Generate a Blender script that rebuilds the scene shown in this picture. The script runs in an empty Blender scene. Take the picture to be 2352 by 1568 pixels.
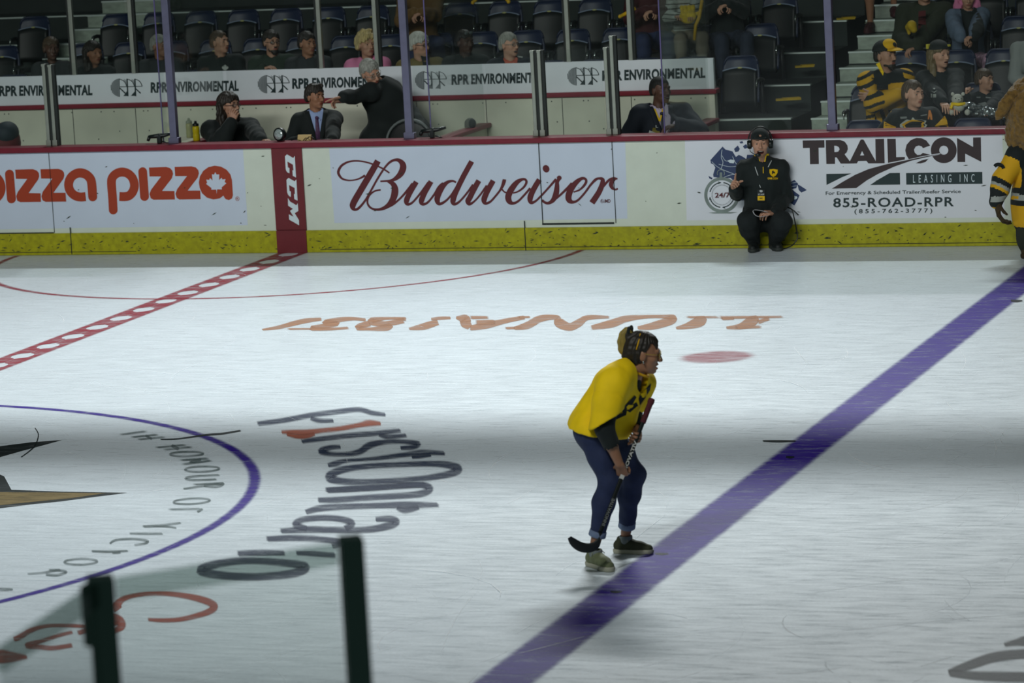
import bpy, math, random
import numpy as np
from mathutils import Vector, Matrix
from mathutils.geometry import tessellate_polygon
random.seed(7)
np.random.seed(7)
SC = bpy.context.scene
COL = SC.collection

# ---------------------------------------------------------------- camera
FPX, CX, CY, CZ, YAW, PIT, ROL = 8722.73925, 14.2383414, -21.8343817, 4.83681066, 0.331926377, 0.154672332, -0.0547644205
CAM = np.array([CX, CY, CZ])
FW = np.array([-math.sin(YAW)*math.cos(PIT), math.cos(YAW)*math.cos(PIT), -math.sin(PIT)])
_r = np.array([math.cos(YAW), math.sin(YAW), 0.0])
_u = np.cross(_r, FW)
RT = _r*math.cos(ROL)+_u*math.sin(ROL)
UP = _u*math.cos(ROL)-_r*math.sin(ROL)
FH = np.array([-math.sin(YAW), math.cos(YAW), 0.0])       # horizontal viewing direction
RH = _r                                                    # horizontal picture-right direction
cam_d = bpy.data.cameras.new('camera')
cam_d.sensor_width = 36.0
cam_d.lens = FPX/2352*36
cam_d.clip_end = 300
cam_d.dof.use_dof = True
cam_d.dof.focus_distance = 29.0
cam_d.dof.aperture_fstop = 4.0
cam = bpy.data.objects.new('camera', cam_d)
COL.objects.link(cam)
cam.matrix_world = Matrix(((RT[0], UP[0], -FW[0], CX), (RT[1], UP[1], -FW[1], CY), (RT[2], UP[2], -FW[2], CZ), (0, 0, 0, 1)))
SC.camera = cam

# ---------------------------------------------------------------- view, world, arena lights
SC.view_settings.view_transform = 'Standard'
SC.view_settings.look = 'None'
SC.view_settings.gamma = 1
SC.view_settings.use_curve_mapping = False
SC.view_settings.exposure = 0.0
w = bpy.data.worlds.new('arena_dark')
w.use_nodes = True
w.node_tree.nodes['Background'].inputs[0].default_value = (0.30, 0.52, 0.50, 1)
w.node_tree.nodes['Background'].inputs[1].default_value = 0.035
SC.world = w

def area_light(name, loc, target, sx, sy, power, col, spread=180):
    d = bpy.data.lights.new(name, 'AREA')
    d.shape = 'RECTANGLE'; d.size = sx; d.size_y = sy; d.energy = power; d.color = col
    d.spread = math.radians(spread)
    o = bpy.data.objects.new(name, d); COL.objects.link(o)
    o.location = loc
    z = (Vector(loc)-Vector(target)).normalized(); x = Vector((1, 0, 0)); y = z.cross(x)
    o.matrix_world = Matrix(((x[0], y[0], z[0], loc[0]), (x[1], y[1], z[1], loc[1]), (x[2], y[2], z[2], loc[2]), (0, 0, 0, 1)))
    return o
# long lamp rows hung over the far stands and over the near side of the ice
area_light('lamp_row_far', (1.5, 26, 17), (3.0, 4.2, 0), 12, 0.45, 630, (0.95, 1.0, 1.0), 40)
area_light('lamp_row_near', (2, -12.6, 11), (2.5, 11.3, 0), 22, 1.2, 335, (0.98, 1.0, 0.97), 44)
def spot(name, loc, target, power, ang, col, r=.5):
    d = bpy.data.lights.new(name, 'SPOT'); d.energy = power; d.spot_size = math.radians(ang); d.spot_blend = 1.0; d.shadow_soft_size = r; d.color = col
    o = bpy.data.objects.new(name, d); COL.objects.link(o); o.location = loc
    o.rotation_euler = (Vector(target)-Vector(loc)).to_track_quat('-Z', 'Y').to_euler()
    return o
spot('added_fill_spot', (6.0, -12.8, 13), (5.2, 0.2, 0.4), 3000, 33, (0.97, 1.0, 0.98), .5)  # unseen spot added to front-light the player and pool light on the ice
# ---------------------------------------------------------------- pixel rays (photo frame 2352 x 1568) onto real planes
def ray(x, y): return FW+RT*((x-1176)/FPX)-UP*((y-784)/FPX)
def atY(x, y, Y):
    d = ray(x, y); return CAM+d*((Y-CAM[1])/d[1])
def atZ(x, y, Z=0.0):
    d = ray(x, y); return CAM+d*((Z-CAM[2])/d[2])
def atX(x, y, X):
    d = ray(x, y); return CAM+d*((X-CAM[0])/d[0])
def atD(x, y, anchor, dd=0.0):
    """point on the pixel's ray whose horizontal distance from the camera is the anchor's plus dd"""
    d = ray(x, y); D = float((np.asarray(anchor)-CAM)@FH)+dd
    return CAM+d*(D/float(d@FH))

# ---------------------------------------------------------------- materials
def lin(c):
    c = c/255.0
    return c/12.92 if c <= 0.04045 else ((c+0.055)/1.055)**2.4
def rgb(r, g, b, k=1.0): return (min(1, lin(r)*k), min(1, lin(g)*k), min(1, lin(b)*k), 1)
MATS = {}
def mat(name, col, rough=0.6, metal=0.0, noise=0.0, nscale=20.0, bump=0.0, bscale=60.0, spec=0.4, sheen=0.0, stretch=None):
    if name in MATS: return MATS[name]
    m = bpy.data.materials.new(name); m.use_nodes = True
    nt = m.node_tree; b = nt.nodes['Principled BSDF']
    b.inputs['Base Color'].default_value = col
    b.inputs['Roughness'].default_value = rough
    b.inputs['Metallic'].default_value = metal
    b.inputs['Specular IOR Level'].default_value = spec
    if sheen: b.inputs['Sheen Weight'].default_value = sheen
    if noise or bump:
        tc = nt.nodes.new('ShaderNodeTexCoord')
        src = tc.outputs['Object']
        if stretch:
            mp = nt.nodes.new('ShaderNodeMapping'); mp.inputs['Scale'].default_value = stretch
            nt.links.new(src, mp.inputs['Vector']); src = mp.outputs['Vector']
    if noise:
        n = nt.nodes.new('ShaderNodeTexNoise'); n.inputs['Scale'].default_value = nscale; n.inputs['Detail'].default_value = 4
        r = nt.nodes.new('ShaderNodeMapRange'); r.inputs[1].default_value = 0.3; r.inputs[2].default_value = 0.7
        r.inputs[3].default_value = 1-noise; r.inputs[4].default_value = 1+noise
        mx = nt.nodes.new('ShaderNodeVectorMath'); mx.operation = 'SCALE'
        mx.inputs[0].default_value = col[:3]
        nt.links.new(src, n.inputs['Vector']); nt.links.new(n.outputs['Fac'], r.inputs[0])
        nt.links.new(r.outputs[0], mx.inputs['Scale']); nt.links.new(mx.outputs[0], b.inputs['Base Color'])
    if bump:
        n2 = nt.nodes.new('ShaderNodeTexNoise'); n2.inputs['Scale'].default_value = bscale; n2.inputs['Detail'].default_value = 3
        bp = nt.nodes.new('ShaderNodeBump'); bp.inputs['Strength'].default_value = bump; bp.inputs['Distance'].default_value = 0.01
        nt.links.new(src, n2.inputs['Vector']); nt.links.new(n2.outputs['Fac'], bp.inputs['Height'])
        nt.links.new(bp.outputs[0], b.inputs['Normal'])
    MATS[name] = m
    return m

def paint_mat(name, col, wear=0.45, amax=0.95):
    """paint lying under scraped ice: ribbon attribute 'edge' (0 rim .. 1 core) and streaky wear drive the cover"""
    if name in MATS: return MATS[name]
    m = bpy.data.materials.new(name); m.use_nodes = True
    nt = m.node_tree; N = nt.nodes; L = nt.links
    b = N['Principled BSDF']; b.inputs['Base Color'].default_value = col; b.inputs['Roughness'].default_value = 0.35
    b.inputs['IOR'].default_value = 1.31; b.inputs['Specular IOR Level'].default_value = 0.12; b.inputs['Roughness'].default_value = 0.5
    at = N.new('ShaderNodeAttribute'); at.attribute_name = 'edge'
    tc = N.new('ShaderNodeTexCoord')
    mp = N.new('ShaderNodeMapping'); mp.inputs['Scale'].default_value = (2.2, 7.5, 1); mp.inputs['Rotation'].default_value = (0, 0, -0.30)
    n = N.new('ShaderNodeTexNoise'); n.inputs['Scale'].default_value = 1.7; n.inputs['Detail'].default_value = 7; n.inputs['Roughness'].default_value = 0.75
    L.new(tc.outputs['Object'], mp.inputs[0]); L.new(mp.outputs[0], n.inputs['Vector'])
    r = N.new('ShaderNodeMapRange'); r.inputs[1].default_value = 0.38; r.inputs[2].default_value = 0.58
    r.inputs[3].default_value = 1-wear; r.inputs[4].default_value = 1
    L.new(n.outputs['Fac'], r.inputs[0])
    sm = N.new('ShaderNodeMapRange'); sm.interpolation_type = 'SMOOTHSTEP'
    L.new(at.outputs['Fac'], sm.inputs[0]); sm.inputs[3].default_value = 0; sm.inputs[4].default_value = amax
    mu = N.new('ShaderNodeMath'); mu.operation = 'MULTIPLY'
    L.new(sm.outputs[0], mu.inputs[0]); L.new(r.outputs[0], mu.inputs[1])
    L.new(mu.outputs[0], b.inputs['Alpha'])
    MATS[name] = m
    return m

def glass_mat(name, tint=(0.90, 0.95, 0.94), gloss=0.09, haze=0.03):
    """clear sheet: mostly straight-through, a little mirror and a little diffuse grey haze"""
    if name in MATS: return MATS[name]
    m = bpy.data.materials.new(name); m.use_nodes = True
    nt = m.node_tree; N = nt.nodes; L = nt.links
    N.remove(N['Principled BSDF']); out = N['Material Output']
    t = N.new('ShaderNodeBsdfTransparent'); t.inputs[0].default_value = (*tint, 1)
    g = N.new('ShaderNodeBsdfGlossy'); g.inputs['Roughness'].default_value = 0.08
    d = N.new('ShaderNodeBsdfDiffuse'); d.inputs[0].default_value = (0.5, 0.55, 0.55, 1)
    lw = N.new('ShaderNodeFresnel'); lw.inputs['IOR'].default_value = 1.35
    mu = N.new('ShaderNodeMath'); mu.operation = 'MULTIPLY'; mu.inputs[1].default_value = gloss/0.03
    mn = N.new('ShaderNodeMath'); mn.operation = 'MINIMUM'; mn.inputs[1].default_value = 0.13
    L.new(lw.outputs[0], mu.inputs[0]); L.new(mu.outputs[0], mn.inputs[0])
    m1 = N.new('ShaderNodeMixShader'); L.new(mn.outputs[0], m1.inputs[0]); L.new(t.outputs[0], m1.inputs[1]); L.new(g.outputs[0], m1.inputs[2])
    m2 = N.new('ShaderNodeMixShader'); m2.inputs[0].default_value = haze
    L.new(m1.outputs[0], m2.inputs[1]); L.new(d.outputs[0], m2.inputs[2])
    L.new(m2.outputs[0], out.inputs[0])
    MATS[name] = m
    return m

# ---------------------------------------------------------------- mesh helpers
class MB:
    def __init__(s): s.v = []; s.f = []; s.mi = []; s.sm = []
    def add(s, v, f, mi=0, smooth=False):
        o = len(s.v); s.v += [tuple(map(float, p)) for p in v]
        s.f += [tuple(i+o for i in q) for q in f]; s.mi += [mi]*len(f); s.sm += [smooth]*len(f)
        return s
    def box(s, c, d, R=None, mi=0):
        hx, hy, hz = d[0]/2, d[1]/2, d[2]/2
        v = [(x*hx, y*hy, z*hz) for x in (-1, 1) for y in (-1, 1) for z in (-1, 1)]
        f = [(0, 1, 3, 2), (4, 6, 7, 5), (0, 4, 5, 1), (2, 3, 7, 6), (0, 2, 6, 4), (1, 5, 7, 3)]
        v = np.array(v)
        if R is not None: v = v@np.array(R).T
        return s.add(v+np.array(c), f, mi)
    def tube(s, pts, rad, n=8, mi=0, cap=True, smooth=True, flat=None, closed=False):
        pts = [np.array(p, float) for p in pts]; m = len(pts)
        rad = rad if hasattr(rad, '__len__') else [rad]*m
        V = []; F = []; prev = None
        for i in range(m):
            a = pts[(i-1) % m] if (closed or i > 0) else pts[i]; b = pts[(i+1) % m] if (closed or i < m-1) else pts[i]
            t = b-a; t = t/(np.linalg.norm(t)+1e-12)
            if prev is None:
                h = np.array([0, 0, 1.0]) if abs(t[2]) < .9 else np.array([0, 1.0, 0])
                if flat is not None: h = np.array(flat[0], float)
            else: h = prev
            x = h-t*(h@t); x /= np.linalg.norm(x)+1e-12; prev = x; y = np.cross(t, x)
            k = flat[1] if flat is not None else 1.0
            for j in range(n):
                an = 2*math.pi*j/n; V.append(pts[i]+(x*math.cos(an)*k+y*math.sin(an))*rad[i])
        for i in range(m if closed else m-1):
            i2 = (i+1) % m
            for j in range(n):
                F.append((i*n+j, i*n+(j+1) % n, i2*n+(j+1) % n, i2*n+j))
        s.add(V, F, mi, smooth)
        if cap and not closed:
            s.add([], [], mi)
            o = len(s.v)-len(V)
            s.f += [tuple(o+j for j in range(n))[::-1], tuple(o+(m-1)*n+j for j in range(n))]; s.mi += [mi]*2; s.sm += [False]*2
        return s
    def lathe(s, prof, c, axis=(0, 0, 1), n=20, mi=0, smooth=True):
        ax = np.array(axis, float); ax /= np.linalg.norm(ax)
        h = np.array([1.0, 0, 0]) if abs(ax[0]) < .9 else np.array([0, 1.0, 0])
        x = h-ax*(h@ax); x /= np.linalg.norm(x); y = np.cross(ax, x); V = []; F = []
        for (r, z) in prof:
            for j in range(n):
                an = 2*math.pi*j/n; V.append(np.array(c)+ax*z+(x*math.cos(an)+y*math.sin(an))*r)
        for i in range(len(prof)-1):
            for j in range(n): F.append((i*n+j, i*n+(j+1) % n, (i+1)*n+(j+1) % n, (i+1)*n+j))
        return s.add(V, F, mi, smooth)
    def ell(s, c, r, R=None, mi=0, nu=16, nv=10):
        V = []; F = []
        for i in range(nv+1):
            th = math.pi*i/nv
            for j in range(nu):
                ph = 2*math.pi*j/nu
                V.append((r[0]*math.sin(th)*math.cos(ph), r[1]*math.sin(th)*math.sin(ph), r[2]*math.cos(th)))
        for i in range(nv):
            for j in range(nu): F.append((i*nu+j, (i+1)*nu+j, (i+1)*nu+(j+1) % nu, i*nu+(j+1) % nu))
        V = np.array(V)
        if R is not None: V = V@np.array(R).T
        return s.add(V+np.array(c), F, mi, True)
    def prism(s, poly, d0, d1, mp, mi=0):
        """outline poly (2-d) given thickness d0..d1 along the third axis, mp(u,v,d) -> 3-d"""
        n = len(poly)
        V = [mp(u, v, d0) for u, v in poly]+[mp(u, v, d1) for u, v in poly]
        tri = tessellate_polygon([[Vector((u, v, 0)) for u, v in poly]])
        F = [tuple(t) for t in tri]+[tuple(i+n for i in t[::-1]) for t in tri]
        F += [(i, (i+1) % n, n+(i+1) % n, n+i) for i in range(n)]
        return s.add(V, F, mi)
    def build(s, name, mats, parent=None, base=(0, 0, 0), bevel=0.0):
        me = bpy.data.meshes.new(name)
        b = np.array(base, float)
        me.from_pydata([tuple(np.array(p)-b) for p in s.v], [], s.f)
        for m in (mats if isinstance(mats, (list, tuple)) else [mats]): me.materials.append(m)
        me.polygons.foreach_set('material_index', s.mi)
        me.polygons.foreach_set('use_smooth', s.sm)
        me.update()
        o = bpy.data.objects.new(name, me); COL.objects.link(o)
        if parent is not None: o.parent = parent
        else: o.location = tuple(b)
        if bevel:
            md = o.modifiers.new('bevel', 'BEVEL'); md.width = bevel; md.segments = 2; md.limit_method = 'ANGLE'
        return o

def tag(o, label=None, cat=None, group=None, kind=None):
    if label: o['label'] = label
    if cat: o['category'] = cat
    if group: o['group'] = group
    if kind: o['kind'] = kind
    return o
def empty(name, loc, label, cat, group=None):
    o = bpy.data.objects.new(name, None); COL.objects.link(o); o.location = tuple(float(c) for c in loc)
    o.empty_display_size = 0.1
    return tag(o, label, cat, group)
def copy_tree(o, loc=None, parent=None):
    c = o.copy(); COL.objects.link(c)
    if parent is not None: c.parent = parent
    if loc is not None: c.location = loc
    for ch in list(o.children): copy_tree(ch, None, c)
    return c

def catmull(P, n=6, closed=False):
    P = [np.array(p, float) for p in P]
    if len(P) < 3 and not closed:
        return [P[0]+(P[1]-P[0])*t for t in np.linspace(0, 1, n+1)]
    m = len(P); out = []
    for i in range(m if closed else m-1):
        if closed: a, b, c, d = P[i-1], P[i], P[(i+1) % m], P[(i+2) % m]
        else: a, b, c, d = P[max(i-1, 0)], P[i], P[i+1], P[min(i+2, m-1)]
        for k in range(n):
            t = k/n
            out.append(.5*((2*b)+(c-a)*t+(2*a-5*b+4*c-d)*t*t+(3*b-a-3*c+d)*t**3))
    if not closed: out.append(P[-1])
    return out

def ribbon(pts, mp, closed=False, n=6, feather=0.0, cap=False):
    """stroke of (x, y, width) points -> verts, faces, edge attribute, mapped by mp(x, y)"""
    C = catmull(pts, n, closed); m = len(C); V = []; F = []; A = []
    for i in range(m):
        a = C[(i-1) % m] if (closed or i > 0) else C[i]; b = C[(i+1) % m] if (closed or i < m-1) else C[i]
        t = (b-a)[:2]; t = t/(np.linalg.norm(t)+1e-9); nn = np.array([-t[1], t[0]]); w2 = max(C[i][2], .002)/2
        if feather: offs = [(-w2-feather*.6, 0), (-max(w2-feather*.3, w2*.25), 1), (max(w2-feather*.3, w2*.25), 1), (w2+feather*.6, 0)]
        else: offs = [(-w2, 1), (w2, 1)]
        endk = 1.0
        for o, e in offs:
            V.append(mp(*(C[i][:2]+nn*o))); A.append(e*(1.0 if (closed or not feather or 0 < i < m-1) else 0.0))
    q = 4 if feather else 2
    for i in range(m if closed else m-1):
        i2 = (i+1) % m
        for j in range(q-1): F.append((i*q+j, i*q+j+1, i2*q+j+1, i2*q+j))
    if cap:
        for e in (0, m-1):
            c = C[e]; w2 = c[2]/2; o = len(V); k = 16
            V.append(mp(c[0], c[1])); A.append(1)
            for j in range(k): V.append(mp(c[0]+w2*math.cos(2*math.pi*j/k), c[1]+w2*math.sin(2*math.pi*j/k))); A.append(1)
            F += [(o, o+1+j, o+1+(j+1) % k) for j in range(k)]
    return V, F, A
# ================================================================ ICE
RINK_Y = 12.95
def ice_material():
    m = bpy.data.materials.new('ice'); m.use_nodes = True
    nt = m.node_tree; N = nt.nodes; L = nt.links; b = N['Principled BSDF']
    b.inputs['Roughness'].default_value = 0.30; b.inputs['IOR'].default_value = 1.31; b.inputs['Specular IOR Level'].default_value = 0.28
    tc = N.new('ShaderNodeTexCoord')
    def noise(scale, sc, det=4, rot=0.0, ro=0.6):
        mp = N.new('ShaderNodeMapping'); mp.inputs['Scale'].default_value = sc; mp.inputs['Rotation'].default_value = (0, 0, rot)
        n = N.new('ShaderNodeTexNoise'); n.inputs['Scale'].default_value = scale; n.inputs['Detail'].default_value = det; n.inputs['Roughness'].default_value = ro
        L.new(tc.outputs['Object'], mp.inputs[0]); L.new(mp.outputs[0], n.inputs['Vector']); return n.outputs['Fac']
    def remap(x, a, b_, c, d):
        r = N.new('ShaderNodeMapRange'); L.new(x, r.inputs[0])
        for i, v in enumerate((a, b_, c, d)): r.inputs[i+1].default_value = v
        return r.outputs[0]
    def math_(op, x, y):
        q = N.new('ShaderNodeMath'); q.operation = op
        for i, v in enumerate((x, y)):
            if isinstance(v, (int, float)): q.inputs[i].default_value = v
            else: L.new(v, q.inputs[i])
        return q.outputs[0]
    streak = noise(2.2, (1.4, 9, 1), 6, 0.32, 0.7)        # resurfacing streaks
    cloud = noise(0.35, (1, 1, 1), 3)
    grain = noise(40, (1, 1.2, 1), 3, 0.32, 0.85)          # scraped snow grain
    speck = noise(55, (1, .6, 1), 2, 0, 0.9)
    f = math_('MULTIPLY', remap(streak, .3, .7, .955, 1.035), remap(cloud, .3, .7, .95, 1.03))
    f = math_('MULTIPLY', f, remap(grain, .3, .75, .90, 1.10))
    f = math_('ADD', f, remap(speck, .64, .74, 0, .28))
    v = N.new('ShaderNodeVectorMath'); v.operation = 'SCALE'; v.inputs[0].default_value = (0.715, 0.795, 0.85)
    L.new(f, v.inputs['Scale']); L.new(v.outputs[0], b.inputs['Base Color'])
    L.new(remap(streak, .3, .7, .22, .42), b.inputs['Roughness'])
    bp = N.new('ShaderNodeBump'); bp.inputs['Strength'].default_value = 0.16; bp.inputs['Distance'].default_value = 0.004
    L.new(grain, bp.inputs['Height']); L.new(bp.outputs[0], b.inputs['Normal'])
    return m
mb = MB(); mb.box((-6, 0, -0.05), (60, 2*RINK_Y, 0.10))
floor = mb.build('floor', ice_material()); tag(floor, 'scraped white rink ice with painted lines and lettering', 'ice', kind='structure')

class Decal:
    def __init__(s): s.v = []; s.f = []; s.a = []; s.z = 0.0015
    def px(s):
        s.z += 0.00005; st = [s.z]
        def mp(x, y): st[0] += 1.5e-6; return atZ(x, y, st[0])
        return mp
    def wd(s): s.z += 0.00012; z = s.z; return lambda x, y: (x, y, z)
    def put(s, V, F, A): o = len(s.v); s.v += [tuple(map(float, p)) for p in V]; s.f += [tuple(i+o for i in q) for q in F]; s.a += list(A)
    def stroke(s, pts, T=None, feather=7.0, closed=False, n=6):
        if T: pts = [(T[0]+x/T[2], T[1]+y/T[2], w_/T[2]) for x, y, w_ in pts]
        s.put(*ribbon(pts, s.px(), closed, n, feather))
    def poly(s, pts, T=None):
        if T: pts = [(T[0]+x/T[2], T[1]+y/T[2]) for x, y in pts]
        mp = s.px(); tri = tessellate_polygon([[Vector((x, y, 0)) for x, y in pts]])
        s.put([mp(x, y) for x, y in pts], [tuple(t) for t in tri], [1]*len(pts))
    def build(s, name, m, label=None):
        me = bpy.data.meshes.new(name)
        # keep every face looking up
        F = []
        for q in s.f:
            p = [np.array(s.v[i]) for i in q[:3]]
            F.append(q if np.cross(p[1]-p[0], p[2]-p[0])[2] > 0 else q[::-1])
        me.from_pydata(s.v, [], F); me.materials.append(m)
        at = me.attributes.new('edge', 'FLOAT', 'POINT'); at.data.foreach_set('value', s.a); me.update()
        o = bpy.data.objects.new(name, me); COL.objects.link(o); o.parent = floor
        if label: o['label'] = label
        return o

RED = paint_mat('ice_paint_red', rgb(140, 30, 48, 1.2), 0.5, 0.85)
PURPLE = paint_mat('ice_paint_purple', rgb(52, 24, 140, 1.05), 0.45, 0.98)
NAVY = paint_mat('ice_paint_navy', rgb(46, 56, 78, 1.2), 0.5, 0.93)
GREYP = paint_mat('ice_paint_grey', rgb(78, 92, 92, 1.3), 0.6, 0.75)
ORANGE = paint_mat('ice_paint_orange', rgb(148, 70, 42, 1.25), 0.4, 0.93)
RUST = paint_mat('ice_paint_rust', rgb(140, 64, 48, 1.3), 0.4, 0.9)
BROWN = paint_mat('ice_paint_brown', rgb(158, 116, 88, 1.2), 0.45, 0.92)
BLACKP = paint_mat('ice_paint_black', rgb(28, 36, 36, 1.2), 0.25, 0.97)
GOLD = paint_mat('ice_paint_gold', rgb(124, 108, 70, 1.2), 0.45, 0.9)

# centre line with its chain of white lozenges
d = Decal(); z = 0.0022
ys = np.arange(-2.5, 12.93, 0.02); per = 0.502; V = []; A = []; F = []
for y in ys:
    t = ((y-9.30+per/2) % per-per/2)/0.135
    h = 0.088*math.sqrt(max(0, 1-t*t))
    row = [(-.175, 0), (-.135, 1), (min(-h, -.002), 1 if h < .03 else .75), (max(h, .002), 1 if h < .03 else .75), (.135, 1), (.175, 0)]
    for x, e in row: V.append((x, y, z)); A.append(e)
    hh = h
for i in range(len(ys)-1):
    for j in (0, 1, 3, 4): F.append((i*6+j, i*6+j+1, i*6+6+j+1, i*6+6+j))
d.put(V, F, A); d.build('centre_line', RED)
d = Decal(); d.put(*ribbon([(7.7725, -7, .29), (7.7725, 12.93, .29)], d.wd(), n=40, feather=.07))
d.build('blue_line', PURPLE)
d = Decal(); d.put(*ribbon([(4.545*math.cos(a), 4.545*math.sin(a), .055) for a in np.linspace(0, 2*math.pi, 96, endpoint=False)], d.wd(), True, 2, .05))
d.build('centre_circle', PURPLE)
d = Decal(); d.put(*ribbon([(3.02*math.cos(a), RINK_Y+3.02*math.sin(a), .05) for a in np.linspace(math.pi, 2*math.pi, 60)], d.wd(), False, 2, .045))
d.build('referee_crease', RED)
d = Decal(); zz = 0.0021; rr = [(0, 1), (.24, 1), (.335, 0)]; k = 48
V = [(6.1, 6.72, zz)]; A = [.62]; F = []
for r_, e in rr[1:]:
    for j in range(k): V.append((6.1+r_*math.cos(2*math.pi*j/k), 6.72+r_*math.sin(2*math.pi*j/k), zz)); A.append(.62*e)
for j in range(k):
    j2 = (j+1) % k; F += [(0, 1+j, 1+j2), (1+j, 1+k+j, 1+k+j2, 1+j2)]
d.put(V, F, A); d.build('faceoff_spot', RED)

# curved lettering outside the centre circle
T1 = (560, 920, 4.523); T2 = (430, 1080, 3.6185)
d = Decal()
for st in ([(130, 240, 35), (400, 205, 40), (700, 150, 42), (1000, 110, 42), (1200, 92, 38), (1330, 125, 36), (1480, 145, 22)],
           [(690, 175, 30), (780, 205, 36), (940, 206, 22)],
           [(590, 425, 28), (800, 395, 38), (1100, 360, 42), (1400, 335, 40), (1640, 308, 28)], [(1400, 345, 30), (1500, 375, 36), (1700, 358, 26)],
           [(1010, 478, 26), (900, 487, 40), (800, 520, 50), (880, 550, 36), (1050, 555, 34), (1200, 530, 50), (1300, 465, 60), (1450, 430, 40), (1650, 425, 34), (1810, 445, 40), (1750, 480, 44), (1620, 490, 26)],
           [(870, 672, 30), (960, 650, 50), (1050, 625, 30), (1200, 612, 20), (1400, 595, 30), (1700, 555, 40), (1850, 535, 44), (2100, 545, 28)], [(1740, 585, 20), (1830, 575, 34), (1950, 558, 28)],
           [(840, 930, 36), (1200, 912, 44), (1600, 888, 44), (1900, 868, 40)]):
    d.stroke(st, T1)
d.stroke([(890, 790, 80), (1000, 722, 62), (1250, 682, 46), (1600, 662, 44), (1950, 652, 48), (2150, 672, 62), (2225, 712, 78), (2140, 758, 60), (1900, 800, 46), (1600, 825, 44), (1250, 842, 46), (1000, 832, 60)], T1, closed=True)
for st in ([(1140, 165, 36), (1500, 145, 40), (1900, 118, 40), (2010, 142, 50), (1980, 180, 50), (1850, 205, 44), (1500, 225, 40), (1250, 243, 40), (1080, 245, 32)],
           [(980, 348, 30), (1100, 315, 44), (1300, 300, 40), (1600, 290, 38), (1850, 285, 46), (2100, 285, 26)], [(1740, 305, 24), (1810, 330, 40), (1930, 300, 34)],
           [(765, 502, 30), (1000, 490, 44), (1200, 492, 40), (1400, 495, 40), (1550, 485, 46), (1700, 450, 54), (1735, 422, 50), (1680, 402, 44), (1560, 405, 30)],
           [(1000, 482, 30), (900, 450, 42), (960, 408, 40), (1150, 392, 38), (1300, 408, 42), (1370, 442, 46), (1310, 484, 40)],
           [(650, 570, 34), (900, 560, 42), (1150, 575, 40), (1280, 600, 40), (1200, 632, 34)],
           [(410, 690, 34), (620, 682, 40), (820, 686, 28)], [(900, 685, 24), (1050, 690, 34), (1240, 705, 32)]):
    d.stroke(st, T2)
d.stroke([(110, 830, 62), (250, 775, 56), (500, 748, 46), (800, 765, 50), (980, 797, 60), (900, 850, 60), (600, 882, 52), (300, 872, 56)], T2, closed=True)
d.build('arena_lettering', NAVY)
d = Decal()
for st in ([(385, 325, 20), (520, 328, 40), (640, 330, 50), (800, 310, 38), (1000, 288, 36), (1200, 252, 40), (1300, 232, 54), (1430, 238, 24)], [(440, 345, 24), (560, 372, 34), (660, 366, 34), (740, 345, 20)]):
    d.stroke(st, T1)
d.build('arena_lettering', ORANGE, 'orange figure one in the lettering')
T7 = (0, 1330, 4.523); d = Decal()
for st in ([(1235, 318, 80), (1215, 270, 76), (1300, 195, 46), (1500, 152, 36), (1750, 150, 40), (2000, 185, 56), (2180, 240, 66), (2225, 292, 66), (2130, 350, 54), (1900, 410, 40), (1700, 425, 36), (1530, 415, 24)],
           [(1090, 570, 30), (1200, 532, 44), (1265, 480, 74), (1225, 410, 74), (1090, 375, 60), (900, 395, 40)], [(1260, 440, 40), (1000, 500, 40), (800, 560, 40)],
           [(900, 490, 30), (720, 480, 28), (500, 482, 28), (330, 525, 42), (200, 600, 52), (140, 622, 40)], [(760, 545, 28), (620, 580, 30), (430, 640, 34), (280, 685, 50), (400, 702, 40), (560, 712, 40), (760, 680, 36)]):
    d.stroke(st, T7, 5)
d.stroke([(-300, 790, 120), (0, 800, 130), (130, 805, 90), (290, 805, 20)], T7, 8)
d.build('script_lettering', RUST)
# small grey arc of letters inside the circle
T3 = (0, 960, 4.2); T4 = (0, 1140, 4.523); d = Decal()
def ringpts(cx, cy, rx, ry, w_, tilt=0.0, n=14, a0=0, a1=2*math.pi):
    o = []
    for a in np.linspace(a0, a1, n, endpoint=abs(a1-a0) < 6.2):
        x = rx*math.cos(a); o.append((cx+x, cy+ry*math.sin(a)+x*tilt, w_))
    return o
for st in ([(1140, 162, 14), (1430, 122, 16)], [(1250, 186, 14), (1540, 155, 16)], [(1310, 206, 14), (1610, 180, 16)], [(1400, 165, 16), (1470, 202, 16)],
           [(1485, 286, 14), (1810, 255, 16)], [(1560, 306, 14), (1870, 276, 16)], [(1650, 262, 26), (1730, 300, 26)],
           [(1720, 407, 16), (2030, 385, 18)], [(1740, 447, 18), (2060, 405, 16)], [(1820, 425, 20), (1950, 398, 20)],
           [(2130, 547, 14), (1880, 560, 18), (1790, 580, 20), (1880, 597, 18), (2100, 588, 14)],
           [(1760, 682, 14), (1950, 655, 18), (2140, 628, 20), (2130, 650, 22), (2060, 662, 22), (1960, 650, 18)], [(1850, 640, 14), (2140, 625, 16)],
           [(1610, 882, 16), (1970, 873, 18)], [(1960, 872, 16), (1900, 906, 20)]):
    d.stroke(st, T3, 3)
for c in ((1800, 345, 160, 22, -.02), (1950, 490, 165, 26, -.03), (1850, 800, 175, 26, -.05)):
    d.stroke(ringpts(c[0], c[1], c[2], c[3], 15, c[4]), T3, 3, True)
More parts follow.
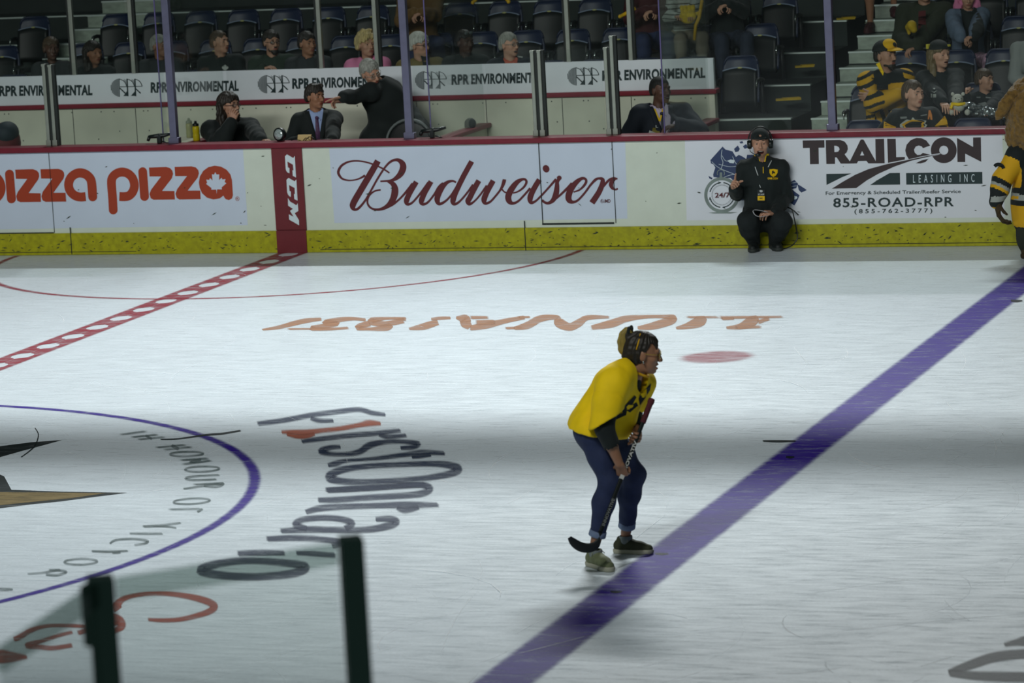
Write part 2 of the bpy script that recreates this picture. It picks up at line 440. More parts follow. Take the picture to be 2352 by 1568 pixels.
for st in ([(1475, 310, 20), (1680, 295, 20), (1890, 272, 16)], [(1480, 310, 20), (1700, 310, 16), (1840, 326, 14)], [(1340, 382, 14), (1500, 384, 20), (1700, 384, 16)],
           [(1140, 490, 18), (1200, 452, 20), (1380, 438, 20), (1530, 458, 22), (1500, 488, 20), (1390, 502, 16)], [(945, 566, 16), (1130, 570, 20), (1340, 562, 16)], [(1160, 588, 16), (1260, 578, 18)],
           [(280, 802, 14), (430, 792, 20), (600, 765, 20), (690, 782, 20), (600, 812, 24), (470, 806, 22)], [(500, 760, 16), (640, 758, 18)], [(-100, 960, 24), (40, 962, 30), (140, 962, 14)]):
    d.stroke(st, T4, 3)
d.stroke(ringpts(840, 675, 170, 30, 18, -.02), T4, 3, True)
d.build('dedication_lettering', GREYP)
d = Decal()
d.poly([(1230, 718), (900, 760), (600, 800), (300, 830), (0, 868), (-500, 930), (-500, 640), (-60, 520), (40, 560), (110, 690), (600, 708)], T3)
d.poly([(600, 210), (400, 265), (200, 318), (0, 375), (-200, 430), (-420, 440), (-420, 320), (0, 270), (300, 232)], T3)
d.build('star_emblem', BLACKP)
d = Decal(); d.z = .0022
d.poly([(1020, 722), (700, 770), (300, 808), (0, 840), (-480, 890), (-480, 720), (0, 712), (500, 716)], T3)
d.build('star_emblem', GOLD, 'gold core of the star emblem')
# far lettering, upside down from here
T5 = (590, 700, 3.856); T6 = (1190, 700, 3.733); d = Decal()
for st in ([(40, 220, 10), (200, 196, 30), (400, 146, 40), (580, 124, 22)], [(260, 214, 12), (500, 211, 12)],
           [(970, 134, 22), (860, 122, 26), (740, 130, 40), (600, 158, 44), (720, 166, 30), (600, 188, 40), (480, 206, 34), (620, 214, 22), (820, 202, 18)],
           [(1330, 125, 30), (1150, 119, 22), (1010, 142, 56), (1130, 168, 44), (1310, 136, 44)], [(1010, 160, 50), (890, 198, 44), (1000, 212, 26), (1150, 200, 54), (1190, 172, 44)],
           [(1340, 212, 14), (1480, 190, 56), (1610, 148, 50)], [(1540, 126, 20), (1620, 118, 26), (1720, 114, 18)],
           [(2380, 108, 30), (2200, 142, 40), (2030, 182, 54), (1880, 204, 40)], [(1760, 112, 16), (1840, 125, 80), (1850, 160, 90), (1890, 200, 44)], [(1880, 112, 24), (2060, 110, 20)], [(1930, 156, 40), (2120, 150, 36)], [(2190, 206, 16), (2360, 200, 24)]):
    d.stroke(st, T5, 3)
for st in ([(-40, 202, 20), (80, 175, 60), (190, 118, 56), (330, 106, 36), (350, 150, 80), (440, 188, 64), (520, 155, 64), (600, 108, 40), (790, 104, 16)], [(0, 106, 14), (110, 102, 14)],
           [(620, 196, 34), (800, 160, 66), (920, 120, 54), (1080, 102, 28), (1260, 100, 30), (1330, 118, 66), (1260, 150, 70), (1130, 185, 56), (1020, 196, 20)],
           [(1350, 198, 18), (1440, 182, 46), (1560, 140, 90), (1610, 106, 30)], [(1430, 105, 16), (1740, 104, 14)],
           [(1780, 196, 18), (1900, 184, 46), (2000, 142, 90), (2060, 108, 40)], [(1720, 108, 22), (2000, 105, 18), (2280, 101, 14)], [(1740, 120, 20), (1860, 116, 20)], [(1850, 196, 22), (2100, 186, 20)], [(2050, 150, 30), (2160, 112, 30)]):
    d.stroke(st, T6, 3)
d.build('sponsor_lettering', BROWN)
d = Decal(); T8 = (1900, 1300, 5.204)
for st in ([(1440, 1270, 40), (1700, 1180, 90), (2000, 1085, 100), (2352, 1045, 95), (2800, 1030, 90)], [(1440, 1275, 50), (1800, 1308, 90), (2352, 1322, 100), (2800, 1320, 100)], [(2110, 938, 24), (2250, 910, 60), (2400, 885, 110), (2700, 840, 130)]):
    d.stroke(st, T8, 8)
d.build('dark_emblem', BLACKP)
# skate cuts
d = Decal(); d.z = 0.0036
rng = np.random.RandomState(3)
for i in range(1500):
    y0 = -6+18.6*rng.rand()**1.3; x0 = -3+14.5*rng.rand(); a = rng.rand()*6.283 if rng.rand() < .6 else rng.normal(.35, .35); L_ = .25+1.7*rng.rand()**2; cu = rng.normal(0, .8)
    P = []; x, y = x0, y0; n = 7; e = []
    for j in range(n):
        P.append((x, y, .0035+.006*rng.rand()**3)); x += math.cos(a)*L_/n; y += math.sin(a)*L_/n; a += cu*L_/n
    V, F, A = ribbon(P, lambda X, Y: (X, Y, 0.0036 if i % 5 == 0 else 0.0009), False, 1, .004)
    kk = .3+.7*rng.rand()**2
    d.put(V, F, [q*kk for q in A])
SCR = paint_mat('skate_cut_snow', (0.9, 0.93, 0.95, 1), 0.5, 0.9)
o = d.build('skate_cuts', SCR); o['kind'] = 'stuff'
d = Decal()
for st in ([(1540, 205, 8), (1700, 200, 12), (1860, 180, 14), (2000, 160, 18), (2150, 148, 18), (2330, 118, 14)], [(335, 90, 6), (370, 160, 8), (340, 260, 9), (280, 320, 9), (200, 378, 7)]):
    d.stroke(st, T3, 1.5)
for p in ((1815, 1049, 10), (1520, 1271, 16), (1415, 1358, 14), (2335, 690, 14), (1790, 1012, 40)):
    d.stroke([(p[0]-p[2], p[1], 3), (p[0], p[1]+1, 5), (p[0]+p[2], p[1], 2)], None, 2)
d.build('dark_cuts', BLACKP)
# ================================================================ DASHER BOARDS
W_WHITE = mat('board_white', rgb(204, 214, 200, 1.0), 0.35, noise=0.03, nscale=6)
W_VINYL = mat('vinyl_pale_blue', rgb(196, 208, 224, 1.0), 0.3, noise=0.02, nscale=3)
W_VINYL2 = mat('vinyl_white', rgb(214, 220, 228, 1.0), 0.3, noise=0.02, nscale=3)
KICK = mat('kick_yellow', rgb(158, 156, 4, 1.0), 0.4, noise=0.18, nscale=22)
CAPRED = mat('cap_red', rgb(112, 16, 38, 1.0), 0.42, noise=0.12, nscale=14)
STRIPRED = mat('strip_red', rgb(104, 26, 34, 1.0), 0.45, noise=0.08, nscale=10)
SEAM = mat('seam_dark', rgb(30, 38, 36), 0.8)
FY = RINK_Y
mb = MB()
mb.box((-1 if False else 1.5, FY+.06, .525), (24, .12, 1.05))
boards = mb.build('wall_far', W_WHITE); tag(boards, 'white dasher boards along the far side of the ice with painted adverts', 'boards', kind='structure')
MB().box((1.5, FY-.006, .113), (24, .022, .222)).build('kick_plate', KICK, boards, bevel=.004)
MB().box((1.5, FY+.07, 1.078), (24, .235, .056)).build('cap_rail', CAPRED, boards, bevel=.012)
mb = MB(); mb.box((0, FY-.009, .64), (.325, .02, .82)); mb.box((0, FY-.0125, .114), (.32, .03, .228))
mb.build('centre_strip', STRIPRED, boards, bevel=.003)
mb = MB(); mb.box((-6.1, FY-.018, .032), (8.8, .003, .006)); mb.box((6.8, FY-.018, .032), (13, .003, .006))
for px_, y0, y1 in ((163, 522, 584), (1206, 507, 577)):
    a, b = atY(px_-2, y0, FY-.018), atY(px_+2, y1, FY-.018); mb.box(((a[0]+b[0])/2, FY-.0175, (a[2]+b[2])/2), (.009, .004, abs(a[2]-b[2])))
for (xa, ya), (xb, yb), w_ in (((1238, 325), (1246, 516), .008), ((1408, 320), (1412, 512), .006), ((113, 350), (124, 534), .004)):
    a, b = atY(xa, ya, FY-.004), atY(xb, yb, FY-.004); mb.box(((a[0]+b[0])/2, FY-.006, (a[2]+b[2])/2), (w_, .006, abs(a[2]-b[2])))
a, b = atY(1246, 514, FY), atY(1411, 512, FY); mb.box(((a[0]+b[0])/2, FY-.006, (a[2]+b[2])/2), (b[0]-a[0], .008, .016))
a, b = atY(-60, 537, FY), atY(124, 532, FY); mb.box(((a[0]+b[0])/2, FY-.006, (a[2]+b[2])/2-.004), (b[0]-a[0], .008, .012))
mb.build('panel_seams', SEAM, boards)

class Sign:
    """flat artwork cut from film, laid layer by layer on an upright board at depth Y"""
    def __init__(s, Y): s.v = []; s.f = []; s.y = Y
    def mp(s):
        s.y -= 0.00018; Y = s.y; return lambda x, y: atY(x, y, Y)
    def mpr(s):
        s.y -= 0.00018; st = [s.y]
        def mp(x, y): st[0] -= 1e-6; return atY(x, y, st[0])
        return mp
    def tf(s, pts, T): return [(T[0]+p[0]/T[2], T[1]+p[1]/T[2], *(q/T[2] for q in p[2:3])) for p in pts] if T else pts
    def put(s, V, F): o = len(s.v); s.v += [tuple(map(float, p)) for p in V]; s.f += [tuple(i+o for i in q) for q in F]
    def poly(s, pts, T=None, holes=()):
        L_ = [s.tf(pts, T)]+[s.tf(h, T) for h in holes]; mp = s.mp(); allp = [p for l in L_ for p in l]
        tri = tessellate_polygon([[Vector((p[0], p[1], 0)) for p in l] for l in L_])
        s.put([mp(p[0], p[1]) for p in allp], [tuple(t) for t in tri])
    def smooth(s, pts, T=None, n=5): s.poly([tuple(p) for p in catmull(pts, n, True)], T)
    def stroke(s, pts, T=None, closed=False, n=8, cap=False): V, F, A = ribbon(s.tf(pts, T), s.mpr(), closed, n, 0, cap); s.put(V, F)
    def build(s, name, m, parent, label=None):
        me = bpy.data.meshes.new(name); me.from_pydata(s.v, [], s.f); me.materials.append(m); me.update()
        o = bpy.data.objects.new(name, me); COL.objects.link(o); o.parent = parent
        if parent is not None and tuple(parent.location) != (0, 0, 0): o.matrix_parent_inverse = Matrix.Translation(-parent.location)
        if label: o['label'] = label
        return o

def text_mesh(txt, offset=0.0, spacing=1.0):
    c = bpy.data.curves.new('lettering', 'FONT'); c.body = txt; c.offset = offset; c.space_character = spacing; c.resolution_u = 3
    o = bpy.data.objects.new('lettering', c); COL.objects.link(o)
    bpy.context.view_layer.update()
    me = bpy.data.meshes.new_from_object(o.evaluated_get(bpy.context.evaluated_depsgraph_get()))
    v = np.array([q.co[:2] for q in me.vertices]); f = [tuple(p.vertices) for p in me.polygons]
    bpy.data.objects.remove(o); bpy.data.curves.remove(c); bpy.data.meshes.remove(me)
    lo = v.min(0); hi = v.max(0)
    return (v-lo)/(hi-lo), f
def text_px(s, txt, quad, T=None, offset=0.0, spacing=1.0):
    """fill the pixel quad (bottom-left, bottom-right, top-right, top-left) with a word"""
    q = [np.array(p[:2]) for p in s.tf(quad, T)]; uv, f = text_mesh(txt, offset, spacing); mp = s.mp()
    V = []
    for u, v in uv: V.append(mp(*((q[0]*(1-u)+q[1]*u)*(1-v)+(q[3]*(1-u)+q[2]*u)*v)))
    s.put(V, f)
def vinyl(name, quad, m, label):
    s = Sign(FY-.0006); s.poly(quad); return s.build(name, m, boards, label)

INK_RED = mat('ink_dark_red', rgb(84, 20, 26, 1.1), 0.4)
INK_ORANGE = mat('ink_orange_red', rgb(158, 56, 24, 1.0), 0.4)
INK_WHITE = mat('ink_white', rgb(205, 220, 226, 1.0), 0.4)
INK_BROWN = mat('ink_brown_black', rgb(50, 38, 40, 1.0), 0.4)
INK_GREEN = mat('ink_green_black', rgb(24, 46, 48, 1.0), 0.4)
INK_NAVY = mat('ink_navy', rgb(40, 58, 96, 1.0), 0.4)

# --- orange pizza advert
v1 = vinyl('pizza_advert', [(-80, 352), (558, 340), (569, 517), (-80, 528)], W_VINYL, 'pale blue vinyl advert with orange lettering')
s = Sign(FY-.001); TZ = (230, 350, 6.918)
pst = [(208, 915, 140), (196, 700, 140), (180, 480, 142), (200, 392, 142), (265, 333, 142), (350, 312, 145), (440, 335, 142), (515, 410, 140), (545, 520, 140), (520, 620, 142), (460, 685, 144), (390, 702, 144), (305, 700, 142)]
def round_end(s, x, y, r, T): s.poly([(x+r*math.cos(a), y+r*math.sin(a)) for a in np.linspace(0, 2*math.pi, 24, endpoint=False)], T)
s.stroke(pst, TZ); round_end(s, 208, 915, 70, TZ)
TP1 = (230-306, 350+6, 6.918); s.stroke(pst, TP1); round_end(s, 208, 915, 70, TP1)
s.stroke([(676, 305, 140), (705, 700, 140)], TZ); round_end(s, 676, 305, 70, TZ); round_end(s, 705, 700, 70, TZ)
s.poly([(775, 240), (1050, 230), (1110, 248), (1148, 290), (1160, 340), (1140, 410), (985, 610), (1180, 612), (1188, 748), (850, 752), (805, 728), (783, 660), (810, 590), (968, 382), (785, 382)], TZ)
s.poly([(1182, 230), (1450, 220), (1520, 238), (1558, 280), (1570, 330), (1550, 400), (1392, 605), (1590, 605), (1597, 742), (1260, 748), (1217, 722), (1197, 655), (1225, 580), (1380, 375), (1192, 376)], TZ)
s.poly([(1568, 470), (1585, 380), (1640, 290), (1720, 233), (1820, 210), (1920, 225), (2010, 275), (2070, 350), (2095, 440), (2110, 680), (2095, 730), (2045, 757), (1995, 742), (1970, 712), (1960, 685), (1900, 730), (1800, 747), (1700, 720), (1620, 650), (1580, 560)], TZ,
       [[(1830, 310), (1848, 350), (1892, 348), (1890, 440), (1928, 400), (1945, 430), (1992, 422), (1978, 470), (2005, 490), (1930, 555), (1935, 588), (1858, 585), (1852, 665), (1845, 590), (1765, 592), (1768, 565), (1683, 500), (1700, 480), (1685, 432), (1735, 435), (1745, 405), (1785, 445), (1775, 345), (1810, 352)][::-1]])
TQ = (0, 350, 7.84)
s.stroke([(170, 390, 160), (205, 838, 160)], TQ); round_end(s, 170, 390, 80, TQ); round_end(s, 205, 836, 80, TQ)
s.poly([(272, 310), (590, 300), (660, 325), (698, 370), (705, 430), (685, 490), (515, 730), (730, 735), (738, 890), (370, 895), (312, 872), (290, 790), (320, 710), (490, 478), (285, 475)], TQ)
s.poly([(728, 303), (1050, 295), (1115, 318), (1150, 360), (1158, 415), (1140, 475), (962, 725), (1180, 725), (1192, 885), (820, 890), (766, 862), (745, 790), (770, 705), (943, 470), (740, 470)], TQ)
s.stroke([(1542, 795, 162), (1440, 802, 162), (1340, 770, 162), (1262, 690, 160), (1235, 575, 160), (1270, 462, 162), (1350, 392, 165), (1440, 368, 168), (1540, 393, 165), (1620, 465, 162), (1650, 560, 162), (1668, 800, 160)], TQ); round_end(s, 1668, 800, 80, TQ)
s.stroke([(x*28+2180, y*32+735, 6) for x, y in [(math.cos(a), math.sin(a)) for a in np.linspace(0, 6.283, 16, endpoint=False)]], TZ, True, 2)
text_px(s, 'R', [(2168, 752), (2192, 752), (2192, 718), (2168, 718)], TZ, .02)
s.build('lettering', INK_ORANGE, v1)

# --- red strip letters
s = Sign(FY-.0192); TC = (620, 330, 7.464)
C1 = [(292, 182), (400, 245), (425, 208), (447, 578), (392, 550), (385, 455), (403, 455), (395, 358), (300, 305), (308, 405), (333, 415), (335, 505), (305, 495), (280, 465), (270, 430), (258, 215)]
s.poly(C1, TC)
s.poly([(318, 585), (425, 645), (453, 612), (473, 975), (418, 948), (412, 862), (428, 862), (424, 758), (326, 705), (335, 808), (358, 818), (360, 910), (330, 898), (308, 865), (296, 830), (284, 620)], TC)
s.poly([(308, 930), (345, 990), (455, 1055), (475, 1018), (487, 1150), (425, 1190), (497, 1310), (500, 1397), (330, 1300), (325, 1210), (405, 1250), (345, 1150), (395, 1115), (312, 1062)], TC)
s.build('strip_lettering', INK_WHITE, boards)

# --- dark red script advert
v2 = vinyl('script_advert', [(756, 341), (1436, 326), (1441, 502), (768, 512)], W_VINYL, 'pale blue vinyl advert with dark red script')
s = Sign(FY-.001); TB = (760, 340, 6.918); TW = (1080, 340, 6.533)
for st in ([(932, 396, 26), (840, 335, 28), (750, 290, 26), (650, 250, 28), (520, 215, 27), (390, 203, 28), (270, 222, 33), (170, 280, 40), (122, 360, 44), (127, 420, 42), (180, 485, 34), (270, 512, 27), (360, 509, 24), (450, 485, 28), (545, 435, 40)],
           [(748, 203, 100), (640, 390, 104), (480, 660, 104), (370, 850, 104), (348, 925, 96), (375, 975, 50), (440, 955, 42), (540, 840, 36), (640, 670, 34), (740, 490, 34), (850, 320, 34), (930, 230, 38), (1010, 190, 44), (1080, 195, 62), (1135, 245, 92), (1147, 315, 106), (1110, 405, 98), (1040, 475, 72), (960, 515, 44), (860, 524, 30), (785, 528, 28)],
           [(900, 530, 30), (965, 555, 70), (1005, 600, 92), (1018, 670, 112), (1005, 760, 110), (960, 855, 92), (880, 932, 66), (780, 973, 46), (680, 970, 36), (612, 930, 34), (580, 860, 32), (600, 770, 32), (660, 705, 30), (720, 675, 28), (792, 663, 28)],
           [(840, 960, 50), (920, 925, 46), (1000, 885, 38), (1100, 800, 34), (1200, 690, 40), (1300, 560, 40)],
           [(1358, 535, 84), (1250, 720, 86), (1202, 835, 88), (1222, 890, 54), (1290, 868, 36), (1390, 760, 34), (1480, 640, 36), (1550, 545, 40)],
           [(1592, 530, 84), (1490, 710, 86), (1440, 835, 88), (1462, 890, 54), (1540, 862, 36), (1640, 740, 36), (1720, 620, 50), (1790, 560, 50)],
           [(1990, 545, 30), (1930, 522, 36), (1850, 545, 56), (1780, 610, 80), (1720, 710, 92), (1688, 815, 90), (1722, 885, 56), (1810, 850, 38), (1910, 750, 34), (2010, 590, 34)],
           [(2238, 210, 84), (2100, 460, 86), (1985, 700, 86), (1940, 835, 88), (1965, 888, 54), (2040, 852, 36), (2150, 730, 34), (2260, 580, 36)]):
    s.stroke(st, TB)
for st in ([(130, 487, 80), (60, 610, 84), (-5, 740, 84), (-32, 795, 84), (-10, 838, 52), (60, 800, 30), (150, 700, 30), (250, 560, 34)],
           [(345, 487, 80), (250, 660, 84), (208, 770, 86), (228, 828, 50), (300, 805, 34), (380, 720, 32), (450, 630, 34), (488, 560, 50), (508, 495, 58), (512, 468, 50)],
           [(470, 610, 22), (510, 655, 24), (560, 674, 22)],
           [(640, 676, 22), (720, 650, 26), (800, 590, 34), (842, 520, 36), (830, 475, 36), (780, 470, 42), (700, 515, 72), (620, 615, 92), (572, 720, 94), (585, 795, 84), (640, 828, 46), (720, 796, 34), (820, 695, 32), (900, 600, 34)],
           [(1038, 472, 80), (950, 620, 84), (900, 740, 86), (912, 815, 56), (980, 796, 34), (1080, 700, 32), (1180, 590, 32), (1290, 465, 40)],
           [(1335, 460, 50), (1305, 510, 56), (1302, 580, 72), (1288, 680, 86), (1250, 770, 72), (1190, 820, 48), (1135, 822, 40), (1085, 790, 34)],
           [(1200, 822, 36), (1320, 730, 32), (1450, 610, 40), (1530, 530, 50)],
           [(1550, 660, 22), (1640, 626, 28), (1710, 560, 38), (1740, 500, 38), (1722, 460, 38), (1670, 458, 48), (1590, 515, 74), (1512, 615, 92), (1474, 720, 94), (1488, 785, 82), (1545, 810, 46), (1620, 778, 34), (1720, 670, 32), (1800, 560, 34), (1880, 475, 42), (1935, 455, 36), (1985, 475, 62), (1975, 560, 78), (1920, 680, 84), (1825, 822, 88)],
           [(1900, 690, 30), (2010, 560, 34), (2080, 482, 38), (2150, 452, 36), (2210, 462, 26)],
           [(2180, 455, 36), (2130, 500, 58), (2112, 550, 66), (2135, 602, 44), (2180, 622, 28), (2212, 612, 22)]):
    s.stroke(st, TW)
s.poly([(1138+50*math.cos(a)+6*math.sin(a), 310+56*math.sin(a)) for a in np.linspace(0, 6.283, 28, endpoint=False)], TW)
round_end(s, 1335, 448, 36, TW); round_end(s, 1088, 792, 22, TW); round_end(s, 2204, 612, 14, TW)
s.stroke([(1978+22*math.cos(a), 795+28*math.sin(a), 5) for a in np.linspace(0, 6.283, 16, endpoint=False)], TW, True, 2)
text_px(s, 'R', [(1968, 810), (1990, 810), (1990, 778), (1968, 778)], TW, .02)
text_px(s, '/MD', [(2006, 823), (2104, 820), (2104, 766), (2006, 769)], TW, .02)
s.build('script_lettering', INK_RED, v2)

# --- trailer leasing advert
v3 = vinyl('leasing_advert', [(1573, 321), (2302, 302), (2308, 499), (1577, 506)], W_VINYL2, 'white vinyl advert with trailer leasing lettering')
s = Sign(FY-.001); TT = (1830, 300, 5.345)
s.poly([(72, 120), (340, 115), (342, 208), (268, 210), (272, 410), (163, 412), (158, 212), (76, 214)], TT)
s.poly([(355, 115), (530, 112), (590, 135), (622, 180), (628, 225), (615, 265), (588, 290), (655, 380), (655, 405), (540, 405), (490, 328), (470, 328), (470, 408), (363, 410)], TT, [[(460, 185), (490, 187), (518, 205), (525, 230), (510, 255), (485, 262), (463, 262)][::-1]])
s.poly([(785, 108), (820, 108), (972, 378), (972, 402), (880, 402), (855, 370), (755, 373), (738, 402), (640, 405), (650, 380)], TT, [[(802, 250), (828, 302), (778, 305)][::-1]])
s.poly([(965, 103), (1072, 100), (1080, 400), (970, 402)], TT)
s.poly([(1110, 100), (1215, 100), (1222, 325), (1328, 322), (1326, 355), (1120, 395)], TT)
s.poly([(1638, 183), (1590, 120), (1530, 92), (1470, 88), (1400, 115), (1350, 170), (1332, 240), (1345, 300), (1375, 350), (1530, 320), (1645, 298), (1548, 272), (1520, 295), (1480, 298), (1450, 270), (1440, 235), (1460, 195), (1500, 182), (1535, 195), (1550, 215)], TT)
s.poly([(1460, 400), (1530, 365), (1618, 345), (1580, 385), (1520, 402)], TT)
ci = lambda cx, cy, r, k=40: [(cx+r*math.cos(a), cy+r*math.sin(a)) for a in np.linspace(0, 6.2832, k, endpoint=False)]
s.poly(ci(1805, 240, 159), TT, [ci(1805, 240, 55)[::-1]])
s.poly([(1967, 88), (2165, 200), (2165, 85), (2260, 82), (2265, 382), (2068, 282), (2068, 385), (1973, 385)], TT)
so = s.build('trailcon_lettering' if False else 'name_lettering', INK_BROWN, v3)
s2 = Sign(s.y); s2.poly([(1380, 356), (1500, 322), (1640, 296), (1760, 276), (1760, 290), (1645, 318), (1500, 360), (1400, 388)], TT); y2 = s2.y
s2.build('road_outline', W_VINYL2, v3)
s = Sign(y2)
s.poly([(430, 712), (560, 630), (720, 540), (880, 472), (1100, 412), (1350, 362), (1560, 318), (1800, 278), (1560, 333), (1400, 370), (1200, 440), (1000, 530), (860, 610), (730, 705)], TT)
s.build('road_stripe', INK_BROWN, v3)
s = Sign(FY-.001)
s.poly([(362, 530), (672, 525), (560, 570), (365, 667)], TT); s.poly([(1140, 520), (1267, 518), (1270, 662), (900, 667), (1000, 600)], TT); s.poly([(1342, 520), (2278, 505), (2281, 652), (1345, 663)], TT)
text_px(s, 'For Emergency & Scheduled Trailer/Reefer Service', [(355, 802), (2015, 778), (2015, 722), (355, 746)], TT, .02)
text_px(s, '855-ROAD-RPR', [(448, 944), (1930, 930), (1930, 812), (448, 826)], TT, .022, 1.15)
text_px(s, '(855-762-3777)', [(708, 1032), (1665, 1022), (1665, 952), (708, 962)], TT, .02, 1.5)
s.build('small_lettering', INK_GREEN, v3)
s3 = Sign(s.y)
text_px(s3, 'LEASING INC', [(1428, 640), (2182, 628), (2182, 532), (1428, 544)], TT, .0, 2.2)
s3.build('white_lettering', INK_WHITE, v3)
# map and stop-watch artwork
TM = (1540, 290, 5.0575); s = Sign(FY-.001)
for pl in ([(605, 235), (640, 270), (720, 290), (760, 355), (795, 330), (840, 352), (880, 380), (890, 330), (1000, 330), (1010, 600), (870, 640), (872, 860), (800, 862), (790, 700), (700, 600), (600, 600), (500, 590), (495, 560), (520, 480), (500, 442), (470, 432), (463, 392)],
           [(738, 262), (782, 222), (806, 262), (790, 292), (752, 300)], [(800, 180), (836, 172), (848, 196), (812, 200)], [(840, 232), (880, 205), (900, 250), (862, 262)], [(905, 170), (940, 180), (930, 230), (902, 215)], [(440, 575), (490, 600), (480, 618), (452, 606)],
           [(1390, 650), (1440, 622), (1482, 665), (1460, 720), (1400, 730)], [(1475, 672), (1510, 690), (1585, 740), (1520, 770), (1490, 740)], [(1360, 780), (1420, 740), (1500, 800), (1480, 850), (1440, 920), (1380, 880)]):
    s.poly(pl, TM)
s.build('map_artwork', INK_NAVY, v3)
sw = Sign(s.y)
for st in ([(600, 270, 5), (590, 360, 5), (610, 420, 5), (585, 500, 5)], [(480, 410, 4), (560, 480, 4), (700, 540, 5), (800, 575, 4)], [(560, 440, 4), (700, 470, 4), (820, 450, 4)], [(600, 340, 4), (640, 400, 4), (720, 400, 6)], [(720, 350, 4), (760, 430, 5), (800, 450, 4)], [(600, 600, 4), (720, 560, 5), (860, 560, 4)], [(1400, 660, 4), (1470, 650, 4)], [(1400, 700, 4), (1470, 690, 4)], [(1400, 790, 30), (1440, 830, 40), (1470, 820, 20)]):
    sw.stroke(st, TM, n=4)
sw.poly([(660, 400), (700, 385), (745, 395), (735, 430), (690, 425)], TM)
sw.build('map_routes', INK_WHITE, v3)
STEEL = mat('ink_steel', rgb(118, 132, 128, 1.0), 0.35, noise=.2, nscale=8)
s = Sign(sw.y); s.poly([(597+205*math.cos(a), 797+208*math.sin(a)) for a in np.linspace(0, 6.2832, 56, endpoint=False)], TM)
s.poly([(570, 590), (572, 535), (600, 535), (602, 590)], TM); s.stroke([(585+42*math.cos(a), 545+42*math.sin(a), 9) for a in np.linspace(2.6, 6.9, 14)], TM, n=2)
s.poly([(440, 1003), (600, 992), (780, 998), (700, 1012), (500, 1012)], TM)
s.build('watch_case', STEEL, v3)
s4 = Sign(s.y); s4.poly([(597+168*math.cos(a), 797+170*math.sin(a)) for a in np.linspace(0, 6.2832, 56, endpoint=False)], TM); s4.build('watch_face', W_VINYL2, v3)
s5 = Sign(s4.y)
for a0, a1 in ((-2.9, -1.65), (-1.45, .1), (.3, 1.5), (1.7, 2.95)): s5.stroke([(597+142*math.cos(a), 797+144*math.sin(a), 13) for a in np.linspace(a0, a1, 12)], TM, n=2)
for (x, y, a) in ((580, 655, 0), (612, 942, math.pi), (460, 830, -1.6)):
    c_, s_ = math.cos(a), math.sin(a); s5.poly([(x+c_*u-s_*v, y+s_*u+c_*v) for u, v in ((12, 0), (-30, -18), (-18, 0), (-30, 18))], TM)
for k in range(48):
    a = 2*math.pi*k/48; s5.stroke([(597+108*math.cos(a), 797+109*math.sin(a), 4), (597+122*math.cos(a), 797+123*math.sin(a), 4)], TM, n=1)
s5.build('watch_hands', INK_GREEN, v3)
s6 = Sign(s5.y); text_px(s6, '24/7', [(515, 830), (690, 826), (690, 768), (515, 772)], TM, .02); s6.build('watch_lettering', INK_RED, v3)
# puck marks, bolts
s = Sign(FY-.0192); rng = np.random.RandomState(5)
for i in range(420):
    x = -3.4+11.6*rng.rand(); low = rng.rand() < .86
    z = (.04+.17*rng.rand()**1.6) if low else .24+.78*rng.rand(); yy = s.y if low else FY-.0045
    L_ = .006+.03*rng.rand()**2; h = .003+.004*rng.rand(); a = rng.normal(0, .35)
    q = [(x+math.cos(a)*u*L_-math.sin(a)*v*h, yy, z+math.sin(a)*u*L_+math.cos(a)*v*h) for u, v in ((-1, 0), (0, -1), (1, 0), (0, 1))]
    s.put(q, [(0, 1, 2, 3)])
o = s.build('puck_marks', mat('puck_mark', rgb(44, 54, 40), .8), boards); o['kind'] = 'stuff'
# ================================================================ PENALTY BOXES, GLASS, STANDS
ALU = mat('aluminium', rgb(150, 156, 146), 0.38, 0.55, noise=.08, nscale=12)
ALUV = mat('aluminium_violet_reflection', rgb(112, 112, 136), 0.32, 0.5, noise=.08, nscale=12)  # the tall posts' purple reflection is put into this aluminium colour
GASK = mat('gasket_black', rgb(24, 32, 30), 0.6)
BOXW = mat('box_white', rgb(212, 214, 196), 0.45, noise=.09, nscale=3)
BANNER = mat('banner_white', rgb(222, 230, 236), 0.4, noise=.04, nscale=4)
RAILRED = mat('rail_red', rgb(128, 24, 44), 0.4, noise=.1, nscale=9)
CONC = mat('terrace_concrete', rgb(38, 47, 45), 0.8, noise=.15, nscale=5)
STEP = mat('step_steel', rgb(150, 162, 150), 0.5, 0.15, noise=.22, nscale=9, stretch=(1, 1, 2))
NOSE = mat('nosing_steel', rgb(214, 226, 222), 0.35, 0.3)
SEATB = mat('seat_blue', rgb(26, 38, 66, 1.0), 0.45)
SEATK = mat('seat_black', rgb(15, 21, 22), 0.5)
CHROME = mat('chrome', rgb(205, 212, 208), 0.15, 0.9)
PLATE = mat('number_plate', rgb(190, 190, 130), 0.4)
BLACK = mat('black_plastic', rgb(20, 28, 28), 0.35)
GLASS = glass_mat('arena_glass', (.95, .97, .96), .028, .005)
GLASSN = glass_mat('near_glass', (0.93, 0.95, 0.94), .03, .008)
NTINT = glass_mat('near_tint_strip', (0.74, 0.78, 0.76), .03, .03)
GEDGE = mat('glass_edge', rgb(92, 84, 128), 0.3)
BY = 14.8
mb = MB(); mb.box((-1.05, BY+.05, .66), (9.9, .1, 1.30))
back = mb.build('wall_back', BOXW); tag(back, 'white panelled rear wall of the penalty boxes with a red rail and sponsor banner', 'wall', kind='structure')
MB().box((-1.05, BY+.035, 1.335), (9.96, .15, .05)).build('rail', RAILRED, back, bevel=.012)
MB().box((-1.05, BY+.03, 1.51), (9.9, .05, .31)).build('banner_board', BANNER, back)
mb = MB()
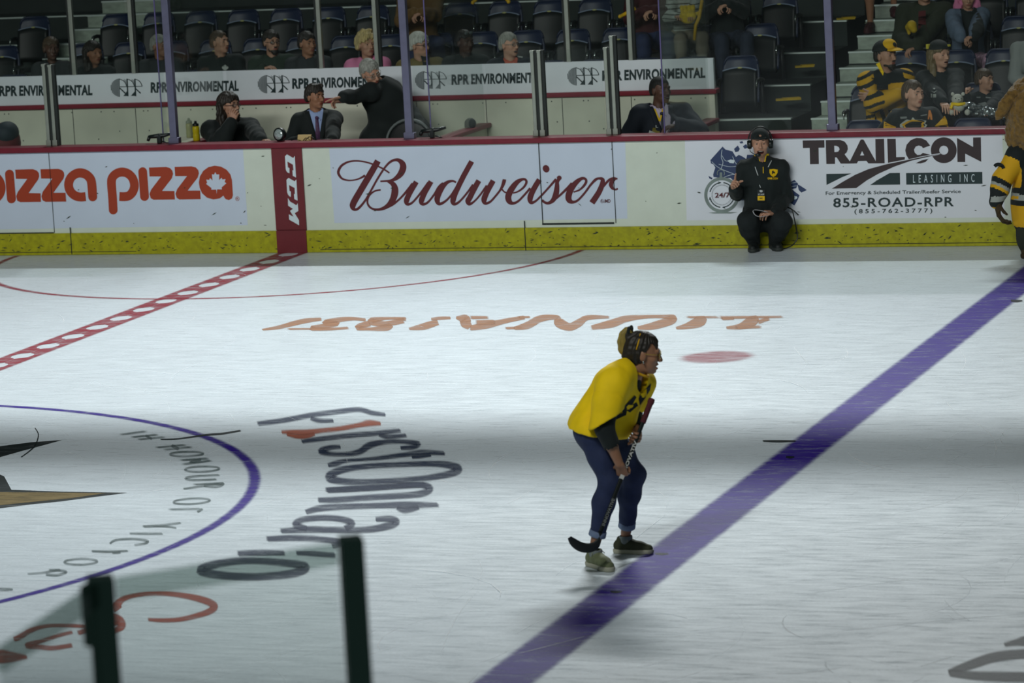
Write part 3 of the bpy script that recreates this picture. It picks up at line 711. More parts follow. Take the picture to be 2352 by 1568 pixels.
for x, y0, y1 in ((166, 247, 338), (1116, 232, 292), (1290, 215, 312), (1449, 212, 300), (957, 240, 320), (310, 240, 330)):
    a, b = atY(x, y0, BY-.003), atY(x, y1, BY-.003); mb.box((a[0], BY-.001, .70), (.006, .006, 1.2))
mb.build('panel_seams', SEAM, back)
s = Sign(BY-.002)
for i in range(64):
    X = -4.5+8.4*(i//4)/15.5+(.025 if i % 2 else -.025); Z = (1.27, 1.27, .98, 1.06)[i % 4]; X += .2*(i % 3 == 0)
    s.put([(X+.008*math.cos(t), BY-.002, Z+.008*math.sin(t)) for t in np.linspace(0, 6.283, 8, endpoint=False)], [tuple(range(8))])
s.build('bolts', mat('bolt_grey', rgb(90, 96, 88), .5), back)
# sponsor logo and words along the banner
def banner_unit(lx, tx0, tx1, yt, yb, dy):
    k = 345/565.0
    sg = Sign(BY+.004)
    sc_ = 7.84; T = (lx-250/sc_, yt-178/sc_, sc_)
    R_ = 165.0
    for i in range(8):
        x = 258+i*21; dx = (x-420)/170.0; h = R_*math.sqrt(max(.08, 1-dx*dx)); sg.stroke([(x, 345-h, 14), (x+6, 345+h, 14)], T, n=1)
    sg.stroke([(410, 330, 12), (818, 320, 12)], T, n=1)
    for x in (405, 545, 685):
        sg.stroke([(x, 188, 12), (x+75, 220, 14), (x+120, 280, 14), (x+133, 325, 14)], T, n=4)
    for x in (545, 685): sg.stroke([(x, 185, 24), (x+16, 498, 24)], T, n=1); sg.stroke([(x-28, 200, 8), (x-16, 270, 8)], T, n=1); sg.stroke([(x-50, 190, 8), (x-44, 230, 8)], T, n=1)
    for x in (415, 690): sg.stroke([(x, 352, 20), (x+100, 446, 22)], T, n=1)
    sg.poly([(480, 495), (545, 405), (562, 495)], T); sg.poly([(615, 492), (690, 405), (705, 492)], T)
    text_px(sg, 'RPR', [(tx0, yb), (tx0+(tx1-tx0)*.195, yb-dy*.195), (tx0+(tx1-tx0)*.195, yb-dy*.195-24), (tx0, yb-24)], None, .042, 1.06)
    t0 = .215
    text_px(sg, 'ENVIRONMENTAL', [(tx0+(tx1-tx0)*t0, yb-dy*t0), (tx1, yb-dy), (tx1, yb-dy-24.5), (tx0+(tx1-tx0)*t0, yb-dy*t0-24.5)], None, .042, 1.06)
    sg.build('sponsor_lettering', INK_GREEN, back)
banner_unit(-92, -2, 212, 184, 221, 2)
banner_unit(254, 346, 548, 180, 213, 4)
banner_unit(592, 671, 884, 172, 204, 5)
banner_unit(953, 1037, 1247, 163, 195, 5)
banner_unit(1303, 1383, 1620, 154, 186, 7)
# partitions
def partition(X, Y1, label):
    r = empty('box_partition', (X, FY+.19, 0), label, 'partition')
    mb = MB(); L_ = Y1-(FY+.19); mb.box((0, L_/2, .51), (.05, L_, 1.02)); mb.build('panel', BOXW, r)
    mb = MB(); mb.box((0, L_/2, 1.045), (.15, L_, .045)); mb.build('red_cap', RAILRED, r, bevel=.012)
    return r
partition(-1.25, 14.06, 'low red-capped partition holding the water bottle beside the bearded man')
partition(1.448, 14.795, 'low red-capped partition with a dark lump on top, near the standing man in black')
partition(3.87, 14.795, 'low red-capped partition under the arm of the man in the yellow lanyard')
# posts
PN = 0
def post(x, y, z0, z1, w_, dp, m, label, gask=-1, group=None):
    r = empty('glass_post', (x, y, z0), label, 'post', group)
    h = z1-z0
    MB().box((0, 0, h/2), (w_, dp, h)).build('channel', m, r, bevel=.006)
    if gask: MB().box((gask*(w_/2+.014), .01, h/2), (.026, dp*.7, h)).build('gasket', GASK, r)
    MB().box((0, 0, .03), (w_*1.5, dp*1.1, .06)).build('foot_bracket', m, r, bevel=.006)
    MB().box((0, 0, h-.012), (w_*1.15, dp*1.15, .024)).build('end_cap', m, r, bevel=.005)
    return r
RZ = 1.106
for x, z1, lb, g in ((-2.635, 1.94, 'left one of the short post pair at the far left of the red cap rail', 1), (-2.565, 1.93, 'right one of the short post pair at the far left of the red cap rail', 1),
                  (2.58, 1.94, 'left one of the short post pair just right of the lumped partition', 1), (2.65, 1.94, 'right one of the short post pair just right of the lumped partition', 1),
                  (3.325, 1.95, 'lower one of the uneven post pair left of the man in the yellow lanyard', 1), (3.39, 2.06, 'taller one of the uneven post pair left of the man in the yellow lanyard', 1)):
    post(x, 13.06, RZ, z1, .036, .06, ALU, lb, g)
for x, lb in ((-1.25, 'tall violet-grey glass post left of the bearded man in black'), (1.27, 'tall violet-grey glass post in front of the standing man in black'), (5.54, 'tall violet-grey glass post in front of the aisle steps')):
    post(x, 13.06, RZ, 3.3, .075, .07, ALUV, lb, 0)
for i, (x, g) in enumerate(((-3.15, -1), (-2.46, 1), (-.33, -1), (.29, 1), (2.37, -1), (3.03, 1))):
    post(x, BY+.06, 1.36, 3.3, .045, .05, ALU, 'aluminium glass post on the rear wall, %s from the left of the six there' % ('first', 'second', 'third', 'fourth', 'fifth', 'sixth')[i], g)
# glass panes
def pane(a, b, z0, z1, label, m=GLASS, th=.012, edge=True):
    a = np.array(a, float); b = np.array(b, float); c = (a+b)/2; L_ = np.linalg.norm(b-a); an = math.atan2(b[1]-a[1], b[0]-a[0])
    R = np.array([[math.cos(an), -math.sin(an), 0], [math.sin(an), math.cos(an), 0], [0, 0, 1]])
    r = empty('glass_screen', (a[0], a[1], z0), label, 'glass')
    off = c-a
    # a single sheet with rims so that it reads as one thickness of plastic
    MB().box((off[0], off[1], (z1-z0)/2), (L_-.004, th*.2, z1-z0), R).build('sheet', m, r)
    if m is GLASSN:
        MB().box((off[0], off[1], (z1-z0)-.028), (L_-.004, th, .056), R).build('tint_strip', NTINT, r)  # tinted strip added to imitate the grey band of the blurred edge
    if edge:
        t = b-a; t = t/L_
        mb = MB()
        mb.box((0, 0, (z1-z0)/2), (.008, th, z1-z0), R)
        mb.build('edge', GEDGE, r)
    return r
pane((-6, 13.06), (-2.66, 13.06), RZ, 1.94, 'low glass pane at the far left above the orange pizza advert', edge=False)
pane((-2.54, 13.06), (-1.32, 13.06), RZ, 1.94, 'low glass pane between the far left post pair and the first tall post', edge=False)
pane((1.33, 13.06), (2.55, 13.06), RZ, 1.94, 'low glass pane in front of the lumped red partition', edge=False)
pane((2.68, 13.06), (3.29, 13.06), RZ, 1.94, 'narrow glass pane between the two short post pairs', edge=False)
pane((3.88, 13.06), (5.49, 13.06), RZ, 3.3, 'tall glass pane over the crouching host and the lone seat')
pane((5.59, 13.06), (9.5, 13.06), RZ, 3.3, 'tall glass pane in front of the fans in yellow and black', edge=False)
pane((-1.40, 13.12), (-1.40, 14.74), 1.07, 3.3, 'glass return pane at the left end of the timekeeping bench')
pane((1.47, 13.12), (1.47, 14.74), 1.07, 3.3, 'glass return pane above the lumped red partition')
pane((3.86, 13.12), (3.86, 14.74), 1.07, 3.3, 'hazy glass return pane beside the man in the yellow lanyard')
px_ = [-5.6, -3.19, -2.50, -.37, .25, 2.33, 2.99, 3.88]
for i in range(7):
    pane((px_[i]+.05, BY+.06), (px_[i+1]-.02, BY+.06), 1.665, 3.3, 'glass pane above the sponsor banner, %s of seven from the left' % ('first', 'second', 'third', 'fourth', 'fifth', 'sixth', 'seventh')[i], edge=False)
# near-side glass corner in the foreground
NP = [(10.71, -12.95), (10.235, -13.45), (10.30, -14.15)]
NW = mat('post_dark', rgb(186, 204, 192), .6)
mb = MB()
a, b, c = [np.array(p) for p in NP]
for p, q in ((a, b), (b, c)):
    m_ = (p+q)/2; L_ = np.linalg.norm(q-p); an = math.atan2(*(q-p)[::-1]); R = np.array([[math.cos(an), -math.sin(an), 0], [math.sin(an), math.cos(an), 0], [0, 0, 1]])
    mb.box((m_[0], m_[1], .53), (L_+.1, .12, 1.06), R)
near = mb.build('wall_near', W_WHITE); tag(near, 'white dasher boards at the near bench corner', 'boards', kind='structure')
NT = 2.865
for (x, y), lb, wd in ((NP[0], 'dark blurred glass post nearest the camera, right one of the two', .060), (NP[1], 'dark blurred glass post nearest the camera, left one of the two', .066)):
    r = empty('near_glass_post', (x, y, 1.06), lb, 'post')
    MB().box((0, 0, (NT-1.06)/2), (wd, .075, NT-1.06), [[math.cos(.5), -math.sin(.5), 0], [math.sin(.5), math.cos(.5), 0], [0, 0, 1]]).build('channel', NW, r, bevel=.006)
    if wd > .062: MB().box((-.03, .02, (NT-1.06)-.10), (.05, .07, .16)).build('corner_clip', NW, r, bevel=.01)
_s = lambda p, q, f: tuple(np.array(p)+(np.array(q)-np.array(p))*f)
pane(_s(NP[1], NP[0], .06), _s(NP[1], NP[0], .94), 1.06, NT-.01, 'blurred foreground glass pane between the two dark posts', GLASSN, .02, False)
pane(NP[2], _s(NP[2], NP[1], .94), 1.06, NT-.01, 'blurred foreground glass pane left of the dark posts', GLASSN, .02, False)

# terraces and aisle
def zf(k): return .49+.257*k
mb = MB()
for k in range(1, 8):
    y0 = 13.42+.84*k; mb.box((-.9, y0+.42, zf(k)/2), (11, .84, zf(k))) if y0 > 14.9 else None
for k in range(0, 8):
    y0 = 13.42+.84*k; mb.box((8.1, y0+.42, zf(k)/2), (4.3, .84, zf(k)))
mb.box((2, 20.4, 1.7), (18, .2, 3.4))
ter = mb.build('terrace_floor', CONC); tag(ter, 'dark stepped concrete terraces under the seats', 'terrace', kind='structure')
mb = MB()
for k in range(2, 8): mb.box((-.9, 13.42+.84*k+.03, zf(k)+.006), (11.0, .07, .014))
mb.build('nosing', NOSE, ter)
mb = MB(); mn = MB(); mk = MB()
for i in range(0, 16):
    z1 = zf(i/2.0); y0 = 13.36+.42*i
    mb.box((5.40, y0+.21+.012, z1-.075), (1.15, .42, .148)); mn.box((5.40, y0+.03, z1+.004), (1.16, .055, .016))
    mb.box((5.40, y0+.3, (z1-.16)/2), (1.12, .3, max(.02, z1-.16)))
    if i % 2 == 0: mk.box((5.40, y0+.01, z1-.137), (1.15, .02, .045))  # dark strips hold the shadow of the gap under each row's step
st = mb.build('aisle_steps', STEP); tag(st, 'grey steel aisle steps climbing between the seat blocks', 'steps', kind='structure')
mn.build('step_nosing', NOSE, st); mk.build('gap_shadow', SEAM, st)
mb = MB()
for i, x in ((1, 5.05), (3, 5.15), (5, 5.42), (7, 5.52), (9, 5.58)):
    mb.box((x+.25, 13.36+.42*i-.003, zf(i/2.0)-.065), (.13, .012, .07))
mb.build('step_lights', mat('step_light_grey', rgb(78, 88, 84), .3), st)

mb = MB(); mn = MB()
for i in range(6, 16):
    z1 = zf(i/2.0); y0 = 13.36+.42*i
    if y0 > 14.95: mb.box((-4.22, y0+.21+.012, z1/2+.0015), (.80, .42, z1)); mn.box((-4.22, y0+.03, z1+.006), (.81, .055, .016))
st2 = mb.build('aisle_steps', STEP); tag(st2, 'dim steel aisle steps at the far left of the stands', 'steps', kind='structure'); mn.build('step_nosing', NOSE, st2)
# seats
def seat_proto():
    r = empty('stadium_seat', (0, 0, 0), 'x', 'seat')
    W2 = .2; mb = MB(); nu, nv = 14, 10; V = []; F = []
    def P(u, v, back):
        x = u*W2*(1-.10*max(0, v-.75)*4*abs(u)**3); t = max(0, (abs(u)-.62)/.38)
        top = .60-.075*t**2.2; z = .14+(top-.14)*v
        y = .02+.10*(v-.5)-.055*u*u+(.022 if back else 0)
        return (x, y, z)
    for bk in (0, 1):
        for j in range(nv+1):
            for i in range(nu+1): V.append(P(-1+2*i/nu, j/nv, bk))
    n1 = (nu+1)*(nv+1)
    for j in range(nv):
        for i in range(nu):
            a = j*(nu+1)+i; q = (a, a+1, a+nu+2, a+nu+1); F.append(q); F.append(tuple(x+n1 for x in q[::-1]))
    ring = [i for i in range(nu+1)]+[(j*(nu+1)+nu) for j in range(1, nv+1)]+[nv*(nu+1)+i for i in range(nu-1, -1, -1)]+[j*(nu+1) for j in range(nv-1, 0, -1)]
    for a, b in zip(ring, ring[1:]+ring[:1]): F.append((b, a, a+n1, b+n1))
    mb.add(V, F, 0, True); mb.tube([P(-1+2*i/nu, 1, 0) for i in range(nu+1)], .012, 6)
    mb.build('seat_back', SEATB, r)
    return r
def seat_pan_mesh(down):
    mb = MB(); nu, nv = 12, 6; V = []; F = []
    def P(u, v, b):
        x = u*.178; k = .03*u*u
        h = .105+(.385-k)*v if not down else 0
        if not down: return (x, -.045+.03*v-.03*u*u-(.05 if b else 0)*(1-.55*v), h)
        return (x, .02-.40*v+.03*u*u*v, .135+.02*v-(.035 if b else 0))
    for b in (0, 1):
        for j in range(nv+1):
            for i in range(nu+1): V.append(P(-1+2*i/nu, j/nv, b))
    n1 = (nu+1)*(nv+1)
    for j in range(nv):
        for i in range(nu):
            a = j*(nu+1)+i; q = (a, a+1, a+nu+2, a+nu+1); F.append(q[::-1]); F.append(tuple(x+n1 for x in q))
    ring = [i for i in range(nu+1)]+[(j*(nu+1)+nu) for j in range(1, nv+1)]+[nv*(nu+1)+i for i in range(nu-1, -1, -1)]+[j*(nu+1) for j in range(nv-1, 0, -1)]
    for a, b in zip(ring, ring[1:]+ring[:1]): F.append((a, b, b+n1, a+n1))
    mb.add(V, F, 0, True); return mb, [P(-1+2*i/nu, 1, 0) for i in range(nu+1)]
proto = seat_proto()
mb, rim = seat_pan_mesh(False); pan = mb.build('seat_pan', SEATK, proto)
mb = MB(); mb.tube([(p[0], p[1]-.006, p[2]+.004) for p in rim], .0085, 6); mb.build('front_rim', mat('rim_highlight', rgb(120, 134, 156), .3), pan)  # the rim's highlight is put into its pale blue colour
mb = MB(); mb.ell((0, -.032, .492), (.026, .012, .009)); mb.build('number_plate', PLATE, pan)
for sx in (-1, 1):
    mb = MB()
    mb.tube([(sx*.215, .03, .02), (sx*.215, .02, .20), (sx*.215, .0, .36)], [.028, .024, .02], 8)
    mb.tube([(sx*.215, .05, .36), (sx*.215, -.10, .375), (sx*.215, -.19, .365), (sx*.215, -.20, .33)], [.02, .022, .022, .012], 8)
    ar = mb.build('armrest', SEATK, proto)
    mb = MB(); mb.tube([(sx*.215, -.205, .30), (sx*.215, -.212, .335), (sx*.215, -.205, .37), (sx*.215, -.17, .387)], .007, 6); mb.build('cap', CHROME, ar)
ORD = ['first', 'second', 'third', 'fourth', 'fifth', 'sixth', 'seventh', 'eighth', 'ninth', 'tenth', 'eleventh', 'twelfth', 'thirteenth', 'fourteenth', 'fifteenth', 'sixteenth', 'seventeenth', 'eighteenth', 'nineteenth', 'twentieth']
first = [True]
def seat(X, k, label, group):
    o = proto if first[0] else copy_tree(proto)
    first[0] = False
    o.location = (X, 14.0-.10+.84*k, zf(k)); tag(o, label, 'seat', group)
    return o
for k in (2, 3, 4):
    n = 0
    for i in range(0, 18):
        X = 3.97-.513*i
        if k > 2 and -4.75 < X < -3.75: continue
        seat(X, k, 'dark blue folding seat, %s from the aisle in the %s row above the banner' % (ORD[n], ('lowest', 'second', 'third')[k-2]), 'seats of the centre block'); n += 1
for k in range(0, 5):
    for i in range(0, 4):
        X = 5.64+[.5, .3, .1, 0.0, 0.0][k]*0+i*(.55 if k else .53)
        if k in (1,): X = 5.5+.565*i
        if k in (2, 3, 4): X = 5.74+.475*i
        seat(X+.0, k, 'dark blue folding seat, %s from the steps in %s row of the right block' % (ORD[i], ('the front', 'the second', 'the third', 'the fourth', 'the fifth')[k]), 'seats of the right block')
# small fittings of the boxes
r = empty('round_lamp', atY(645, 330, 13.06)*np.array([1, 1, 0])+np.array([0, 0, RZ]), 'round chrome lamp on the red cap rail above the red centre strip', 'lamp')
mb = MB(); mb.lathe([(.0, -.03), (.055, -.03), (.066, -.01), (.066, .03), (.055, .035)], (0, 0, .068), (-.3, -.95, .1)); mb.build('housing', BLACK, r)
mb = MB(); mb.lathe([(0, .042), (.03, .040), (.048, .034), (.052, .03)], (0, 0, .068), (-.3, -.95, .1)); mb.build('lens', mat('lamp_lens', rgb(170, 184, 182), .15, .3, noise=.3, nscale=60), r)
MB().box((0, .01, .008), (.06, .05, .016)).build('foot', BLACK, r)
def bottle(x, y, Y, m, cap, label, zb=1.068):
    p = atY(x, y, Y); r = empty('water_bottle', (p[0], Y, zb), label, 'bottle')
    MB().lathe([(0, 0), (.034, 0), (.036, .01), (.036, .06), (.033, .075), (.036, .09), (.036, .135), (.03, .15), (0, .15)], (0, 0, 0)).build('body', m, r)
    MB().lathe([(.03, .148), (.032, .152), (.032, .172), (.016, .18), (.012, .2), (.006, .205), (0, .205)], (0, 0, 0)).build('lid', cap, r)
bottle(451, 312, 13.62, mat('bottle_yellow', rgb(214, 196, 24), .35), BLACK, 'yellow squeeze bottle with a black lid on the red partition')
bottle(436, 312, 13.92, mat('reflected_bottle', rgb(176, 178, 126), .35), mat('reflected_lid', rgb(150, 160, 140), .4), 'pale bottle standing in for the reflection of the yellow one')  # added bottle shape stands in for the yellow bottle's reflection in the glass
def clamp(p, label):
    r = empty('pole_clamp', p, label, 'clamp')
    mb = MB(); mb.box((0, 0, .05), (.045, .05, .10)); mb.build('block', BLACK, r, bevel=.008)
    mb = MB(); mb.tube([(-.11, -.02, .07), (-.04, -.01, .075), (.05, 0, .08), (.14, .01, .10)], [.016, .022, .02, .014], 8); mb.build('arm', BLACK, r)
    mb = MB(); mb.tube([(.03, 0, .02), (.10, .0, -.0)], .008, 6); mb.tube([(-.1, -.02, .07), (-.12, -.02, .03)], [.02, .016], 8); mb.build('lever', BLACK, r)
clamp((-1.42, 13.07, RZ), 'black clamp on the cap rail at the foot of the first tall post')
clamp((1.50, 13.07, RZ), 'black clamp on the cap rail at the start of the lumped partition')
p = atY(1065, 297, 14.35); r = MB(); r.ell((0, 0, .04), (.062, .05, .058)); r.ell((-.035, 0, .015), (.03, .03, .02)); tag(r.build('dark_cap', mat('cap_grey', rgb(58, 66, 66), .7), None, (0, 0, 0)), 'dark grey cap lying on the red partition near the rear wall', 'cap').location = (1.448, 14.35, 1.068)
r = empty('office_chair', (1.0, 13.75, 0.0), 'grey round-backed office chair behind the first tall post by the standing man', 'chair')
mb = MB(); mb.tube([(.24*math.cos(a), .03*math.sin(a), 1.0+.22*math.sin(a)) for a in np.linspace(-.3, math.pi+.3, 20)], .014, 8); mb.build('back_hoop', mat('chair_grey', rgb(96, 104, 104), .4), r)
mb = MB(); mb.ell((0, .02, 1.0), (.23, .02, .20)); mb.build('backrest', SEATK, r)
mb = MB(); mb.ell((0, -.2, .5), (.24, .24, .05)); mb.build('seat', SEATK, r)
mb = MB(); mb.tube([(0, -.2, .06), (0, -.2, .48)], .03); mb.tube([(0, .03, .82), (0, .0, .5), (0, -.15, .47)], .02)
for k in range(5): mb.tube([(0, -.2, .08), (.28*math.cos(k*1.2566), -.2+.28*math.sin(k*1.2566), .03)], [.025, .018])
mb.build('pedestal', BLACK, r)
p = atY(712, 318, 13.2); r = empty('note_card', (p[0], 13.05, RZ), 'folded tan card standing on the cap rail before the seated man in the tie', 'card')
mb = MB(); mb.box((0, 0, .03), (.14, .006, .06), [[1, 0, 0], [0, .94, .34], [0, -.34, .94]]); mb.build('front_leaf', mat('card_tan', rgb(196, 172, 116), .6), r)
mb = MB(); mb.box((0, .03, .03), (.14, .006, .06), [[1, 0, 0], [0, .94, -.34], [0, .34, .94]]); mb.build('rear_leaf', MATS['card_tan'], r)
mb = MB()
for x0, x1, h in ((.0, .12, .04), (-.02, .05, .03), (.10, .28, .015), (-.15, -.05, .015)): mb.tube([(x0, 0, .006), ((x0*2+x1)/3, .01, h), ((x0+x1*2)/3, .0, h*.9), (x1, .01, .006)], .003, 5)
p = atY(700, 325, 13.02); tag(mb.build('cable_loop', BLACK), 'loose black cables lying on the cap rail before the man in the tie', 'cable').location = (p[0], 13.03, RZ)
p = atY(14, 300, 13.8); r = empty('equipment_bag', (p[0], 13.75, 1.06-.32), 'dark red and blue equipment bag at the far left edge behind the boards', 'bag')
mb = MB(); mb.ell((0, 0, .33), (.17, .16, .22)); mb.build('pouch', mat('bag_red', rgb(92, 30, 34), .7, noise=.2, nscale=12), r)
mb = MB(); mb.ell((.05, -.03, .44), (.12, .15, .12)); mb.build('flap', mat('bag_blue', rgb(34, 48, 56), .7), r)
MB().box((0, 0, .12), (.3, .28, .24)).build('bag_base', SEATK, r, bevel=.03)
PAPER = mat('paper_yellow', rgb(186, 156, 24), .7, noise=.15, nscale=30)
for i, (x, y, sx, lb) in enumerate(((1805, 233, .26, 'yellow folded towel on the aisle step nearest the boards'), (1868, 147, .2, 'yellow folded towel on the middle aisle steps'), (1890, 64, .2, 'yellow folded towel on the upper aisle steps'))):
    j = min(range(16), key=lambda j: abs(atZ(x, y, zf(j/2.0))[1]-(13.36+.42*j+.2)))
    z1 = zf(j/2.0)+.012; p = atZ(x, y, z1); p[1] = 13.36+.42*j+.16
    mb = MB()
    mb.box((0, 0, .012), (sx, .14, .014), [[.96, -.26, 0], [.26, .96, 0], [0, 0, 1]]); mb.box((.03, .01, .024), (sx*.7, .1, .01), [[.9, -.42, 0], [.42, .9, 0], [0, 0, 1]])
    o = mb.build('rally_towel', PAPER, None, bevel=.004); o.location = (p[0], p[1], z1); tag(o, lb, 'towel', 'yellow towels on the aisle steps')
# unseen beams added above to cast the broad bands of shade over ice
mb = MB(); mb.box((0, 17.8, 11), (60, .36, .26)); mb.box((0, 15.2, 11.0), (60, .1, .06))
tag(mb.build('shade_beam', mat('added_beam', rgb(80, 90, 90), .6)), 'unseen beams added above the far stands to shade the ice', 'added_beam', kind='structure')
# ================================================================ FIGURES
def unit(v): v = np.array(v, float); return v/(np.linalg.norm(v)+1e-12)
def frame(f, u=(0, 0, 1)):
    """columns: s (the figure's left), f (forward), u (up)"""
    f = unit(f); u = np.array(u, float); u = unit(u-f*(u@f)); s = np.cross(u, f); return np.stack([s, f, u], 1)
class Fld:
    """blended distance field -> one continuous surface"""
    def __init__(s): s.p = []; s.sub = []; s.cut = []
    def cone(s, a, b, ra, rb, k=.02, flat=None):
        a = np.array(a, float); b = np.array(b, float)
        s.p.append(('c', a, b, ra, rb, k, flat)); return s
    def chain(s, pts, rads, k=.02, flat=None):
        for i in range(len(pts)-1): s.cone(pts[i], pts[i+1], rads[i], rads[i+1], k, flat)
        return s
    def ell(s, c, r, R=None, k=.02): s.p.append(('e', np.array(c, float), np.array(r, float), np.eye(3) if R is None else np.array(R), 0, k, None)); return s
    def minus_cone(s, a, b, ra, rb, k=.006): s.sub.append(('c', np.array(a, float), np.array(b, float), ra, rb, k, None)); return s
    def minus_ell(s, c, r, R=None, k=.006): s.sub.append(('e', np.array(c, float), np.array(r, float), np.eye(3) if R is None else np.array(R), 0, k, None)); return s
    def plane(s, p, n): s.cut.append((np.array(p, float), unit(n))); return s
    @staticmethod
    def dist(q, P):
        if q[0] == 'c':
            _, a, b, ra, rb, k, flat = q
            if flat is not None:
                ax = unit(flat[0]); fk = flat[1]-1.0
                tr = lambda X: X+((X@ax)*fk)[..., None]*ax if X.ndim > 1 else X+(X@ax)*fk*ax
                P = tr(P); a = tr(a); b = tr(b)
            ab = b-a; t = np.clip(((P-a)@ab)/(ab@ab+1e-12), 0, 1)
            return np.linalg.norm(P-a-t[..., None]*ab, axis=-1)-(ra+(rb-ra)*t)
        _, c, r, R, _, k, _ = q
        L_ = (P-c)@R; n = np.linalg.norm(L_/r, axis=-1); g = np.linalg.norm(L_/(r*r), axis=-1)+1e-9
        return np.where(n < 1e-6, -r.min(), n*(n-1)/g)
    def bounds(s, q):
        if q[0] == 'c':
            r = max(q[3], q[4]); return np.minimum(q[1], q[2])-r, np.maximum(q[1], q[2])+r
        e = np.sqrt(((q[3]*q[2])**2).sum(1)); return q[1]-e, q[1]+e
    def mesh(s, h, inflate=0.0, box=None):
        lo = np.min([s.bounds(q)[0] for q in s.p], 0)-inflate-3*h; hi = np.max([s.bounds(q)[1] for q in s.p], 0)+inflate+3*h
        if box is not None: lo = np.maximum(lo, box[0]); hi = np.minimum(hi, box[1])
        n = np.maximum(np.ceil((hi-lo)/h).astype(int)+1, 4)
        D = np.full(n, 1.0, np.float32)
        ax = [lo[i]+h*np.arange(n[i]) for i in range(3)]
        def region(q, pad):
            b0, b1 = s.bounds(q); i0 = np.clip(np.floor((b0-pad-lo)/h).astype(int), 0, n-1); i1 = np.clip(np.ceil((b1+pad-lo)/h).astype(int)+1, 1, n)
            return i0, np.maximum(i1, i0+1)
        def pts(i0, i1):
            g = np.meshgrid(*[ax[i][i0[i]:i1[i]] for i in range(3)], indexing='ij'); return np.stack(g, -1)
        for q in s.p:
            k = q[5]; i0, i1 = region(q, k+inflate+3*h); sl = tuple(slice(a, b) for a, b in zip(i0, i1))
            d = s.dist(q, pts(i0, i1))-inflate; O = D[sl]
            hh = np.clip(.5+.5*(O-d)/k, 0, 1); D[sl] = O*(1-hh)+d*hh-k*hh*(1-hh)
        for q in s.sub:
            k = q[5]; i0, i1 = region(q, k+3*h); sl = tuple(slice(a, b) for a, b in zip(i0, i1))
            d = -s.dist(q, pts(i0, i1)); O = D[sl]
            hh = np.clip(.5-.5*(O-d)/k, 0, 1); D[sl] = O*(1-hh)+d*hh+k*hh*(1-hh)
        if s.cut:
            G = pts(np.zeros(3, int), n)
            for p, nn in s.cut: D = np.maximum(D, (G-p)@nn)
        D[0], D[-1], D[:, 0], D[:, -1], D[:, :, 0], D[:, :, -1] = (1,)*6 if box is None else (.01,)*6
        return surf_nets(D, lo, h)
def surf_nets(D, lo, h):
    n = np.array(D.shape); S = D < 0
    c = np.zeros(n-1, np.int32); acc = np.zeros((*(n-1), 3), np.float32); cnt = np.zeros(n-1, np.float32)
    sl = lambda o: tuple(slice(o[i], n[i]-1+o[i]) for i in range(3))
    for ax in range(3):
        o2 = [i for i in range(3) if i != ax]
        for p in (0, 1):
            for q in (0, 1):
                a = [0, 0, 0]; a[o2[0]] = p; a[o2[1]] = q; b = list(a); b[ax] = 1
                A = D[sl(a)]; B = D[sl(b)]; m = (A < 0) != (B < 0)
                t = np.where(m, A/np.where(m, A-B, 1), 0)
                for i in range(3):
                    v = a[i]+(t if i == ax else 0); acc[..., i] += np.where(m, v, 0)
                cnt += m
    m = cnt > 0; idx = np.full(n-1, -1, np.int64); ii = np.argwhere(m); idx[m] = np.arange(len(ii))
    V = (ii+acc[m]/cnt[m][:, None])*h+lo
    F = []
    for ax in range(3):
        u, v = (ax+1) % 3, (ax+2) % 3
        a = [slice(1, n[i]-1) for i in range(3)]; a[ax] = slice(0, n[ax]-1); b = list(a); b[ax] = slice(1, n[ax])
        A = S[tuple(a)]; B = S[tuple(b)]; e = np.argwhere(A != B)
        if len(e) == 0: continue
        fl = A[tuple(e.T)]
        base = e.copy()
        for i in (u, v): base[:, i] += 1
        def cell(du, dv):
            t = base.copy(); t[:, u] -= du; t[:, v] -= dv; return idx[tuple(t.T)]
        Q = np.stack([cell(1, 1), cell(0, 1), cell(0, 0), cell(1, 0)], 1)
        Q[~fl] = Q[~fl][:, ::-1]
        F.append(Q)
    F = np.concatenate(F) if F else np.zeros((0, 4), np.int64)
    return V, F[(F >= 0).all(1)]
def normals(V, F):
    fn = np.cross(V[F[:, 2]]-V[F[:, 0]], V[F[:, 3]]-V[F[:, 1]]); N = np.zeros_like(V)
    for i in range(4): np.add.at(N, F[:, i], fn)
    return N/(np.linalg.norm(N, axis=1, keepdims=True)+1e-12)
def relax(V, F, it=2, lam=.5):
    for _ in range(it):
        A = np.zeros_like(V); c = np.zeros(len(V))
        for i in range(4):
            j = (i+1) % 4; np.add.at(A, F[:, i], V[F[:, j]]); np.add.at(A, F[:, j], V[F[:, i]]); np.add.at(c, F[:, i], 1); np.add.at(c, F[:, j], 1)
        V = V*(1-lam)+lam*A/np.maximum(c, 1)[:, None]
    return V
def waves(P, seed, scale, stretch=(1, 1, 1)):
    r = np.random.RandomState(seed); o = np.zeros(len(P)); Q = P*np.array(stretch)
    for i in range(7):
        d = unit(r.normal(size=3)); o += np.sin(Q@d*scale*(.6+1.3*r.rand())+6.28*r.rand())
    return o/4.0
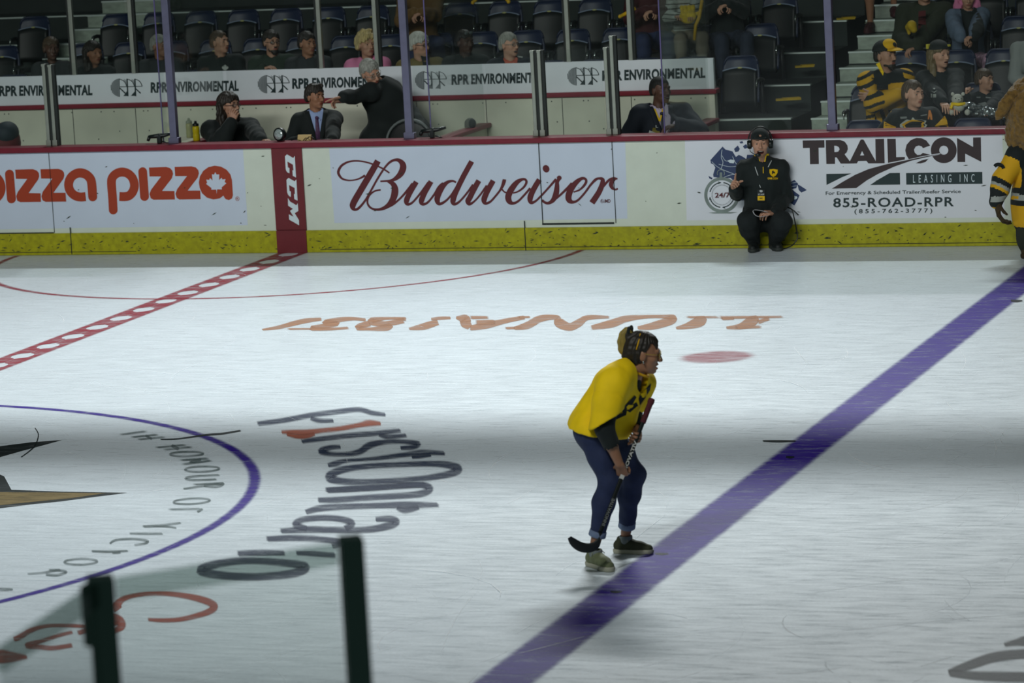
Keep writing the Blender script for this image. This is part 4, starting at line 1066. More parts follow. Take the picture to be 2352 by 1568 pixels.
class Body:
    """several surfaces gathered into one mesh object"""
    def __init__(s): s.V = []; s.F = []; s.M = []; s.n = 0
    def add(s, V, F, m=0):
        if len(F) == 0: return s
        s.V.append(np.asarray(V, float)); F = np.asarray(F)
        if F.shape[1] == 3: F = np.concatenate([F, np.full((len(F), 1), -1)], 1)
        G = np.where(F >= 0, F+s.n, -1); s.F.append(G); s.n += len(V)
        s.M.append(np.full(len(F), m) if np.isscalar(m) else np.asarray(m)); return s
    def mb(s, mb, m=None):
        for i, q in enumerate(mb.f): pass
        V = np.array(mb.v)
        for L_ in (3, 4):
            fs = [q for q in mb.f if len(q) == L_]; mm = [a for a, q in zip(mb.mi, mb.f) if len(q) == L_]
            if fs: s.V.append(V if L_ == 3 or not any(len(q) == 3 for q in mb.f) else V); s.F.append(np.array([tuple(x+s.n for x in q)+((-1,) if L_ == 3 else ()) for q in fs])); s.M.append(np.array(mm if m is None else [m]*len(fs))); s.n += len(V)
        return s
    def build(s, name, mats, parent=None, base=(0, 0, 0), smooth=True):
        V = np.concatenate(s.V)-np.array(base); F = np.concatenate(s.F); M = np.concatenate(s.M)
        me = bpy.data.meshes.new(name)
        me.from_pydata(V.tolist(), [], [tuple(int(x) for x in q if x >= 0) for q in F])
        for m in (mats if isinstance(mats, (list, tuple)) else [mats]): me.materials.append(m)
        me.polygons.foreach_set('material_index', M.astype(np.int32)); me.polygons.foreach_set('use_smooth', np.full(len(F), smooth)); me.update()
        o = bpy.data.objects.new(name, me); COL.objects.link(o)
        if parent is None: o.location = tuple(float(x) for x in base)
        else: o.parent = parent
        return o

def skin_mats(key, r, g, b):
    return [mat('skin_'+key, rgb(r, g, b), .5, noise=.05, nscale=30), mat('lips_'+key, rgb(int(r*.80), int(g*.60), int(b*.60)), .45),
            mat('eye_white', rgb(140, 134, 126), .3), mat('iris_dark', rgb(30, 28, 26), .2), mat('mouth_inside', rgb(52, 22, 22), .6), mat('teeth', rgb(206, 202, 190), .3)]
SKIN = {'fair': skin_mats('fair', 196, 152, 128), 'light': skin_mats('light', 176, 134, 110), 'tan': skin_mats('tan', 150, 108, 82), 'dark': skin_mats('dark', 84, 60, 48), 'pale': skin_mats('pale', 204, 166, 148)}
def head_field(H, R, sc, jaw=1.0, neck=None, nose=.85, mouth=0.0, female=False, smile=0.0):
    """H head centre, R = frame(face direction)"""
    f = Fld(); W = lambda p: np.array(H)+R@(np.array(p)*sc)
    e = lambda c, r, k=.02: f.ell(W(c), np.array(r)*sc, R, k*sc)
    jw = jaw*(.92 if female else 1)
    e((0, -.014, .036), (.075, .094, .084)); e((0, .024, -.022), (.062, .068, .088), .03)
    e((0, .03, -.072), (.049*jw, .052, .042), .03); e((0, .07, -.100), (.022*jw, .018, .016), .02)
    for sx in (-1, 1):
        e((sx*.04, .056, -.022), (.026, .026, .024), .02)
        e((sx*.078, -.006, -.006), (.011, .021, .033), .008)
    f.cone(W((-.036, .079, .024)), W((.036, .079, .024)), .013*sc, .013*sc, .016*sc)
    f.cone(W((0, .088, .016)), W((0, .087+.026*nose, -.030)), .0085*sc, .0135*sc*(.6+.4*nose), .010*sc)
    for sx in (-1, 1): f.ell(W((sx*.0125, .093+.01*nose, -.034)), np.array((.0085, .010, .008))*sc, R, .006*sc)
    for i in range(3):
        x0, x1 = (-.024, -.008, .008)[i], (-.008, .008, .024)[i]; yy = lambda x: .0925-12*x*x
        f.cone(W((x0, yy(x0), -.058-.02*abs(x0)-mouth*.2*0)), W((x1, yy(x1), -.058-.02*abs(x1))), .0062*sc, .0062*sc, .006*sc)
        f.cone(W((x0*.9, yy(x0)-.002, -.071-mouth)), W((x1*.9, yy(x1)-.002, -.071-mouth)), .0075*sc, .0075*sc, .006*sc)
    for sx in (-1, 1): f.minus_ell(W((sx*.031, .098, .004)), np.array((.0185, .018, .0115))*sc, R, .012*sc)
    if mouth > 0: f.minus_ell(W((0, .095, -.064-mouth*.5)), np.array((.0225*(1+smile), .030, .0025+mouth*.58))*sc, R, .004*sc)
    else: f.minus_cone(W((-.02, .098, -.0645)), W((.02, .098, -.0645)), .0022*sc, .0022*sc, .004*sc)
    if neck is not None:
        f.cone(W((0, -.018, -.055)), neck, .053*sc*(.88 if female else 1), .060*sc*(.88 if female else 1), .02*sc)
    return f, W
def head_into(B, H, R, sc, h=.0045, gaze=0.0, **kw):
    mouth = kw.get('mouth', 0); smile = kw.get('smile', 0)
    f, W = head_field(H, R, sc, **kw); V, F = f.mesh(h); V = relax(V, F, 1, .4)
    C = V[F].mean(1); L_ = ((C-np.array(H))@R)/sc; m = np.zeros(len(F), int)
    x, y, z = np.abs(L_[:, 0]), L_[:, 1], L_[:, 2]
    mw = 1+smile
    if mouth > .003:
        zc = -.064-mouth*.5; e_ = (x/(.0255*mw))**2+((z-zc)/(.0075+mouth*.62))**2; m[(e_ < 1.0) & (y > .06)] = 1
        m[((x/(.0235*mw))**2+((z-zc)/(.0035+mouth*.62))**2 < 1.0) & (y < .0885) & (y > .045)] = 4
    else: m[((x/.0245)**2+((z+.0645+(x*9)**2*.06)/.0105)**2 < 1) & (y > .07)] = 1
    B.add(V, F, m)
    mb = MB()
    for sx in (-1, 1):
        mb2 = MB(); mb2.ell((0, 0, 0), (.0122, .0122, .0122), None, 0, 20, 16)
        P = np.array(mb2.v); d = unit((gaze*.6, 1, -.02))
        fc = np.array([P[list(q)].mean(0) for q in mb2.f]); mi = np.where((fc/np.linalg.norm(fc, axis=1, keepdims=True))@d > .80, 3, 2)
        for c_, r_ in (((sx*.031, .0745, .0098), (.0165, .0125, .0078)), ((sx*.031, .0735, -.0078), (.0160, .0118, .0058))):
            m3 = MB(); m3.ell((0, 0, 0), r_, None, 0, 14, 10); P3 = np.array(m3.v)+np.array(c_); o = len(mb.v); mb.v += [tuple(q) for q in np.array(H)+(P3*sc)@R.T]; mb.f += [tuple(i+o for i in q) for q in m3.f]; mb.mi += [0]*len(m3.f); mb.sm += [True]*len(m3.f)
        Wd = np.array(H)+((P+np.array((sx*.031, .0722, .0015)))*sc)@R.T
        mb.v += [tuple(p) for p in Wd]; o = len(mb.v)-len(P); mb.f += [tuple(i+o for i in q) for q in mb2.f]; mb.mi += list(mi); mb.sm += [True]*len(mi)
    B.mb(mb)
    if mouth > .004:
        mb = MB(); mb.tube([W((x_*(1+smile), .083-14*x_*x_, -.0632+16*x_*x_*smile)) for x_ in (-.017, -.008, 0, .008, .017)], .0052*sc, 8, flat=((0, 0, 1), 1)); B.mb(mb, 5)
    return W
def brows(W, sc, m, parent, base, dz=0.0):
    mb = MB()
    for sx in (-1, 1): mb.tube([W((sx*x, y, z+dz)) for x, y, z in ((.012, .0945, .0265), (.024, .0945, .0295), (.038, .0875, .0285), (.050, .0735, .0215))], [.0036*sc, .0050*sc, .0044*sc, .002*sc], 6)
    return mb.build('eyebrows', m, parent, base)
def hand_into(B, wrist, d, n, side, sc=1.0, curl=(.35, .45, .3), spread=.06, thumb=(.6, .25), h=.0045, mi=0, forearm=None, index_straight=False, curls=None):
    """wrist point, d finger direction, n palm facing, side +1/-1: thumb on which side of n x d"""
    d = unit(d); n = np.array(n, float); n = unit(n-d*(n@d)); t = np.cross(d, n)*side
    f = Fld(); w_ = np.array(wrist, float); P = lambda a, b, c: w_+(d*a+t*b+n*c)*sc
    kn = [P(.088, .030, 0), P(.092, .010, -.002), P(.088, -.010, -.001), P(.080, -.028, .002)]
    base = [P(.012, .018, 0), P(.012, .006, 0), P(.012, -.006, 0), P(.012, -.018, 0)]
    for a, b in zip(base, kn): f.cone(a, b, .0135*sc, .0112*sc, .012*sc)
    f.cone(P(.0, .008, 0), P(.0, -.010, 0), .020*sc, .020*sc, .015*sc, (n, 1.35))
    f.ell(P(.05, -.016, .008), np.array((.034, .016, .012))*sc, np.stack([d, t, n], 1), .01*sc)
    lens = [(.041, .025, .020), (.045, .029, .021), (.042, .027, .020), (.033, .020, .018)]
    for i in range(4):
        cu = curls[i] if curls is not None else ((.05, .08, .05) if (index_straight and i == 0) else curl)
        a0 = spread*(1.5-i); dd = unit(d+t*a0); p = kn[i]; an = 0; r = [.0096, .0088, .0079, .0066]
        for j in range(3):
            an += cu[j]; q = p+(dd*math.cos(an)+n*math.sin(an))*lens[i][j]*sc
            f.cone(p, q, r[j]*sc*(.9 if i == 3 else 1), r[j+1]*sc*(.9 if i == 3 else 1), .003*sc); p = q
    p0 = P(.022, .022, .006); td = unit(d*math.cos(thumb[0])+t*math.sin(thumb[0])+n*thumb[1]); p1 = p0+td*.042*sc
    td2 = unit(td+n*thumb[1]*.9+d*.25); p2 = p1+td2*.030*sc; td3 = unit(td2+n*thumb[1]*.8); p3 = p2+td3*.024*sc
    f.cone(p0, p1, .0145*sc, .0115*sc, .010*sc); f.cone(p1, p2, .0108*sc, .0098*sc, .004*sc); f.cone(p2, p3, .0098*sc, .0075*sc, .004*sc)
    if forearm is not None: f.cone(w_, forearm, .0215*sc, .030*sc, .014*sc)
    V, F = f.mesh(h); B.add(V, F, mi)
def cloth(prims, name, m, parent, base, h=.009, inflate=.012, sub=(), cuts=(), fold=.004, fs=38, seed=1, stretch=(1, 1, .45), mats_fn=None, it=1):
    f = Fld()
    for q in prims:
        if q[0] == 'cone': f.cone(*q[1:])
        elif q[0] == 'ell': f.ell(*q[1:])
    for q in sub:
        if q[0] == 'cone': f.minus_cone(*q[1:])
        else: f.minus_ell(*q[1:])
    for p, n in cuts: f.plane(p, n)
    V, F = f.mesh(h, inflate)
    if fold:
        N = normals(V, F); V = V+N*(fold*(waves(V-np.array(base), seed, fs, stretch)+.6*waves(V-np.array(base), seed+9, fs*2.1, stretch)))[:, None]
    V = relax(V, F, it, .4)
    B = Body(); B.add(V, F, 0 if mats_fn is None else mats_fn(V[F].mean(1), normals(V, F)[F].mean(1)))
    return B.build(name, m, parent, base)
def hair_cap(H, R, sc, name, m, parent, base, line=.052, back=-.05, thick=.012, h=.006, extra=(), seed=2, rough=.004, side=.0, temple=.02, fs=120, short=False):
    """hair following the skull: kept above a line that falls from the forehead to the nape"""
    f = Fld(); W = lambda p: np.array(H)+R@(np.array(p)*sc)
    f.ell(W((0, -.014, .038)), np.array((.077+thick+side, .096+thick, .086+thick))*sc, R, .02)
    f.ell(W((0, -.05, -.01)), np.array((.068+thick+side, .06+thick, .075))*sc, R, .03*sc)
    for q in extra:
        if q[0] == 'cone': f.cone(W(q[1]), W(q[2]), q[3]*sc, q[4]*sc, q[5]*sc if len(q) > 5 else .015*sc)
        else: f.ell(W(q[1]), np.array(q[2])*sc, R, .015*sc)
    # face opening: everything in front of the hairline and below it
    f.minus_ell(W((0, .125, -.10)), np.array((.080, .096, .10+line+.014))*sc, R, .010*sc)
    if short:
        for sx in (-1, 1): f.minus_ell(W((sx*.092, -.002, -.035)), np.array((.034, .034, .052))*sc, R, .006*sc)
    for sx in (-1, 1): f.minus_ell(W((sx*.07, .045, -.03)), np.array((.045, .048-temple*.3, .062+temple))*sc, R, .01*sc)
    f.plane(W((0, -.03, back)), R@np.array((0, .25, -1.0)))
    V, F = f.mesh(h)
    N = normals(V, F); L_ = ((V-np.array(H))@R)/sc
    an = np.arctan2(L_[:, 0], L_[:, 1]-.02)
    V = V+N*(rough*(np.sin(an*23+waves(L_, seed, 40)*2)+.7*waves(L_, seed, fs)))[:, None]*sc
    B = Body(); B.add(relax(V, F, 1, .3), F); return B.build(name, m, parent, base)

# ---- torso / limb primitives for a set of joints
def torso_prims(J, sc, sd, fw, slim=1.0, belly=1.0):
    pel, ch, nk = J['pelvis'], J['chest'], J['neck']; shl, shr = J['sh_l'], J['sh_r']
    mid = pel*.55+ch*.45; fl = (fw, 1.38)
    return [('cone', pel-sd*.055*sc, pel+sd*.055*sc, .115*sc*slim, .115*sc*slim, .05, fl), ('cone', pel, mid, .14*sc*slim*belly, .132*sc*slim*belly, .05, fl), ('cone', mid, ch, .132*sc*slim*belly, .150*sc*slim, .05, fl),
            ('cone', ch-sd*.05*sc, ch+sd*.05*sc, .125*sc*slim, .125*sc*slim, .05, (fw, 1.25)), ('cone', ch, nk, .135*sc*slim, .06*sc, .05, (fw, 1.2)),
            ('cone', nk-(nk-ch)*.25, shl, .062*sc, .062*sc*slim, .04), ('cone', nk-(nk-ch)*.25, shr, .062*sc, .062*sc*slim, .04)]
def arm_prims(J, sc, L_, part='all', fat=1.0):
    sh, el, wr = J['sh_'+L_], J['el_'+L_], J['wr_'+L_]
    o = [('cone', sh, el, .052*sc*fat, .041*sc*fat, .03)]
    if part == 'all': o += [('cone', el, el*.55+wr*.45, .042*sc*fat, .040*sc*fat, .02), ('cone', el*.55+wr*.45, wr, .040*sc*fat, .028*sc*fat, .02)]
    return o
def leg_prims(J, sc, L_, fat=1.0, upto=1.0):
    hp, kn, an = J['hip_'+L_], J['kn_'+L_], J['an_'+L_]
    cal = kn*.68+an*.32
    o = [('cone', hp, kn, .088*sc*fat, .058*sc*fat, .04), ('cone', kn, cal, .056*sc*fat, .056*sc*fat, .03), ('cone', cal, kn+(an-kn)*upto, .056*sc*fat, (.056-.022*upto)*sc*fat, .03)]
    return o
def put_prims(f, prims):
    for q in prims: getattr(f, q[0])(*q[1:])
    return f
def shoe(B_or_none, an, toe_dir, sc, name, mats_, parent, base, ground, L_=.27, lace=True):
    """low sneaker: sole slab + shaped upper + laces, standing on z = ground"""
    t = np.array(toe_dir, float); t[2] = 0; t = unit(t); s_ = np.cross(t, (0, 0, 1)); a = np.array([an[0], an[1], ground]); u = np.array((0, 0, 1.0))
    P = lambda x, y, z: a+(t*x+s_*y+u*z)*sc
    up = Fld(); up.chain([P(-.055, 0, .055), P(.03, 0, .058), P(.10, 0, .042), P(.165, .004, .036)], [.040*sc, .041*sc, .040*sc, .032*sc], .03*sc)
    up.cone(P(-.03, 0, .05), P(-.025, 0, .105), .042*sc, .040*sc, .02*sc); up.minus_cone(P(-.022, 0, .13), P(-.02, 0, .085), .036*sc, .032*sc, .008*sc)
    up.plane(P(0, 0, .018), (0, 0, -1))
    V, F = up.mesh(.005*sc+.0005); B = Body().add(V, F)
    o = B.build(name, mats_[0], parent, base)
    so = Fld(); so.chain([P(-.055, 0, .02), P(.03, 0, .02), P(.11, 0, .02), P(.165, .004, .02)], [.044*sc, .040*sc, .048*sc, .038*sc], .02*sc); so.plane(P(0, 0, .034), u); so.plane(P(0, 0, .001), -u)
    V, F = so.mesh(.006*sc); Body().add(V, F).build('sole', mats_[1], o, base)
    if lace:
        mb = MB()
        for i in range(4): x = .035+.02*i; z = .105-.014*i; mb.tube([P(x, -.026, z-.014), P(x+.004, 0, z-.001), P(x, .026, z-.014)], .0035*sc, 6)
        mb.tube([P(.03, 0, .105), P(.015, .03, .115), P(.03, .05, .09)], .003*sc, 6); mb.tube([P(.03, 0, .105), P(.015, -.03, .115), P(.03, -.05, .09)], .003*sc, 6)
        mb.build('laces', mats_[2], o, base)
    return o
def glasses(W, sc, m, lens, parent, base, round_=False, w_=.021, hh=.0155):
    mb = MB(); ml = MB()
    for sx in (-1, 1):
        c = np.array((sx*.032, .104, .002)); P = [W(c+np.array((w_*math.copysign(abs(math.cos(a))**.75, math.cos(a)), -.010*abs(math.cos(a))*(1 if math.cos(a)*sx > 0 else .15), hh*math.copysign(abs(math.sin(a))**.8, math.sin(a))))) for a in np.linspace(0, 2*math.pi, 20, endpoint=False)]
        mb.tube(P, .0021*sc, 6, closed=True)
        mb.tube([W((sx*.0535, .095, .006)), W((sx*.077, .06, .008)), W((sx*.084, .0, .008)), W((sx*.082, -.022, -.006))], .0021*sc, 6)
        n0 = len(P); ml.add([W(c)]+P, [(0, 1+i, 1+(i+1) % n0) for i in range(n0)])
    mb.tube([W((-.011, .106, .004)), W((0, .110, .007)), W((.011, .106, .004))], .002*sc, 6)
    o = mb.build('glasses', m, parent, base); ml.build('lenses', lens, o, base); return o
LENS = glass_mat('spectacle_lens', (.8, .85, .85), .12, .02)
# ================================================================ PEOPLE: helpers
Zu = np.array((0, 0, 1.0))
def ik(a, c, l1, l2, pole):
    d = c-a; D = np.linalg.norm(d); u = d/D
    if D >= (l1+l2)*.999: return a+u*l1*D/(l1+l2)
    x = (l1*l1-l2*l2+D*D)/(2*D); y = math.sqrt(max(0, l1*l1-x*x)); p = np.array(pole, float); p = p-u*(p@u)
    return a+u*x+unit(p)*y
def facing(deg, pitch=0.0):
    """0 = towards the camera side, + = towards picture right; pitch + = up"""
    a = math.radians(deg); f = -FH*math.cos(a)+RH*math.sin(a); p = math.radians(pitch); return f*math.cos(p)+Zu*math.sin(p)
def sit(H, fw, sc=1.0, lean=.05, wr=None, shw=.172, wide=1.0, poles=None, sh_dz=0.0, tilt=0.0, leg=.42):
    fw = unit(fw*np.array((1, 1, 0))); sd = np.cross(Zu, fw); J = {}
    J['neck'] = H-Zu*.170*sc-fw*.018*sc+sd*tilt; J['chest'] = J['neck']-Zu*.16*sc-fw*lean*.2+sd*tilt*.5; J['pelvis'] = J['neck']-Zu*.50*sc-fw*lean
    for k, s_ in (('l', 1), ('r', -1)):
        J['sh_'+k] = J['neck']-Zu*(.05+sh_dz)*sc+sd*s_*shw*sc
        J['hip_'+k] = J['pelvis']+sd*s_*.085*sc-Zu*.03; J['kn_'+k] = J['hip_'+k]+fw*leg*sc+sd*s_*.05*sc+Zu*.03*sc
        J['an_'+k] = J['kn_'+k]-Zu*.40*sc-fw*(.42-leg)*1.2*sc+fw*.02*sc
        w_ = wr.get(k) if wr else None
        if w_ is None: w_ = J['pelvis']+fw*.30*sc+sd*s_*.07*sc+Zu*.10*sc
        J['wr_'+k] = np.array(w_, float)
        pole = (poles or {}).get(k); pole = -Zu*.8-fw*.35+sd*s_*.7 if pole is None else np.array(pole)
        J['el_'+k] = ik(J['sh_'+k], J['wr_'+k], .285*sc, .255*sc, pole)
        Lf = np.linalg.norm(J['wr_'+k]-J['el_'+k])
        if Lf > .27*sc: J['wr_'+k] = J['el_'+k]+(J['wr_'+k]-J['el_'+k])*.27*sc/Lf
    J['fw'] = fw; J['sd'] = sd
    return J
class P: pass
def figure(label, H, R, J, sc=1.0, skin='light', group=None, hands=None, head=None, coarse=.016, bare_l=None, bare_r=None, legs=True, neck=None, name='person'):
    """body: one skin surface holding head, neck, limbs and five-fingered hands"""
    p = P(); p.H = np.array(H); p.R = R; p.J = J; p.sc = sc; p.fw = J['fw']; p.sd = J['sd']; p.base = np.array([J['pelvis'][0], J['pelvis'][1], J['pelvis'][2]-.5*sc])
    B = Body(); f = Fld(); put_prims(f, torso_prims(J, sc*.93, p.sd, p.fw, .95))
    for k in 'lr':
        put_prims(f, arm_prims(J, sc*.9, k))
        if legs: put_prims(f, leg_prims(J, sc*.92, k))
    V, F = f.mesh(coarse); B.add(V, F)
    p.W = head_into(B, H, R, sc, neck=J['neck']+Zu*.005*sc, **(head or {}))
    hands = hands or {}
    for k in 'lr':
        h = dict(hands.get(k) or {}); w_ = J['wr_'+k]; fo = unit(w_-J['el_'+k])
        if h.pop('skip', False): continue
        d = h.pop('d', fo); n = h.pop('n', None)
        if n is None: n = -Zu if abs(fo[2]) < .8 else -p.sd*(1 if k == 'l' else -1)
        hand_into(B, w_, d, n, (1 if k == 'r' else -1), sc*h.pop('s', 1.0), forearm=w_+(J['el_'+k]-w_)*h.pop('bare', .35), **h)
    p.o = B.build(name, SKIN[skin], None, p.base); tag(p.o, label, 'person', group)
    return p
def garment(p, name, m, parts=('torso', 'l', 'r'), inflate=.016, h=.010, fat=1.0, slim=1.0, belly=1.0, arm='all', collar=.066, sub=(), cuts=(), fold=.005, fs=34, seed=1, extra=(), mats_fn=None, hem=-.10, cuff=.92, stretch=(1, 1, .45), vneck=None, parent=None):
    J, sc = p.J, p.sc; pr = []
    if 'torso' in parts: pr += torso_prims(J, sc, p.sd, p.fw, slim, belly)
    for k in 'lr':
        if k in parts:
            q = arm_prims(J, sc, k, arm, fat)
            pr += q
    pr += list(extra); sub = list(sub); cuts = list(cuts)
    if collar: sub.append(('cone', J['neck']+Zu*.16*sc, J['neck']-Zu*.012*sc+p.fw*.012*sc, collar*sc, collar*sc*.92, .008))
    if vneck: # opening down the front
        a = J['neck']+p.fw*.03*sc; sub.append(('cone', a+Zu*.02, J['chest']+p.fw*.20*sc-Zu*vneck*sc, .075*sc, .006, .006))
    for k in 'lr':
        if k in parts and arm == 'all':
            wv = unit(J['wr_'+k]-J['el_'+k]); sub.append(('cone', J['wr_'+k]+wv*(.045*sc), J['wr_'+k]+wv*.30*sc, .085*sc, .085*sc, .003)) if False else None
    o = cloth(pr, name, m, parent or p.o, p.base, h, inflate*sc, sub, cuts, fold, fs, seed, stretch, mats_fn)
    return o
def trousers(p, m, name='trousers', fat=1.06, upto=.96, h=.014, inflate=.012, seed=3, fold=.006, top=.02, mats_fn=None):
    J, sc = p.J, p.sc; pr = [('cone', J['pelvis']-p.sd*.055*sc+Zu*top, J['pelvis']+p.sd*.055*sc+Zu*top, .118*sc, .118*sc, .05, (p.fw, 1.3))]
    for k in 'lr':
        pr += [('cone', J['pelvis'], J['hip_'+k], .11*sc, .10*sc, .04)]+leg_prims(J, sc, k, fat, upto)
    return cloth(pr, name, m, p.o, p.base, h, inflate, fold=fold, seed=seed, mats_fn=mats_fn)
def shoes(p, mats_, ground=None, dirs=None, lace=False):
    for k in 'lr':
        an = p.J['an_'+k]; g = an[2]-.085*p.sc if ground is None else ground
        shoe(None, an, (dirs or {}).get(k, p.fw), p.sc, 'shoe', mats_, p.o, p.base, g, lace=lace)
from mathutils.bvhtree import BVHTree
def stick(objs, polys, name, m, parent, base, off=.005, T=None, grid=None):
    """film patches pressed on to the cloth: every outline point is dropped along its sight line on to the surface below"""
    trees = []
    for o in objs:
        mw = np.array(o.parent.location if o.parent else (0, 0, 0)); 
        trees.append((BVHTree.FromPolygons([tuple(np.array(v.co)+mw) for v in o.data.vertices], [tuple(q.vertices) for q in o.data.polygons]), o))
    V = []; F = []
    for k, pl in enumerate(polys):
        if T: pl = [(T[0]+x/T[2], T[1]+y/T[2]) for x, y in pl]
        Q = []
        for i in range(len(pl)):
            a, b = np.array(pl[i]), np.array(pl[(i+1) % len(pl)]); n = max(1, int(np.linalg.norm(b-a)/4))
            Q += [a+(b-a)*t/n for t in range(n)]
        c = np.mean(Q, 0); pts = []
        for q in list(Q)+[c]:
            d = unit(ray(*q)); best = None
            for t_, o in trees:
                hit = t_.ray_cast(tuple(CAM), tuple(d), 80)
                if hit[0] is not None and (best is None or hit[3] < best): best = hit[3]
            pts.append((d, best))
        ok = [b for _, b in pts if b is not None]
        if not ok: continue
        md = float(np.median(ok))
        W3 = [CAM+d*((b if b is not None and abs(b-md) < .12 else md)-off-.0006*k) for d, b in pts]
        o0 = len(V); V += W3; tri = tessellate_polygon([[Vector((q[0], q[1], 0)) for q in Q]])
        F += [tuple(o0+i for i in t) for t in tri]
    mbd = MB(); mbd.add(V, F); return mbd.build(name, m, parent, base)
BLACKCLOTH = mat('cloth_black', rgb(19, 28, 28), .85, sheen=.05)
BLACKCLOTH2 = mat('cloth_black_wool', rgb(23, 30, 31), .9)
NAVYCLOTH = mat('cloth_navy', rgb(22, 30, 40), .85)
DENIM = mat('denim', rgb(36, 47, 80), .8, noise=.12, nscale=24)
DENIMC = mat('denim_cuff', rgb(112, 128, 156), .8)
YELLOW = mat('cloth_yellow', rgb(250, 212, 2), .8, noise=.05, nscale=14)
YELLOWD = mat('cloth_gold', rgb(206, 158, 18), .8)
HAIRD = mat('hair_dark', rgb(38, 34, 28), .55, noise=.3, nscale=60, stretch=(1, 1, .2))
HAIRBR = mat('hair_brown', rgb(72, 58, 42), .55, noise=.3, nscale=60, stretch=(1, 1, .2))
HAIRG = mat('hair_grey', rgb(140, 142, 134), .6, noise=.3, nscale=60, stretch=(1, 1, .3))
HAIRW = mat('hair_white', rgb(170, 172, 164), .6, noise=.25, nscale=60, stretch=(1, 1, .3))
HAIRBL = mat('hair_blond', rgb(172, 154, 104), .6, noise=.35, nscale=50, stretch=(1, 1, .3))
FRAMEB = mat('frame_black', rgb(24, 24, 24), .3)
SOLE = mat('sole_white', rgb(176, 176, 156), .7)
LACE = mat('lace_pale', rgb(150, 154, 128), .8)
SHOEB = mat('shoe_black', rgb(22, 28, 28), .6)
